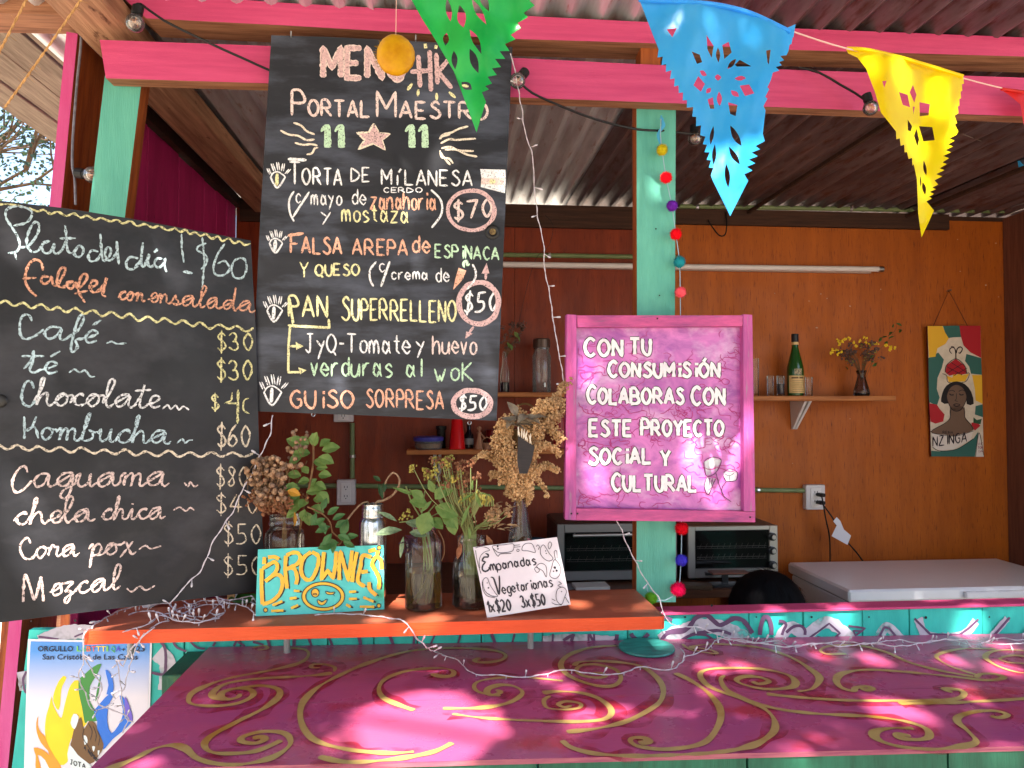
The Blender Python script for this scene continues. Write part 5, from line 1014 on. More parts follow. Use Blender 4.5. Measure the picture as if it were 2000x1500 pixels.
# odds and ends on the worktop
c = Vector((hitY(1045, 1040, 3.05).x, 3.05, wz)); u = pxm(3.05); mb = MB(); mb.lathe([(0, 0), (22*u, 0), (25*u, 62*u), (27*u, 64*u), (25*u, 66*u), (22*u, 64*u), (19*u, 4*u), (0, 3*u)], c, 30); tag(build('blue_bucket', mb, mat('dark_blue_plastic', S(26,70,104), rough=.4), smooth=True, origin=c), 'dark blue plastic tub left of the dark oven', 'tub')
for i, (x, y, Y, w, r, lab, colr) in enumerate(((1155,1146,2.78,.13,.05,'white sheet of paper lying on the worktop below the dark oven',(196,188,180)), (1115,1140,2.80,.07,.4,'grey paper lying on the worktop behind the empanadas card',(128,128,136)))):
    p = Vector((hitY(x, y, Y).x, Y, wz+.001)); mb = MB(); mb.bbox((-w/2, -.03, 0), (w/2, .05, .012 if i == 0 else .002), .0005); Rm = Matrix.Rotation(r, 3, 'Z'); mb.v = [Rm @ v + p for v in mb.v]; tag(build('paper_stack', mb, mat('paper', S(*colr))), lab, 'paper')
p = Vector((hitY(1412, 1150, 2.80).x, 2.78, wz)); e = empty('phone_stand', p, 'small dark stand with a slanted top in front of the steel oven', 'stand')
mb = MB(); mb.bbox((p.x-.055, 2.75, wz), (p.x+.055, 2.81, wz+.008), .001); build('foot', mb, knobm, e); mb = MB(); mb.box((p.x-.012, 2.775, wz+.008), (p.x+.012, 2.785, wz+.05)); build('upright', mb, knobm, e); mb = MB(); mb.bbox((p.x-.06, 2.745, wz+.05), (p.x+.085, 2.80, wz+.056), .001); build('tray', mb, mat('copper_brown', S(120,74,60), rough=.4), e)
p = Vector((hitY(1350, 1160, 2.78).x, 2.76, wz)); mb = MB(); mb.bbox((-.05, -.03, .0), (.07, .03, .014), .002); Rm = Matrix.Rotation(-.3, 3, 'Z'); mb.v = [Rm@v+p for v in mb.v]; tag(build('notebook', mb, mat('notebook_brown', S(80,64,48))), 'dark notebook lying on the worktop below the steel oven', 'notebook')

fz = .905; fr = empty('chest_freezer', (1.98, 3.02, .03), 'white chest freezer with closed lid against the right of the back wall', 'freezer')
wht = mat('freezer_white', S(240,240,246), S(234,234,240), .3, 3, coat=.3)
a = hitZ(1536, 1098, fz); b = hitZ(1660, 1153, fz); FX = .5*(a.x+b.x); FB = min(a.y, 3.27); FF = b.y; 
mb = MB(); mb.bbox((FX+.012, FF+.012, .05), (2.47, FB-.01, fz-.052), .006); build('cabinet', mb, wht, fr)
mb = MB(); mb.bbox((FX, FF, fz-.046), (2.48, FB, fz), .008); build('lid', mb, wht, fr)
mb = MB(); mb.box((FX+.016, FF+.016, fz-.0522), (2.464, FB-.016, fz-.0458)); build('lid_seal', mb, mat('seal_grey', S(110,110,118)), fr)
h0 = hitY(1880, 1165, FF); mb = MB(); mb.bbox((h0.x, FF-.022, fz-.036), (h0.x+.32, FF-.0, fz-.012), .004); build('handle', mb, wht, fr)
# ------------------------------------------------------------------ person bending behind the ledge
hd = hitY(1500, 1160, 2.42); HX, HY, HT = hd.x, 2.42, hitY(1500, 1116, 2.42).z
ps = empty('person', (HX, HY, .03), 'person with black hair bending low behind the counter, only the crown of the head showing', 'person')
def skin(name, verts, edges, radii, m, parent, sub=2, root=0):
    org = WL[parent.name]; me = bpy.data.meshes.new(name); me.from_pydata([Vector(v)-org for v in verts], edges, [])
    o = bpy.data.objects.new(name, me); COL.objects.link(o)
    md = o.modifiers.new('s', 'SKIN'); md.use_smooth_shade = True
    for i, r in enumerate(radii): 
        sv = me.skin_vertices[0].data[i]; sv.radius = r if isinstance(r, tuple) else (r, r); sv.use_root = (i == root)
    ss = o.modifiers.new('u', 'SUBSURF'); ss.levels = sub; ss.render_levels = sub
    dg = bpy.context.evaluated_depsgraph_get(); dg.update(); nm = bpy.data.meshes.new_from_object(o.evaluated_get(dg)); o.modifiers.clear(); o.data = nm; bpy.data.meshes.remove(me)
    nm.name = name; nm.materials.clear(); nm.materials.append(m); o.parent = parent; WL[o.name] = org; return o
hz = HT-.115; sk = mat('person_skin', S(150,104,80), rough=.5)
vs = [(HX, HY+.10, .42), (HX, HY+.13, .62), (HX, HY+.08, .78), (HX, HY+.02, hz-.11), (HX, HY-.01, hz-.03), (HX, HY-.015, hz+.05),
      (HX-.18, HY+.07, .76), (HX-.22, HY-.06, .56), (HX-.14, HY-.24, .50), (HX+.18, HY+.07, .76), (HX+.22, HY-.06, .56), (HX+.14, HY-.24, .50),
      (HX-.10, HY+.06, .40), (HX-.13, HY-.32, .42), (HX-.12, HY-.26, .07), (HX-.12, HY-.38, .05), (HX+.10, HY+.06, .40), (HX+.13, HY-.32, .42), (HX+.12, HY-.26, .07), (HX+.12, HY-.38, .05)]
ed = [(0,1),(1,2),(2,3),(3,4),(4,5),(2,6),(6,7),(7,8),(2,9),(9,10),(10,11),(0,12),(12,13),(13,14),(14,15),(0,16),(16,17),(17,18),(18,19)]
skin('body', vs, ed, [.15,.13,.14,.055,.07,.04,.055,.045,.03,.055,.045,.03,.09,.065,.04,.03,.09,.065,.04,.03], sk, ps)
mb = MB(); mb.ball((HX, HY-.01, hz-.02), .095, 0, 16, 12, sy=1.05, sz=1.08); mb.lathe([(0, 0), (.012, .004), (0, .02)], (HX, HY-.112, hz-.01), 8)
for sx_ in (-1, 1): mb.ball((HX+sx_*.098, HY, hz-.005), .02, 0, 8, 6, sx=.4); 
build('head', mb, sk, ps, smooth=True)
hair = MB(); hw = (hitY(1572, 1180, HY).x-hitY(1428, 1180, HY).x)/2
hm = mat('black_hair', S(10,9,11), S(18,16,20), .75, 60, (20,20,1), spec=.15)
n0 = len(hair.v); hair.ball((HX, HY+.01, hz-.012), .128, 0, 40, 24, sx=hw/.128*.98, sy=1.0, sz=1.0)
for v in hair.v: 
    d = noise.noise(Vector((v.x*60, v.y*60, v.z*9)))*.004; v.x += d; v.y += d
for i in range(900):
    a = random.uniform(0, 6.283); th = random.uniform(.05, 1.5); r = .128; k = hw/.128
    p0 = Vector((HX+r*k*math.sin(th)*math.cos(a), HY+.01+r*math.sin(th)*math.sin(a), hz-.012+r*math.cos(th))); d = Vector((math.cos(th)*math.cos(a), math.cos(th)*math.sin(a), -math.sin(th)))
    q = p0 + d*.045 + Vector((0, 0, random.uniform(0, .006))); w = d.cross(p0-Vector((HX, HY, hz))).normalized()*.0009; nn = (p0-Vector((HX, HY, hz))).normalized()*random.uniform(.0005, .004)
    b = len(hair.v); hair.v += [p0-w, p0+w, q+nn]; hair.face([b, b+1, b+2])
build('hair', hair, hm, ps, smooth=True)
mb = MB(); mb.lathe([(.10, .62), (.17, .60), (.19, .74), (.20, .80), (.13, .86), (.07, .88)], (HX, HY+.09, 0), 20, sy=.72); build('shirt', mb, mat('dark_shirt', S(40,40,52), rough=.9), ps, smooth=True)
mb = MB(); mb.bbox((HX-.18, HY-.06, .03), (HX+.18, HY+.24, .34), .01); tag(build('stool', mb, M['darkwood']), 'low dark box stool under the bending person', 'stool')
# ------------------------------------------------------------------ jars of flowers along the serving shelf
def sh(x, y): p = hitZ(x, y, SZ+.0008); return p
def uu(p): return p.y/F
# wide jar at the left
c = hitY(555, 1165, 1.66); c.z = SZ+.0008; u = uu(c); e = empty('flower_jar', c, 'wide clear jar of dried brown seed heads and green mint leaves behind the brownies sign', 'flower jar')
H0 = (hitY(555, 1006, 1.66).z-c.z)/u
mb = MB(); jarglass(mb, [(32*u, 0), (36*u, 4*u), (37*u, (H0-42)*u), (34*u, (H0-30)*u), (28*u, (H0-24)*u), (28*u, (H0-18)*u), (29.5*u, (H0-15)*u), (28*u, (H0-12)*u), (28.5*u, H0*u)], c, .0026); build('jar_glass', mb, cg, e, smooth=True)
st_ = MB(); ber = MB(); 
for x, y in ((500,930),(520,905),(540,890),(575,870),(555,940),(530,960),(510,960),(582,850),(560,900),(490,940),(600,900),(545,915),(515,985),(535,980)): st_.tube(c3([Vector((c.x, c.y, c.z+.02)), P(555, 1010, 1.66), P(x, y, 1.66)], .02), .0013, 5)
for n_, (x0, x1, y0, y1) in ((270, (495, 560, 890, 985)), (26, (478, 505, 912, 948)), (22, (572, 600, 840, 880)), (20, (556, 588, 875, 925))):
    for _ in range(n_):
        t, s_ = random.random(), random.random(); x = x0+(x1-x0)*t; y = y0+(y1-y0)*s_
        if n_ > 100 and ((x-527)/46)**2+((y-938)/52)**2 > 1: continue
        q = P(x, y, 1.64+random.uniform(-.06, .03)); ber.ball(q, random.uniform(2.8, 5.2)*u, random.choice((0, 0, 1)), 8, 6, jit=.06); 
        if random.random() < .5: st_.tube([q, q+Vector((random.uniform(-.012, .012), 0, -.02))], .0006, 3)
dry = MB()
for _ in range(150): 
    x, y = random.gauss(540, 24), random.gauss(980, 12); cluster(dry, P(x, y, 1.64+random.uniform(-.04,.03)), .006, 3, .0032)
build('seed_heads', ber, [mat('seed_head_tan', S(176,140,108), S(126,92,68), .85, 90), mat('seed_head_grey', S(140,112,92), S(96,72,58), .85, 90)], e, smooth=True)['kind'] = 'stuff'
build('dried_leaves', dry, Fr, e)['kind'] = 'stuff'
lv = MB(); mn = [(585,872,-1,.6,44),(612,872,.2,1,38),(600,885,-1,.1,42),(635,880,1,.3,44),(628,893,1,-.3,40),(590,892,-1,-.4,36),(612,900,.8,-.2,34),(618,915,1,.2,28),(588,930,-1,.25,34),(622,928,1,.1,34),(602,925,-.4,.5,26),(580,955,-1,.2,40),(605,950,.3,.4,26),(625,962,1,-.7,40),(600,975,-.2,-.2,34),(590,985,-.8,-.3,34),(606,938,-.9,-.1,30),(612,945,.9,-.3,34),(598,962,.9,.2,36),(585,966,-.6,-.8,34),(612,975,1,.1,34),(600,1000,.2,-.9,34),(580,998,-1,-.5,30),(618,868,-.3,.9,30),(625,872,.8,.7,30),(604,868,-.8,.5,34),(608,990,.8,-.3,34),(596,995,-.3,-1,30),(580,975,-1,-.1,34)]
for x, y, dx, dz, L in mn: lv.leaf(P(x if L < 40 else x-6*dx, y, 1.62), (dx, random.uniform(-.5, .1), dz), L*u*.76, L*.6*u, up=(random.uniform(-.2,.2), -.9, .7), bend=.2)
st_.tube(c3([P(612, 868, 1.62), P(612, 905, 1.62), P(604, 950, 1.62), P(590, 1010, 1.65), Vector((c.x+.01, c.y, c.z+.02))], .02), [.0022]*60 if False else .0024, 6)
build('mint_leaves', lv, Lg, e)
lv = MB(); vine = [(600, 990), (625, 1000), (645, 1020), (650, 1040), (668, 1055), (660, 1065)]
st_.tube(c3([P(x, y, 1.60) for x, y in vine], .01), .0018, 5)
for x, y, dx, dz, L in ((628,996,.4,.9,24),(640,1005,.8,.6,26),(635,1012,-.8,-.4,24),(650,1015,.9,.5,26),(645,1028,-.9,-.3,28),(655,1030,.9,.7,26),(648,1042,-.6,-.8,28),(660,1045,.7,-.2,28),(668,1048,.3,1,34),(672,1050,1,.2,26),(662,1060,-1,.0,34),(655,1064,-1,-.1,32),(670,1058,.7,-.3,24),(640,1035,-.6,.6,26),(655,1055,-.2,-1,24),(632,1020,.2,-.9,22),(618,1002,-.3,-.8,24)):
    lv.leaf(P(x, y, 1.585), (dx, random.uniform(-.5, .0), dz), L*u, L*.5*u, up=(random.uniform(-.3,.3), -1, .5), bend=.15)
build('ivy_leaves', lv, Lm, e); lv = MB(); lv.leaf(P(562, 958, 1.58), (1, -.2, -.3), 24*u, 16*u, up=(0, -1, .4)); lv.leaf(P(575, 1000, 1.6), (.2, -.2, -1), 26*u, 8*u); build('yellowed_leaves', lv, leafmat('leaf_yellowed', S(210,150,50), S(170,120,40)), e)
inn = MB()
for _ in range(26): inn.leaf(c+Vector((random.uniform(-.022,.022), random.uniform(-.02,.02), random.uniform(.02, .09))), (random.uniform(-1,1), 0, 1), .03, .012)
build('submerged_stems', inn, Ld, e)['kind'] = 'stuff'; build('stems', st_, Sb, e)

# steel flask with a curled twig
c = hitY(728, 1150, 1.67); c.z = SZ+.0008; u = uu(c); e = empty('steel_flask', c, 'open stainless steel flask holding a curled twig behind the brownies sign', 'flask'); H0 = (hitY(728, 984, 1.67).z-c.z)/u
mb = MB(); mb.lathe([(0, 0), (25*u, 0), (26*u, 2*u), (26*u, (H0-36)*u), (25*u, (H0-33)*u), (25*u, (H0-31)*u), (21*u, (H0-25)*u), (21.5*u, (H0-22)*u), (20.5*u, (H0-20)*u), (21.5*u, (H0-16)*u), (20.5*u, (H0-13)*u), (21.5*u, (H0-9)*u), (20*u, (H0-6)*u), (20*u, H0*u), (18.6*u, H0*u), (18.6*u, (H0-60)*u), (0, (H0-60)*u)], c, 48)
build('flask_body', mb, mat('brushed_steel', S(206,206,208), S(186,186,190), .24, 4, (1,1,30), metal=1), e, smooth=True)
tw = MB(); tw.tube(c3([P(728,1040,1.67),P(732,988,1.67),P(748,978,1.66),P(768,968,1.65),P(781,945,1.64),P(780,935,1.64),P(770,925,1.64),P(755,935,1.64),P(750,955,1.65),P(748,970,1.65)], .006), [.0026]*400, 6) if False else None
q = c3([P(728,1040,1.67),P(733,986,1.67),P(750,977,1.66),P(768,966,1.65),P(780,946,1.64),P(779,932,1.64),P(768,923,1.64),P(756,936,1.64),P(750,955,1.65),P(749,971,1.65)], .006); tw.tube(q, [.0034-.0018*i/len(q)+.0004*math.sin(i*1.7) for i in range(len(q))], 7)
q = c3([P(727,1040,1.67),P(722,985,1.67),P(706,984,1.66),P(690,1000,1.65),P(672,1024,1.64)], .006); tw.tube(q, [.002]*len(q), 6); build('twig', tw, mat('twig_bark', S(170,140,110), S(120,92,72), .85, 120), e)
lv = MB()
for x, y, dx, dz, L in ((748,975,-.3,1,30),(750,962,.1,1,22),(744,940,-.8,.6,18)): lv.leaf(P(x, y, 1.64), (dx, 0, dz), L*u, 9*u, up=(0,-1,.2))
build('leaves', lv, Ld, e)

# tall straight jar with amber water
c = sh(827, 1187); u = uu(c); e = empty('flower_jar', c, 'tall straight clear jar half full of amber water with variegated and felted leaves', 'flower jar'); H0 = (hitY(827, 1022, c.y).z-c.z)/u
mb = MB(); jarglass(mb, [(31*u, 0), (35.5*u, 4*u), (35.5*u, (H0-42)*u), (33*u, (H0-30)*u), (24*u, (H0-20)*u), (23*u, (H0-4)*u), (25*u, H0*u)], c, .0024, 44); build('jar_glass', mb, cg, e, smooth=True)
amb = glass('amber_water', S(150,124,60), .02, 1.33)
mb = MB(); mb.lathe([(0, .0056), (32.6*u, .0056), (33.2*u, 8*u), (33.2*u, 72*u), (0, 72*u)], c, 40); build('water', mb, amb, e, smooth=True)
s1 = MB()
for x, y in ((780,1020),(800,955),(830,960),(850,985),(815,1000),(860,1000)): s1.tube(c3([c+Vector((random.uniform(-.02,.02), random.uniform(-.012,.012), .012)), c+Vector((random.uniform(-.02,.02), random.uniform(-.01,.01), .09)), P(827+random.uniform(-9,9), 1025, c.y), P(x, y, c.y)], .02), .0016, 5)
s1.tube(c3([P(822,1010,c.y), P(806,985,c.y-.01), P(793,950,c.y-.01)], .01), .0017, 5)
build('stems', s1, Sg, e)
lv = MB(); Ys = c.y-.02
for x, y, dx, dz, L, W in ((785,1035,-1,-.05,52,20),(800,1040,.9,-.1,34,20),(792,1020,.9,-.15,36,20),(775,1018,-.9,.6,40,12),(788,1048,-.15,-1,40,9)): lv.leaf(P(x, y, Ys), (dx, -.25, dz), L*u, W*u, up=(random.uniform(-.1,.1), -.7, .8), bend=.12)
build('variegated_leaves', lv, Lc, e); lv = MB()
for x, y, dx, dz, L, W in ((838,1000,-.4,-1,44,38),(850,990,.9,-.25,46,34),(862,1000,.8,-.6,44,32),(835,985,-.9,.3,34,26),(828,975,-.7,.6,30,20),(850,975,.6,.8,32,22),(858,968,.9,.5,28,18),(866,962,.2,1,24,14),(848,962,-.4,.9,26,15),(880,1010,.2,-1,34,24),(842,1012,.6,-.4,30,24),(810,968,-.9,.5,44,9),(822,1000,.5,.6,30,9)): lv.leaf(P(x, y, Ys-.01), (dx, -.3, dz), L*u, W*u, up=(random.uniform(-.3,.3), -.9, .6), bend=.25, fold=.1)
build('felted_leaves', lv, Lg, e); lv = MB()
for _ in range(14): lv.leaf(P(800+random.uniform(-18,24), 1050+random.uniform(-10,22), Ys), (random.uniform(-1,1), -.2, random.uniform(-1,.2)), 20*u, 7*u)
build('plum_leaves', lv, Lp, e); fb = MB()
for x, y in ((790,1005),(796,998),(784,1012),(800,1010)): cluster(fb, P(x, y, Ys), .006, 6, .0028)
build('buds', fb, Fl, e)
s2 = MB(); s2.tube(c3([P(856,1036,c.y-.01), P(866,1055,c.y-.02), P(868,1080,c.y-.02), P(862,1095,c.y-.02)], .01), .0012, 5); build('dry_stalk', s2, Sb, e)

# rounded jar with dry flower stalks
c = sh(920, 1184); u = uu(c); e = empty('flower_jar', c, 'rounded dark jar of dried olive and rust flowers behind the empanadas card', 'flower jar'); H0 = (hitY(920, 1048, c.y).z-c.z)/u
mb = MB(); jarglass(mb, [(30*u, 0), (36*u, 5*u), (36*u, (H0-62)*u), (34*u, (H0-44)*u), (27*u, (H0-30)*u), (26*u, (H0-4)*u), (28*u, H0*u)], c, .0024, 44); build('jar_glass', mb, cg, e, smooth=True)
mb = MB(); mb.lathe([(0, .0056), (33*u, .0056), (33.6*u, 10*u), (33.6*u, 62*u), (0, 62*u)], c, 40); build('water', mb, glass('brown_water', S(120,92,56), .04, 1.33), e, smooth=True)
s1 = MB(); f1 = MB(); f2 = MB(); f3 = MB()
for i in range(60):
    k = random.random()
    if k < .4: x, y = random.gauss(858, 20), random.gauss(925, 14)
    elif k < .75: x, y = random.gauss(905, 14), random.gauss(950, 34)
    else: x, y = random.gauss(960, 18), random.gauss(1010, 14)
    y = min(y, 1035); Y = c.y+random.uniform(-.05, .05); s1.tube(c3([c+Vector((random.uniform(-.02,.02), random.uniform(-.02,.02), .02)), P(918+random.uniform(-12,12), 1045, c.y), P((x*2+918)/3, (y+1040)/2, Y), P(x, y, Y)], .02), random.uniform(.0008, .0014), 4)
    (cluster(f1 if k < .25 else (f2 if k < .75 else f3), P(x, y, Y), .011, 12, .0030))
for i in range(40):   # curled olive strap flowers
    a = random.uniform(-1.5, 1.6); r = random.uniform(14, 34); x0, y0 = 930, 975; s1.tube(c3([P(925, 1010, c.y-.02), P(x0+r*.6*math.sin(a), y0-r*.6*math.cos(a), c.y-.03), P(x0+r*math.sin(a)*1.1, y0-r*math.cos(a)*.6+6, c.y-.03), P(x0+r*math.sin(a)*1.15, y0+14, c.y-.03)], .01), .0010, 4)
    f1.leaf(P(x0+r*math.sin(a), y0-r*math.cos(a)*.6, c.y-.035), (random.uniform(-1,1), -.3, -1), .014, .004)
for i in range(26): x, y = random.uniform(950, 1000), random.uniform(985, 1035); f3.leaf(P(x, y, c.y-.02), (1, -.1, random.uniform(-.3, .8)), .018, .006)
for x, y, a, b in ((905,1040,-.6,-1),(900,1060,-.2,-1),(950,1045,.5,-1),(960,1060,.3,-1)): f2.leaf(P(x, y, c.y-.04), (a, -.2, b), .035, .012)
cluster(f2, P(890, 940, c.y), .02, 30, .003); plume(f2, s1, [P(880, 960, c.y), P(892, 920, c.y), P(905, 900, c.y), P(916, 905, c.y)], .012, .004, 70, .0028)
build('stems', s1, Sg, e); build('olive_blooms', f1, Fl, e)['kind'] = 'stuff'; build('rust_blooms', f2, Fr, e)['kind'] = 'stuff'; build('seed_pods', f3, Fb, e)['kind'] = 'stuff'
lv = MB()
for x, y, dx, dz, L in ((925,965,-.8,-.3,28),(930,962,.2,-1,30),(935,965,.9,.1,26),(924,958,-.2,1,20),(918,985,-.5,-1,44),(915,1030,.2,-1,22)): lv.leaf(P(x, y, c.y-.05), (dx, -.2, dz), L*u, 8*u)
build('leaves', lv, Lg, e)

# narrow-necked bottle with the big dried goldenrod bouquet
c = hitY(1016, 1140, c.y+.045); c.z = SZ+.0008; u = uu(c); e = empty('flower_bottle', c, 'clear cone necked bottle holding a big bouquet of dried goldenrod', 'flower bottle'); H0 = (hitY(1016, 962, c.y).z-c.z)/u
mb = MB(); jarglass(mb, [(27*u, 0), (30*u, 4*u), (29*u, 70*u), (22*u, (H0-80)*u), (13*u, (H0-22)*u), (10.5*u, (H0-14)*u), (12*u, (H0-11)*u), (10*u, (H0-8)*u), (10*u, H0*u)], c, .002, 44); build('bottle_glass', mb, cg, e, smooth=True)
mb = MB(); mb.lathe([(0, .0056), (26*u, .0056), (27*u, 68*u), (21*u, (H0-86)*u), (0, (H0-86)*u)], c, 40); build('water', mb, glass('pale_water', (.95,.97,.98,1), .01, 1.33), e, smooth=True)
s1 = MB(); g1 = MB(); g2 = MB(); Yb = c.y
top = P(1016, 968, Yb)
for pts, r0, r1, n_ in (([(1010,960),(985,900),(972,860),(990,815)],16,7,330), ([(1014,960),(1000,900),(990,850),(1000,822)],15,6,300), ([(1010,945),(985,915),(960,892),(940,888),(924,899)],11,3,150), ([(1005,950),(978,935),(962,925),(958,938)],10,4,90), ([(1020,960),(1035,900),(1058,870),(1085,878),(1092,890)],11,4,160), ([(1020,955),(1045,920),(1070,910),(1090,920)],10,4,130),
                     ([(1022,950),(1045,860),(1070,830),(1095,860)],16,8,260), ([(1020,950),(1035,840),(1060,790),(1085,800)],17,8,260), ([(1020,960),(1040,930),(1060,950),(1070,972)],6,3,60), ([(1010,970),(1003,935),(990,920)],13,9,120), ([(1018,962),(1028,930),(1035,960),(1030,985)],9,4,110), ([(1005,965),(995,950),(990,968)],8,3,60), ([(1020,950),(1030,880),(1040,850),(1050,840)],16,12,240)):
    plume(g1, s1, [P(x, y, Yb+random.uniform(-.04,.03)*(i > 0)) for i, (x, y) in enumerate(pts)], r0*u*1.5, r1*u*1.6, int(n_*3), .0028)
for pts in ([(1060,830),(1080,790),(1100,760),(1112,745)], [(1070,830),(1095,800),(1090,775)], [(1050,840),(1060,800),(1085,780)], [(1030,850),(1020,815),(1005,800)]): plume(g2, s1, [P(x, y, Yb) for x, y in pts], 15*u, 11*u, 240, .0032)
for _ in range(9): a, b = random.uniform(-14, 14), random.uniform(-6, 6); s1.tube([c+Vector((a*u, b*u, .01)), P(1016+a*.3, 1000, Yb), P(1016+a*.4, 955, Yb)], .0013, 5)
build('stems', s1, Sb, e); build('goldenrod_blooms', g1, Fg, e)['kind'] = 'stuff'; build('seed_blooms', g2, Fb, e)['kind'] = 'stuff'
mb = MB(); FP = Plane(P(1030, 870, Yb-.075), (-.15, -1, .05)); pxprism(mb, FP, pp('1012,846 1022,858 1044,872 1040,895 1030,925 1014,925 1010,900'), .004); build('dark_bract', mb, mat('dark_bract', S(48,40,42), S(30,26,28), .6, 30, (1,1,6)), e)
mb = MB()
for i in range(9): q = P(1012+i*3.2, 852+i*2, Yb-.078); mb.leaf(q, (random.uniform(-.5,.3), -.1, 1), .022, .003, up=(0,-1,0))
build('white_bristles', mb, mat('bristle_white', S(220,206,186), rough=.7), e)
lv = MB()
for i in range(12): lv.leaf(P(1016+random.uniform(-22,22), 815+random.uniform(-12,18), Yb-.03), (random.uniform(-1,1), -.3, random.uniform(-.2,1)), .035, .022, bend=.5)
build('crumpled_leaves', lv, leafmat('leaf_grey_dry', S(140,124,106), S(100,88,72), .1), e)
# green dish behind the brownies sign
p = hitY(478, 1158, 1.69); p.z = SZ+.001; mb = MB(); mb.lathe([(0, 0), (.02, 0), (.034, .008), (.033, .009), (.018, .002), (0, .002)], p, 28); tag(build('saucer', mb, mat('green_glaze', S(40,110,40), rough=.3), smooth=True), 'small green saucer at the back of the shelf left of the brownies sign', 'saucer')
p = hitY(451, 1150, 1.70); p.z = SZ+.001; mb = MB(); mb.bbox((p.x-.008, 1.70, p.z), (p.x+.009, 1.715, p.z+.03), .001); tag(build('wood_block', mb, mat('pale_block', S(200,150,100))), 'small pale wooden block beside the green saucer', 'block')

# ------------------------------------------------------------------ cut plastic flags on their line
def inside(x, y, poly):
    r = False; n = len(poly); j = n-1
    for i in range(n):
        (xi, yi), (xj, yj) = poly[i], poly[j]
        if (yi > y) != (yj > y) and x < (xj-xi)*(y-yi)/(yj-yi)+xi: r = not r
        j = i
    return r
def flagmat(name, c1, c2, tr=.45):
    m = leafmat(name, c1, c2, tr, .28, 9); return m
def flag(outline, holes, Y, depthf, m, label, hem=None):
    polys = [outline]+holes; pts = []; edges = []
    for q in polys:
        b = len(pts); pts += [Vector(p) for p in q]; edges += [(b+i, b+(i+1) % len(q)) for i in range(len(q))]
    x0, x1 = min(p[0] for p in outline), max(p[0] for p in outline); y0, y1 = min(p[1] for p in outline), max(p[1] for p in outline)
    yy = y0+7
    while yy < y1:
        xx = x0+7
        while xx < x1:
            a, b = xx+random.uniform(-2,2), yy+random.uniform(-2,2)
            if inside(a, b, outline) and not any(inside(a, b, h) for h in holes): pts.append(Vector((a, b)))
            xx += 11
        yy += 11
    vs, _, fs, *_r = delaunay_2d_cdt(pts, edges, [], 0, 1e-4)
    mb = MB()
    for v in vs:
        q = hitY(v.x, v.y, Y); q.y += depthf(v.x, v.y); mb.v.append(q)
    for f in fs:
        cx = sum(vs[i].x for i in f)/3; cy = sum(vs[i].y for i in f)/3
        if inside(cx, cy, outline) and not any(inside(cx, cy, h) for h in holes): mb.face(f)
    e = empty('cut_plastic_flag', hitY((x0+x1)/2, y0, Y), label, 'flag', 'cut out pennants strung across the front of the stall')
    build('pennant', mb, m, e, smooth=True)
    if hem:
        h = MB(); q = c3([hitY(x, y, Y-.002)+Vector((0, depthf(x, y), 0)) for x, y in hem], .01); h.tube(q, .0042, 6); build('hem', h, m, e, smooth=True)
    return e
def zig(p, q, n, amp, side=1, inc=True):
    (x0, y0), (x1, y1) = p, q; L = math.dist(p, q); nx, ny = (y1-y0)/L*side, -(x1-x0)/L*side; o = []
    for i in range(n): 
        a = amp*random.uniform(.8, 1.15); t0 = i/n; t1 = (i+.82)/n
        o.append((x0+(x1-x0)*t0, y0+(y1-y0)*t0)); o.append((x0+(x1-x0)*t1+nx*a, y0+(y1-y0)*t1+ny*a))
    return o
g8 = lambda s: T((1240, 0), .38, pp(s)); g7 = lambda s: T((780, 0), .28, pp(s))
def eye(cx, cy, L, W, ang, n=6):
    a = R(ang); o = []
    for i in range(n*2):
        t = i/n; 
        if t <= 1: u_, v_ = -1+2*t, math.sin(math.pi*t)
        else: u_, v_ = 1-2*(t-1), -math.sin(math.pi*(t-1))
        X, Y = u_*L/2, v_*W/2; o.append((cx+X*math.cos(a)-Y*math.sin(a), cy+X*math.sin(a)+Y*math.cos(a)))
    return o
Fblue = flagmat('flag_blue', S(50,176,255), S(80,190,255)); Fyel = flagmat('flag_yellow', S(255,236,16), S(255,224,16)); Fgrn = flagmat('flag_green', S(20,176,80), S(60,200,90)); Fred = flagmat('flag_red', S(244,60,44), S(220,40,40))
# blue
bo = [(1250,-12)] + g8('160,-30') + g8('400,20 600,60 780,145 832,118 820,185') + zig(*g8('815,190 780,265'), 2, 3) + zig(*g8('778,285 720,400'), 4, 10, -1) + zig(*g8('690,420 668,560'), 3, 5, -1) + g8('668,570 655,690 668,725') + zig(*g8('652,735 582,920'), 5, 12, -1) + g8('575,935 486,1113 400,930') + zig(*g8('392,900 350,690'), 5, 8, -1) + zig(*g8('340,690 268,560'), 3, 10, -1) + zig(*g8('262,560 95,260'), 8, 9, -1) + g8('75,110 20,0')
bh = [g8('165,148 212,150 190,195'), g8('362,190 408,232 400,290 372,255'), g8('490,205 505,260 470,290 455,225'), g8('545,300 595,345 530,335 520,325'), g8('300,440 325,392 365,425 342,468'), g8('535,445 580,442 603,490 560,500'), g8('375,510 405,495 412,555 390,555'), g8('480,525 522,545 515,600 490,585'), g8('285,275 330,285 345,320 318,330'), g8('668,268 692,262 680,340 672,330'),
      eye(*g8('355,372')[0], 17, 10, 20), eye(*g8('435,388')[0], 13, 13, 90, 5), eye(*g8('540,404')[0], 19, 10, 10), eye(*g8('382,462')[0], 14, 9, -50), eye(*g8('437,505')[0], 30, 9, 90), eye(*g8('512,483')[0], 20, 9, 50), eye(*g8('434,275')[0], 28, 9, 85), eye(*g8('505,320')[0], 26, 9, -50),
      eye(*g8('402,690')[0], 36, 7, 98), eye(*g8('516,700')[0], 46, 12, 65), eye(*g8('413,790')[0], 42, 8, 95), eye(*g8('505,805')[0], 42, 10, 66), eye(*g8('468,908')[0], 48, 10, 86)]
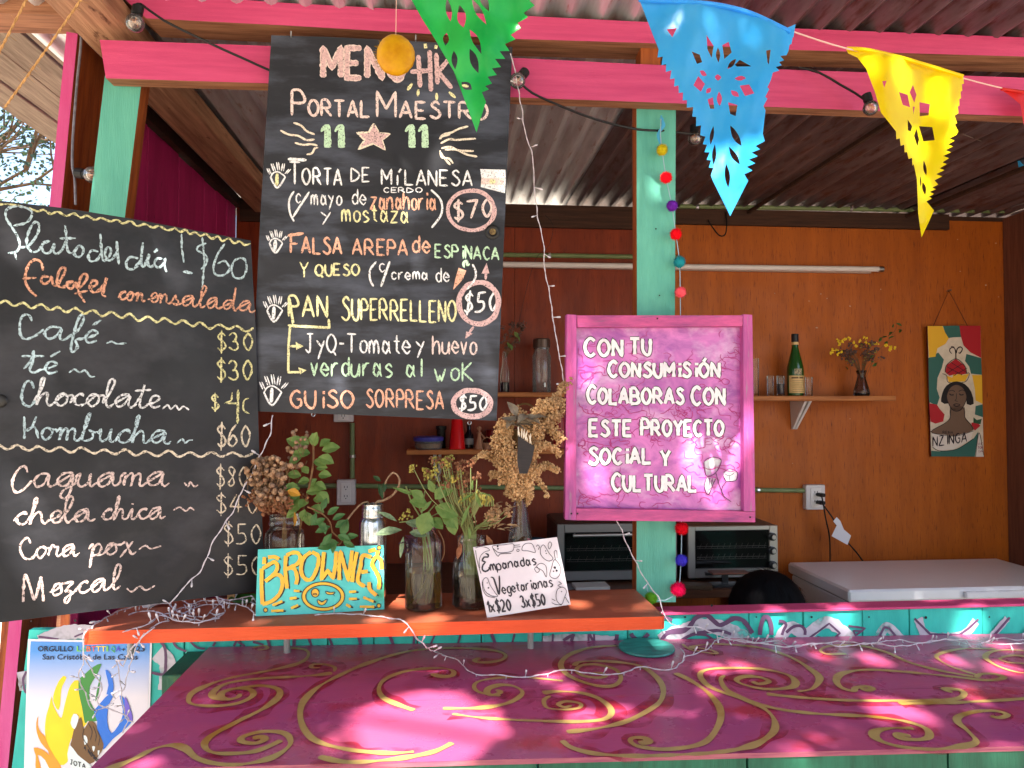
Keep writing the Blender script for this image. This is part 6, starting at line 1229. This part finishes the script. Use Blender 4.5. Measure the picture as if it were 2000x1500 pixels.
flag(bo, bh, 1.27, lambda x, y: .006*math.sin((x-1250)*.04+y*.01)+.003*math.sin(y*.04+x*.02)+.0012*math.sin(x*.21+y*.05), Fblue, 'blue cut out plastic pennant hanging between the pink sign and the yellow pennant', hem=g8('20,2 200,0 400,28 600,68 800,160'))
# yellow
yo = g8('1090,243 1150,250 1370,300 1570,360 1672,400') + zig(*g8('1672,405 1645,590'), 5, 4, 1) + zig(*g8('1635,600 1640,690'), 2, 4) + zig(*g8('1640,700 1560,940'), 8, 9, -1) + zig(*g8('1555,950 1525,1040'), 4, 7, -1) + g8('1542,1080 1487,1215 1470,1090 1455,920 1440,840') + zig(*g8('1430,850 1310,690'), 5, 8, -1) + g8('1262,580 1232,470 1190,350 1150,290 1100,270')
yh = [g8('1262,425 1280,425 1270,460'), g8('1350,478 1405,485 1425,545 1375,540'), g8('1420,470 1438,430 1458,480 1448,520'), g8('1478,515 1525,530 1522,585 1480,588'), g8('1410,610 1440,640 1430,668 1410,665'), g8('1475,640 1535,650 1545,718 1495,720'), g8('1447,690 1462,655 1475,710 1463,748'),
      eye(*g8('1497,860')[0], 30, 6, 80), eye(*g8('1478,930')[0], 22, 3, 85), eye(*g8('1494,965')[0], 26, 6, 80), g8('1440,540 1452,540 1446,580')]
flag(yo, yh, 1.47, lambda x, y: .008*math.sin((x-1650)*.05+.4)+.003*math.sin(y*.03+1)+.001*math.sin(x*.25+y*.08), Fyel, 'yellow cut out plastic pennant to the right of the blue pennant', hem=g8('1095,246 1200,258 1400,308 1670,402'))
# green
go = g7('60,-30 1000,-60') + zig(*g7('985,-20 860,160'), 3, 13, -1) + zig(*g7('855,165 775,340'), 2, 12, -1) + zig(*g7('770,345 650,580'), 4, 14, -1) + zig(*g7('645,590 600,690'), 2, 10, -1) + g7('600,740 537,935 440,640 380,470 240,270 160,150')
gh = [eye(*g7('435,95')[0], 46, 17, 80), eye(*g7('325,255')[0], 30, 12, 95), eye(*g7('555,100')[0], 60, 12, 62), eye(*g7('345,40')[0], 40, 12, 80), eye(*g7('385,400')[0], 34, 12, 85), eye(*g7('530,310')[0], 60, 12, 68), eye(*g7('520,440')[0], 50, 14, 70), eye(*g7('470,590')[0], 30, 14, 48), eye(*g7('590,30')[0], 40, 14, 62)]
flag(go, gh, 1.12, lambda x, y: .012*math.sin((x-850)*.05)+.005*math.sin(y*.05), Fgrn, 'green cut out plastic pennant hanging over the top of the centre chalkboard')
# red and small blue at the right edge
flag(pp('1952,172 1968,174 2060,190 2060,300 2010,262 1996,242 1990,205 1975,188'), [pp('2020,215 2032,222 2026,240')], 1.66, lambda x, y: .004*math.sin(x*.1), Fred, 'red plastic pennant cut off by the right edge of the photo', hem=pp('1958,173 2060,191'))
flag(pp('1988,288 2060,290 2060,330 1990,331 1986,310'), [pp('2030,300 2040,300 2035,312')], 2.6, lambda x, y: 0, Fblue, 'small faded blue flag inside under the dark roof')
mb = MB(); cordm = mat('pink_string', S(232,190,180), rough=.8)
q = [hitY(700, -120, 1.02), hitY(800, -60, 1.08), hitY(1040, -28, 1.16), hitY(1248, -4, 1.262)]+[hitY(x, y, 1.27+.20*(x-1250)/420) for x, y in ((1392,22),(1480,36),(1555,64),(1650,94))]+[hitY(x, y, 1.47+.19*(x-1656)/300) for x, y in ((1770,120),(1878,152),(1960,173),(2100,204))]
mb.tube(c3(q, .03), .0016, 5); tag(build('flag_line', mb, cordm), 'pale string carrying the coloured pennants', 'string')
mb = MB(); mb.tube(c3([hitY(1880, 262, 2.3), hitY(1930, 280, 2.45), hitY(1990, 292, 2.6), hitY(2050, 300, 2.7)], .03), .0016, 5); tag(build('flag_line', mb, mat('dull_string', S(120,104,96))), 'dull string under the dark roof holding the faded blue flag', 'string')

# yellow wrapped ball over the chalkboard
c = hitY(773, 108, 1.30); r = 37*1.30/F; mb = MB(); mb.ball(c, r, 0, 48, 32, sy=.45, sz=1.1)
for v in mb.v: d = noise.noise((v-c)*70)*.0009+noise.noise((v-c)*220)*.0009; v += (v-c).normalized()*d
e = empty('yellow_ornament', c, 'round shiny yellow ornament hanging over the word menu on the centre chalkboard', 'ornament'); build('disc', mb, leafmat('ornament_yellow', S(236,178,10), S(214,146,8), .25, .45, 30), e, smooth=True)
mb = MB()
for i in range(60): a = random.uniform(2.2, 3.9); p0 = c+Vector((r*.95*math.cos(a), 0, -r*math.sin(a)*.95)); mb.tube([p0, p0+Vector((math.cos(a), random.uniform(-.3,.3), -math.sin(a)+random.uniform(-.4,.4)))*random.uniform(.003,.009)], .0003, 3)
build('fringe', mb, mat('dark_yellow_fringe', S(150,110,20)), e); mb = MB(); mb.tube([c+Vector((0,0,r)), hitY(775, -60, 1.2)], .0008, 4); build('thread', mb, cordm, e)

# ------------------------------------------------------------------ pompom garland down the post
ga = empty('pompom_garland', hitY(1290, 225, 1.735), 'garland of small coloured pompoms tied down the middle teal post', 'garland')
def pompom(c, r, col, nm):
    mb = MB(); mb.ball(c, r*.8, 0, 14, 10, jit=.05)
    for i in range(520):
        d = Vector((random.gauss(0,1), random.gauss(0,1), random.gauss(0,1))).normalized(); t = d.orthogonal().normalized()*r*.06; L = r*random.uniform(.93, 1.08); q = c+d*L+Vector((random.uniform(-1,1), random.uniform(-1,1), random.uniform(-1,1)))*r*.06
        b = len(mb.v); mb.v += [c+d*r*.6-t, c+d*r*.6+t, q]; mb.face([b, b+1, b+2])
    return build('pompom', mb, mat(nm, col, rough=.95, spec=.1), ga)
PO = [(1293,293,13,(200,180,30),'olive'),(1301,347,13.5,(240,20,40),'red'),(1312.5,402,13,(110,40,160),'purple'),(1320,457.5,13.5,(236,16,32),'red'),(1327,512,13.5,(36,140,150),'teal'),(1329,571,12.5,(250,96,110),'coral'),(1331,1032,14.5,(214,14,34),'red'),(1330.5,1094,13,(66,56,190),'blue'),(1324,1151,16,(224,16,76),'crimson'),(1271,1168,13.5,(96,160,40),'green')]
for i, (x, y, r, col, nm) in enumerate(PO): o = pompom(hitY(x, y, 1.722 if i < 9 else 1.715), r*1.722/F, S(*col), f'pompom_{nm}_{i}'); o['label'] = nm+' pompom'
mb = MB(); mb.tube(c3([hitY(x, y, 1.726) for x, y in ((1291,232),(1290,262),(1293,293),(1301,347),(1312,402),(1320,457),(1327,512),(1328.5,571),(1329,620),(1330,760),(1330,900),(1331,1032),(1330,1094),(1324,1151),(1300,1172),(1271,1168),(1262,1140))], .02), .0011, 5); build('string', mb, mat('grey_blue_string', S(150,176,190)), ga)
mb = MB()
for k in range(5): mb.tube(c3([hitY(1290+random.uniform(-5,5), 230+random.uniform(-5,5), 1.73), hitY(1296+random.uniform(-3,3), 245, 1.728), hitY(1285+random.uniform(-3,3), 262, 1.73), hitY(1291, 285, 1.728)], .006), .002, 5)
build('knot', mb, mat('blue_yarn', S(70,160,200)), ga)

# ------------------------------------------------------------------ festoon bulbs on black cable
fe = empty('festoon_lights', hitY(1010, 160, 1.68), 'black festoon cable with clear round bulbs along the pink beams', 'string lights')
bg_ = thin_glass('bulb_glass', (.96,.92,.90,1), .03, .05, 1.8); fil = mat('filament_copper', S(230,170,110), rough=.3, metal=.6)
for s in ([(266,12,1.60),(275,8,1.62),(320,40,1.64),(400,80,1.655),(470,112,1.66),(560,150,1.685),(700,190,1.685)], [(1020,165,1.66),(1040,182,1.67),(1090,205,1.68),(1160,232,1.68),(1240,252,1.7),(1300,256,1.75),(1350,262,1.78)], [(1560,132,1.69),(1600,142,1.68),(1640,165,1.675),(1670,182,1.665),(1690,196,1.655)]):
    mb = MB(); mb.tube(c3([hitY(*q) for q in s], .02), .0028, 6); build('cable', mb, blk, fe, smooth=True)
for x, y, Y, dx, dy, r in ((264,45,1.60,-.1,1,17),(181,342,1.76,1,.15,16),(1011,158,1.655,-.2,.3,16),(1357,271,1.80,0,1,14),(1700,211,1.65,.2,1,15.5)):
    c = hitY(x, y, Y); rr = r*Y/F; ax = Vector((-dx, .15, dy)).normalized(); mb = MB(); mb.ball((0,0,0), rr, 0, 24, 16); b = len(mb.v); mb.ball((0,0,0), rr*.94, 0, 24, 16)
    k0 = len(mb.f)//2; mb.f[k0:] = [tuple(reversed(f)) for f in mb.f[k0:]]
    Rm = ax.to_track_quat('Z', 'Y').to_matrix(); mb.v = [Rm@v+c for v in mb.v]; bo_ = build('bulb', mb, bg_, fe, smooth=True)
    mb = MB(); mb.lathe([(0, rr*.8), (rr*.62, rr*.8), (rr*.55, rr*1.05), (rr*.62, rr*1.1), (rr*.62, rr*2.0), (0, rr*2.1)], (0,0,0), 14); mb.v = [Rm@v+c for v in mb.v]; build('socket', mb, blk, fe, smooth=False)
    mb = MB(); mb.tube([Rm@(Vector((rr*.3*math.cos(a), rr*.3*math.sin(a), rr*(.1+.35*math.sin(a*2.5))))) + c for a in [i*.5 for i in range(13)]], .0005, 4); mb.tube([Rm@Vector((0,0,rr*.8))+c, c], .0016, 5); build('filament', mb, fil, bo_)
mb = MB(); mb.tube(c3([hitY(x, y, 1.78) for x, y in ((160,40),(158,90),(150,170),(142,280),(142,330),(146,345),(148,400))], .02), .003, 6); build('wrapped_wire', mb, mat('grey_tape', S(126,124,134), S(90,88,98), .5, 60), fe)
mb = MB(); mb.tube(c3([hitY(x, y, 1.77) for x, y in ((143,330),(150,345),(168,342))], .01), .0035, 6); build('wrapped_wire', mb, bpy.data.materials['grey_tape'], fe)

# ------------------------------------------------------------------ fairy lights: clear wire with small LEDs on short leads
wirem = mat('clear_wire', S(218,206,214), rough=.25, trans=.15); ledm = mat('led_clear', S(236,228,234), rough=.15, trans=.25)
lp = MB(); lp.tube([(0,0,0),(0,0,.007),(0,0,.008)], [.0006,.0009,.0017], 6); lp.lathe([(.0017,.008),(.0018,.0125),(.0012,.0145),(0,.015)], (0,0,0), 8); LED = proto_mesh('led', lp, ledm, True)
def fairy(label, runs, every=.055, group=None, start=None):
    e = empty('fairy_lights', start or runs[0][0], label, 'fairy lights'); n = 0
    for pts in runs:
        q = c3(pts, .006); q = [p+Vector((noise.noise(p*40), noise.noise(p*40+Vector((9,0,0))), noise.noise(p*40+Vector((0,9,0)))))*.0022 for p in q]
        mb = MB(); mb.tube(q, .0008, 5); tv = [p+Vector((0,0,1))*.0016*math.sin(i*.9)+Vector((.0016*math.cos(i*.9),0,0)) for i, p in enumerate(q)]; mb.tube(tv, .0007, 4); build('wire', mb, wirem, e, smooth=True)
        d = 0; nxt = random.uniform(.01, every)
        for i in range(1, len(q)):
            d += (q[i]-q[i-1]).length
            if d > nxt and n < 70:
                nxt = d+every*random.uniform(.7, 1.3); t = (q[i]-q[i-1]).normalized(); a = random.choice((-1, 1)); s_ = t.cross(Vector((0, 1, 0))).normalized()*a+Vector((0, -.3, 0))+t*random.uniform(-.2, .8)
                Mx = Matrix.Translation(q[i]) @ s_.to_track_quat('Z', 'Y').to_matrix().to_4x4() @ Matrix.Scale(random.uniform(1.0, 1.45), 4); inst('led', LED, Mx, e); n += 1
    return e
Q = lambda s, Y0, Y1=None: [hitY(x, y, Y0+(Y1-Y0 if Y1 else 0)*i/(len(pp(s))-1)) for i, (x, y) in enumerate(pp(s))]
Zq = lambda s, z, dz=.004: [(CP.pt(x, y, dz+random.uniform(0, .003)) if z == CZ else hitZ(x, y, z+dz+random.uniform(0, .004))) for x, y in pp(s)]
fairy('fairy lights falling from the beam past the pink sign to the ledge', [Q('997,104 1008,150 1018,210 1024,250 1040,310 1044,375 1050,420 1062,480 1063,520 1075,580 1080,625 1090,680 1101,745 1112,790 1126,835 1150,870 1153,905 1168,930 1172,970 1195,1000 1211,1030 1225,1065 1245,1105 1262,1135 1285,1165 1292,1185', 1.645, 1.70) + [hitY(1300, 1205, 1.70), hitY(1320, 1222, 1.70), hitY(1365, 1225, 1.71), hitY(1400, 1240, 1.71)]], .075)
fairy('fairy lights stretched from the centre chalkboard down to the left end of the shelf', [Q('532,812 527,850 505,895 490,930 470,965 455,1000 440,1020 415,1062 395,1110 370,1135 345,1165 330,1178', 1.64, 1.56)], .06)
tang = [Zq('330,1180 350,1195 395,1205 430,1180 470,1170 500,1180 520,1190', SZ), Zq('330,1178 300,1180 260,1185 230,1195 200,1210 180,1225', SZ), Zq('345,1165 370,1178 400,1172 440,1176 480,1185 500,1200', SZ, .012), Zq('240,1235 290,1218 320,1198 360,1205 400,1212 440,1195 425,1180 385,1185 350,1205', SZ), Zq('360,1180 372,1195 380,1210 350,1212 330,1200 350,1188 390,1180', SZ), Zq('250,1200 300,1192 340,1210 390,1215 430,1205', SZ), Zq('420,1165 450,1172 490,1165 500,1175', SZ, .014)]
fairy('tangled heap of fairy lights at the left end of the orange shelf', tang, .028)
dz_ = [[hitZ(178, 1226, SZ+.003), hitY(166, 1236, 1.493), hitY(163, 1260, 1.495), hitY(165, 1290, 1.50), hitY(155, 1320, 1.52), hitY(165, 1350, 1.55), hitY(180, 1385, 1.58), hitY(205, 1380, 1.6), hitY(240, 1350, 1.6), hitY(250, 1310, 1.58), hitY(262, 1275, 1.54), hitY(275, 1245, 1.50), hitZ(300, 1222, SZ+.003), hitZ(330, 1212, SZ+.003)],
       [hitZ(300, 1225, SZ+.003), hitY(278, 1246, 1.49), hitY(255, 1270, 1.51), hitY(240, 1300, 1.54), hitY(228, 1290, 1.56), hitY(236, 1330, 1.58), hitY(240, 1370, 1.6), hitY(245, 1400, 1.6), hitY(260, 1410, 1.6)],
       [hitY(163, 1275, 1.50), hitY(180, 1310, 1.53), hitY(200, 1340, 1.56), hitY(190, 1370, 1.58), hitY(215, 1385, 1.59), hitY(250, 1400, 1.6), hitY(240, 1430, 1.6)]]
fairy('fairy lights hanging in loops from the shelf end in front of the poster', dz_, .035)
run = [hitZ(615, 1200, SZ+.003), hitZ(690, 1199, SZ+.003), hitZ(730, 1203, SZ+.003), hitZ(760, 1206, SZ+.003), hitZ(790, 1214, SZ+.003), hitY(806, 1236, 1.49), hitY(830, 1262, 1.45), hitZ(865, 1279, CZ+.01)]+Zq('895,1290 925,1315 970,1318 1020,1322 1060,1318 1100,1308 1150,1315 1200,1317 1230,1310 1250,1302 1305,1308 1325,1298 1338,1282 1330,1268', CZ)
fairy('fairy lights draped from the brownies sign over the shelf edge onto the counter', [run], .05)
fairy('fairy lights lying along the back edge of the counter', [Zq('1338,1282 1380,1268 1400,1250 1440,1246 1470,1255 1520,1252 1545,1262 1590,1258 1640,1252 1690,1258 1750,1250 1800,1256 1850,1248 1900,1258 1950,1246 1990,1250 2060,1246', CZ), Zq('1400,1246 1460,1252 1530,1262 1600,1255 1640,1262 1700,1256 1760,1262 1830,1250 1900,1250 1960,1258 2040,1250', CZ, .012), [hitY(1365, 1225, 1.71), hitY(1400, 1238, 1.72), hitY(1440, 1252, 1.72), CP.pt(1500, 1256, .006)]], .045)
# junction box of the lights
p = hitZ(308, 1172, SZ+.012); e = empty('light_controller', p, 'small translucent plastic junction box lying in the tangle of fairy lights', 'junction box'); mb = MB(); mb.bbox((-.03, -.012, -.008), (.03, .012, .010), .003); Rm = Euler((.1, -.35, .15)).to_matrix(); mb.v = [Rm@v+p for v in mb.v]; build('housing', mb, mat('translucent_plastic', S(226,224,236), rough=.2, trans=.25), e)
mb = MB(); mb.bbox((-.022, -.0135, -.003), (.012, -.012, .006), .0005); mb.v = [Rm@v+p for v in mb.v]; build('cover', mb, mat('cover_plastic', S(206,206,220), rough=.3), e)
# twine
M['twine'] = mat('jute_twine', S(206,160,104), S(160,118,72), .9, 120)
for pts, lab in (([(62,-20,1.2),(0,100,1.3),(-40,175,1.35)], 'jute twine crossing the top left corner nearest the edge'), ([(168,-14,1.2),(92,95,1.3),(10,210,1.4)], 'longer frayed jute twine slanting over the weathered eave boards')):
    a = [hitY(*q) for q in pts]; mb = MB()
    for k in range(2):
        q = c3(a, .004); mb.tube([p+Vector((math.cos(i*.8+k*math.pi), 0, math.sin(i*.8+k*math.pi)))*.0011 for i, p in enumerate(q)], .0013, 5)
    q = c3(a, .01)
    for i in range(40): p = random.choice(q); mb.tube([p, p+Vector((random.uniform(-1,1), random.uniform(-1,1), random.uniform(-1,1)))*.009], .00025, 3)
    tag(build('twine', mb, M['twine']), lab, 'twine')

# ------------------------------------------------------------------ trees
bark = mat('tree_bark', S(96,76,58), S(66,50,38), .95, 8, (3,3,.6), bump=.08, bsc=8); Lt = leafmat('tree_leaves_dark', (.045,.085,.03,1), (.025,.05,.02,1), .3); Lt2 = leafmat('tree_leaves_light', (.12,.15,.06,1), (.07,.10,.04,1), .35)
Ltd = leafmat('tree_needles_dark', (.022,.042,.024,1), (.014,.026,.016,1), .15)
def branch(mb, p, d, L, r, depth, tips):
    q = [p]; cur = Vector(p); dd = Vector(d).normalized()
    for i in range(4):
        dd = (dd+Vector((random.uniform(-.25,.25), random.uniform(-.25,.25), random.uniform(-.12,.22)))).normalized(); cur = cur+dd*L/4; q.append(cur.copy())
        if depth > 0 and i > 0:
            for _ in range(2): branch(mb, cur, dd+Vector((random.uniform(-1,1), random.uniform(-1,1), random.uniform(-.5,.6))), L*.6, r*.5, depth-1, tips)
    mb.tube(q, [r*(1-.18*i) for i in range(5)], 5); tips += q[2:]
def tree(base, h, crownR, label, nleaf, lsize, lean=(0, 0, 1), lmat=(Lt, Lt2)):
    e = empty('tree', base, label, 'tree'); mb = MB(); b = Vector(base); tips = []
    tr = [b, b+Vector((.1, 0, h*.25)), b+Vector((lean[0]*.3, lean[1]*.3, h*.5)), b+Vector((lean[0], lean[1], h*.8))]; mb.tube(c3(tr, .3), .17, 9)
    top = tr[-1]
    for i in range(11):
        s_ = tr[2].lerp(top, i/10); a = i*2.4; branch(mb, s_, (math.cos(a), math.sin(a), .35), crownR*.75, .05, 2, tips)
    build('trunk', mb, bark, e); lv = MB()
    for i in range(nleaf):
        p = random.choice(tips)+Vector((random.gauss(0,1), random.gauss(0,1), random.gauss(0,.8)))*crownR*.09
        d = Vector((random.uniform(-1,1), random.uniform(-1,1), random.uniform(-1,.6))).normalized(); s_ = d.orthogonal().normalized()*lsize*.35; bb = len(lv.v); L = lsize*random.uniform(.6,1.3)
        lv.v += [p, p+d*L*.5+s_, p+d*L, p+d*L*.5-s_]; lv.face([bb, bb+1, bb+2, bb+3], random.choice((0, 0, 1)))
    build('crown', lv, list(lmat), e)['kind'] = 'stuff'; return e
tree((-6.4, 8.2, 0), 6.4, 3.0, 'dark leafy tree against the bright sky seen past the left corner of the stall', 22000, .055, lmat=(Ltd, Lt))
tree((-11.5, 13.5, 0), 6.0, 3.4, 'paler tree farther off below the first one at the left edge', 10000, .08)
# unseen tree behind the camera, its crown gaps shaped to lay the sun patches
can = empty('unseen_shade_tree', (.4, -4.6, 0), 'unseen tree in front of the stall, its crown shaped to dapple the counter with sun', 'tree')
mb = MB(); mb.tube(c3([Vector((.4,-4.6,0)), Vector((.5,-4.5,1.6)), Vector((.3,-4.2,3.2)), Vector((.4,-3.9,5.2))], .3), .16, 9); tips = []
for i in range(16): a = i*2.4; branch(mb, Vector((.35,-4.1,3.2+i*.14)), (math.cos(a)*1.2, math.sin(a)*.7+.35, .25), 2.4, .04, 1, tips)
build('trunk', mb, bark, can)
patches = []
def sunspot(x, y, plane, r): patches.append((plane.pt(x, y), r+.007))  # each spot leaves a leaf-free shaft in the crown along the sun
for x, y, r in ((745,1410,.060),(830,1400,.085),(885,1420,.075),(690,1445,.035),(790,1450,.075),(860,1455,.06),(950,1405,.02),(1140,1405,.026),(1210,1388,.014),(1390,1305,.020),(1445,1302,.010),(1290,1262,.012),(1710,1290,.015),(1745,1385,.030),(1800,1398,.012),(1860,1290,.014),(1960,1305,.022),(1550,1478,.026),(770,1296,.010),(1110,1345,.010),(1960,1262,.014),(1380,1350,.008),(1600,1280,.008)): sunspot(x, y, CP, r)
for x, y, r in ((820,1214,.022),(850,1208,.016),(788,1180,.016),(1225,1192,.014),(1255,1186,.010),(215,1210,.035),(180,1222,.03),(1130,1180,.012),(1060,1232,.012)): sunspot(x, y, SP, r)
for x, y, r in ((1352,870,.016),(1385,882,.018),(1412,905,.024),(1395,950,.020),(1430,880,.016),(1452,858,.014),(1345,905,.012),(1360,925,.014),(1160,935,.012),(1145,725,.010),(1462,850,.012)): sunspot(x, y, SGP, r)
for x, y, r in ((280,1345,.03),(285,1380,.026),(268,1300,.016),(1512,1202,.014),(1905,1215,.022),(1885,1235,.018),(1640,1205,.012),(1310,1230,.014)): sunspot(x, y, WP, r)
for x, y, r in ((746,1110,.012),(748,1080,.01)): sunspot(x, y, BP, r)
for x, y, Y, r in ((1760,150,1.47,.022),(1830,190,1.47,.022),(1790,270,1.47,.018),(1700,130,1.47,.012),(1805,360,1.47,.012),(1390,60,1.27,.008),(1470,70,1.27,.008)): patches.append((hitY(x, y, Y), r))
for i in range(10):
    for j in range(5): patches.append((Vector((1.22+i*.125, 1.75, 1.30+j*.11)), .075))  # extra crown openings send sun onto the hidden floor to brighten the interior
e1 = SD.orthogonal().normalized(); e2 = SD.cross(e1)
PT = [((p-Vector((0,0,0))).dot(e1), p.dot(e2), r) for p, r in patches]
lv = MB(); cnt = 0
corners = [Vector((x, y, z)) for x in (-1.7, 3.0) for y in (1.0, 1.85) for z in (.8, 2.55)]+[hitY(1100, 0, 1.1), hitY(700, 0, 1.1)]
a0, a1 = min(c.dot(e1) for c in corners), max(c.dot(e1) for c in corners); b0, b1 = min(c.dot(e2) for c in corners), max(c.dot(e2) for c in corners)
base_t = SD.dot(Vector((.6, 1.5, 1.5)))
NL = 68000
for i in range(NL):
    A, B = random.uniform(a0-.5, a1+.5), random.uniform(b0-.3, b1+.3); t = base_t+random.uniform(2.6, 5.0)
    s_ = random.uniform(.05, .09); hit = False
    if i >= 44000:
        q = random.choice(PT); an = random.uniform(0, 6.283); dq = q[2]+random.uniform(.0, .11); A = q[0]+dq*math.cos(an); B = q[1]+dq*math.sin(an); s_ = random.uniform(.018, .032)
    for pa, pb, r in PT:
        dd = math.hypot(A-pa, B-pb)
        if dd < r+s_*(.6 if s_ > .04 else .35): hit = True; break
    if hit: continue
    p = e1*A+e2*B+SD*t; d = Vector((random.uniform(-1,1), random.uniform(-1,1), random.uniform(-.7,.4))).normalized(); w = d.cross(SD+Vector((random.uniform(-.8,.8), random.uniform(-.8,.8), random.uniform(-.8,.8)))).normalized()*s_*.45
    bb = len(lv.v); lv.v += [p-d*s_*.8, p+w, p+d*s_*.8, p-w]; lv.face([bb, bb+1, bb+2, bb+3], random.choice((0, 1)))
build('crown', lv, [Lt, Lt2], can)['kind'] = 'stuff'
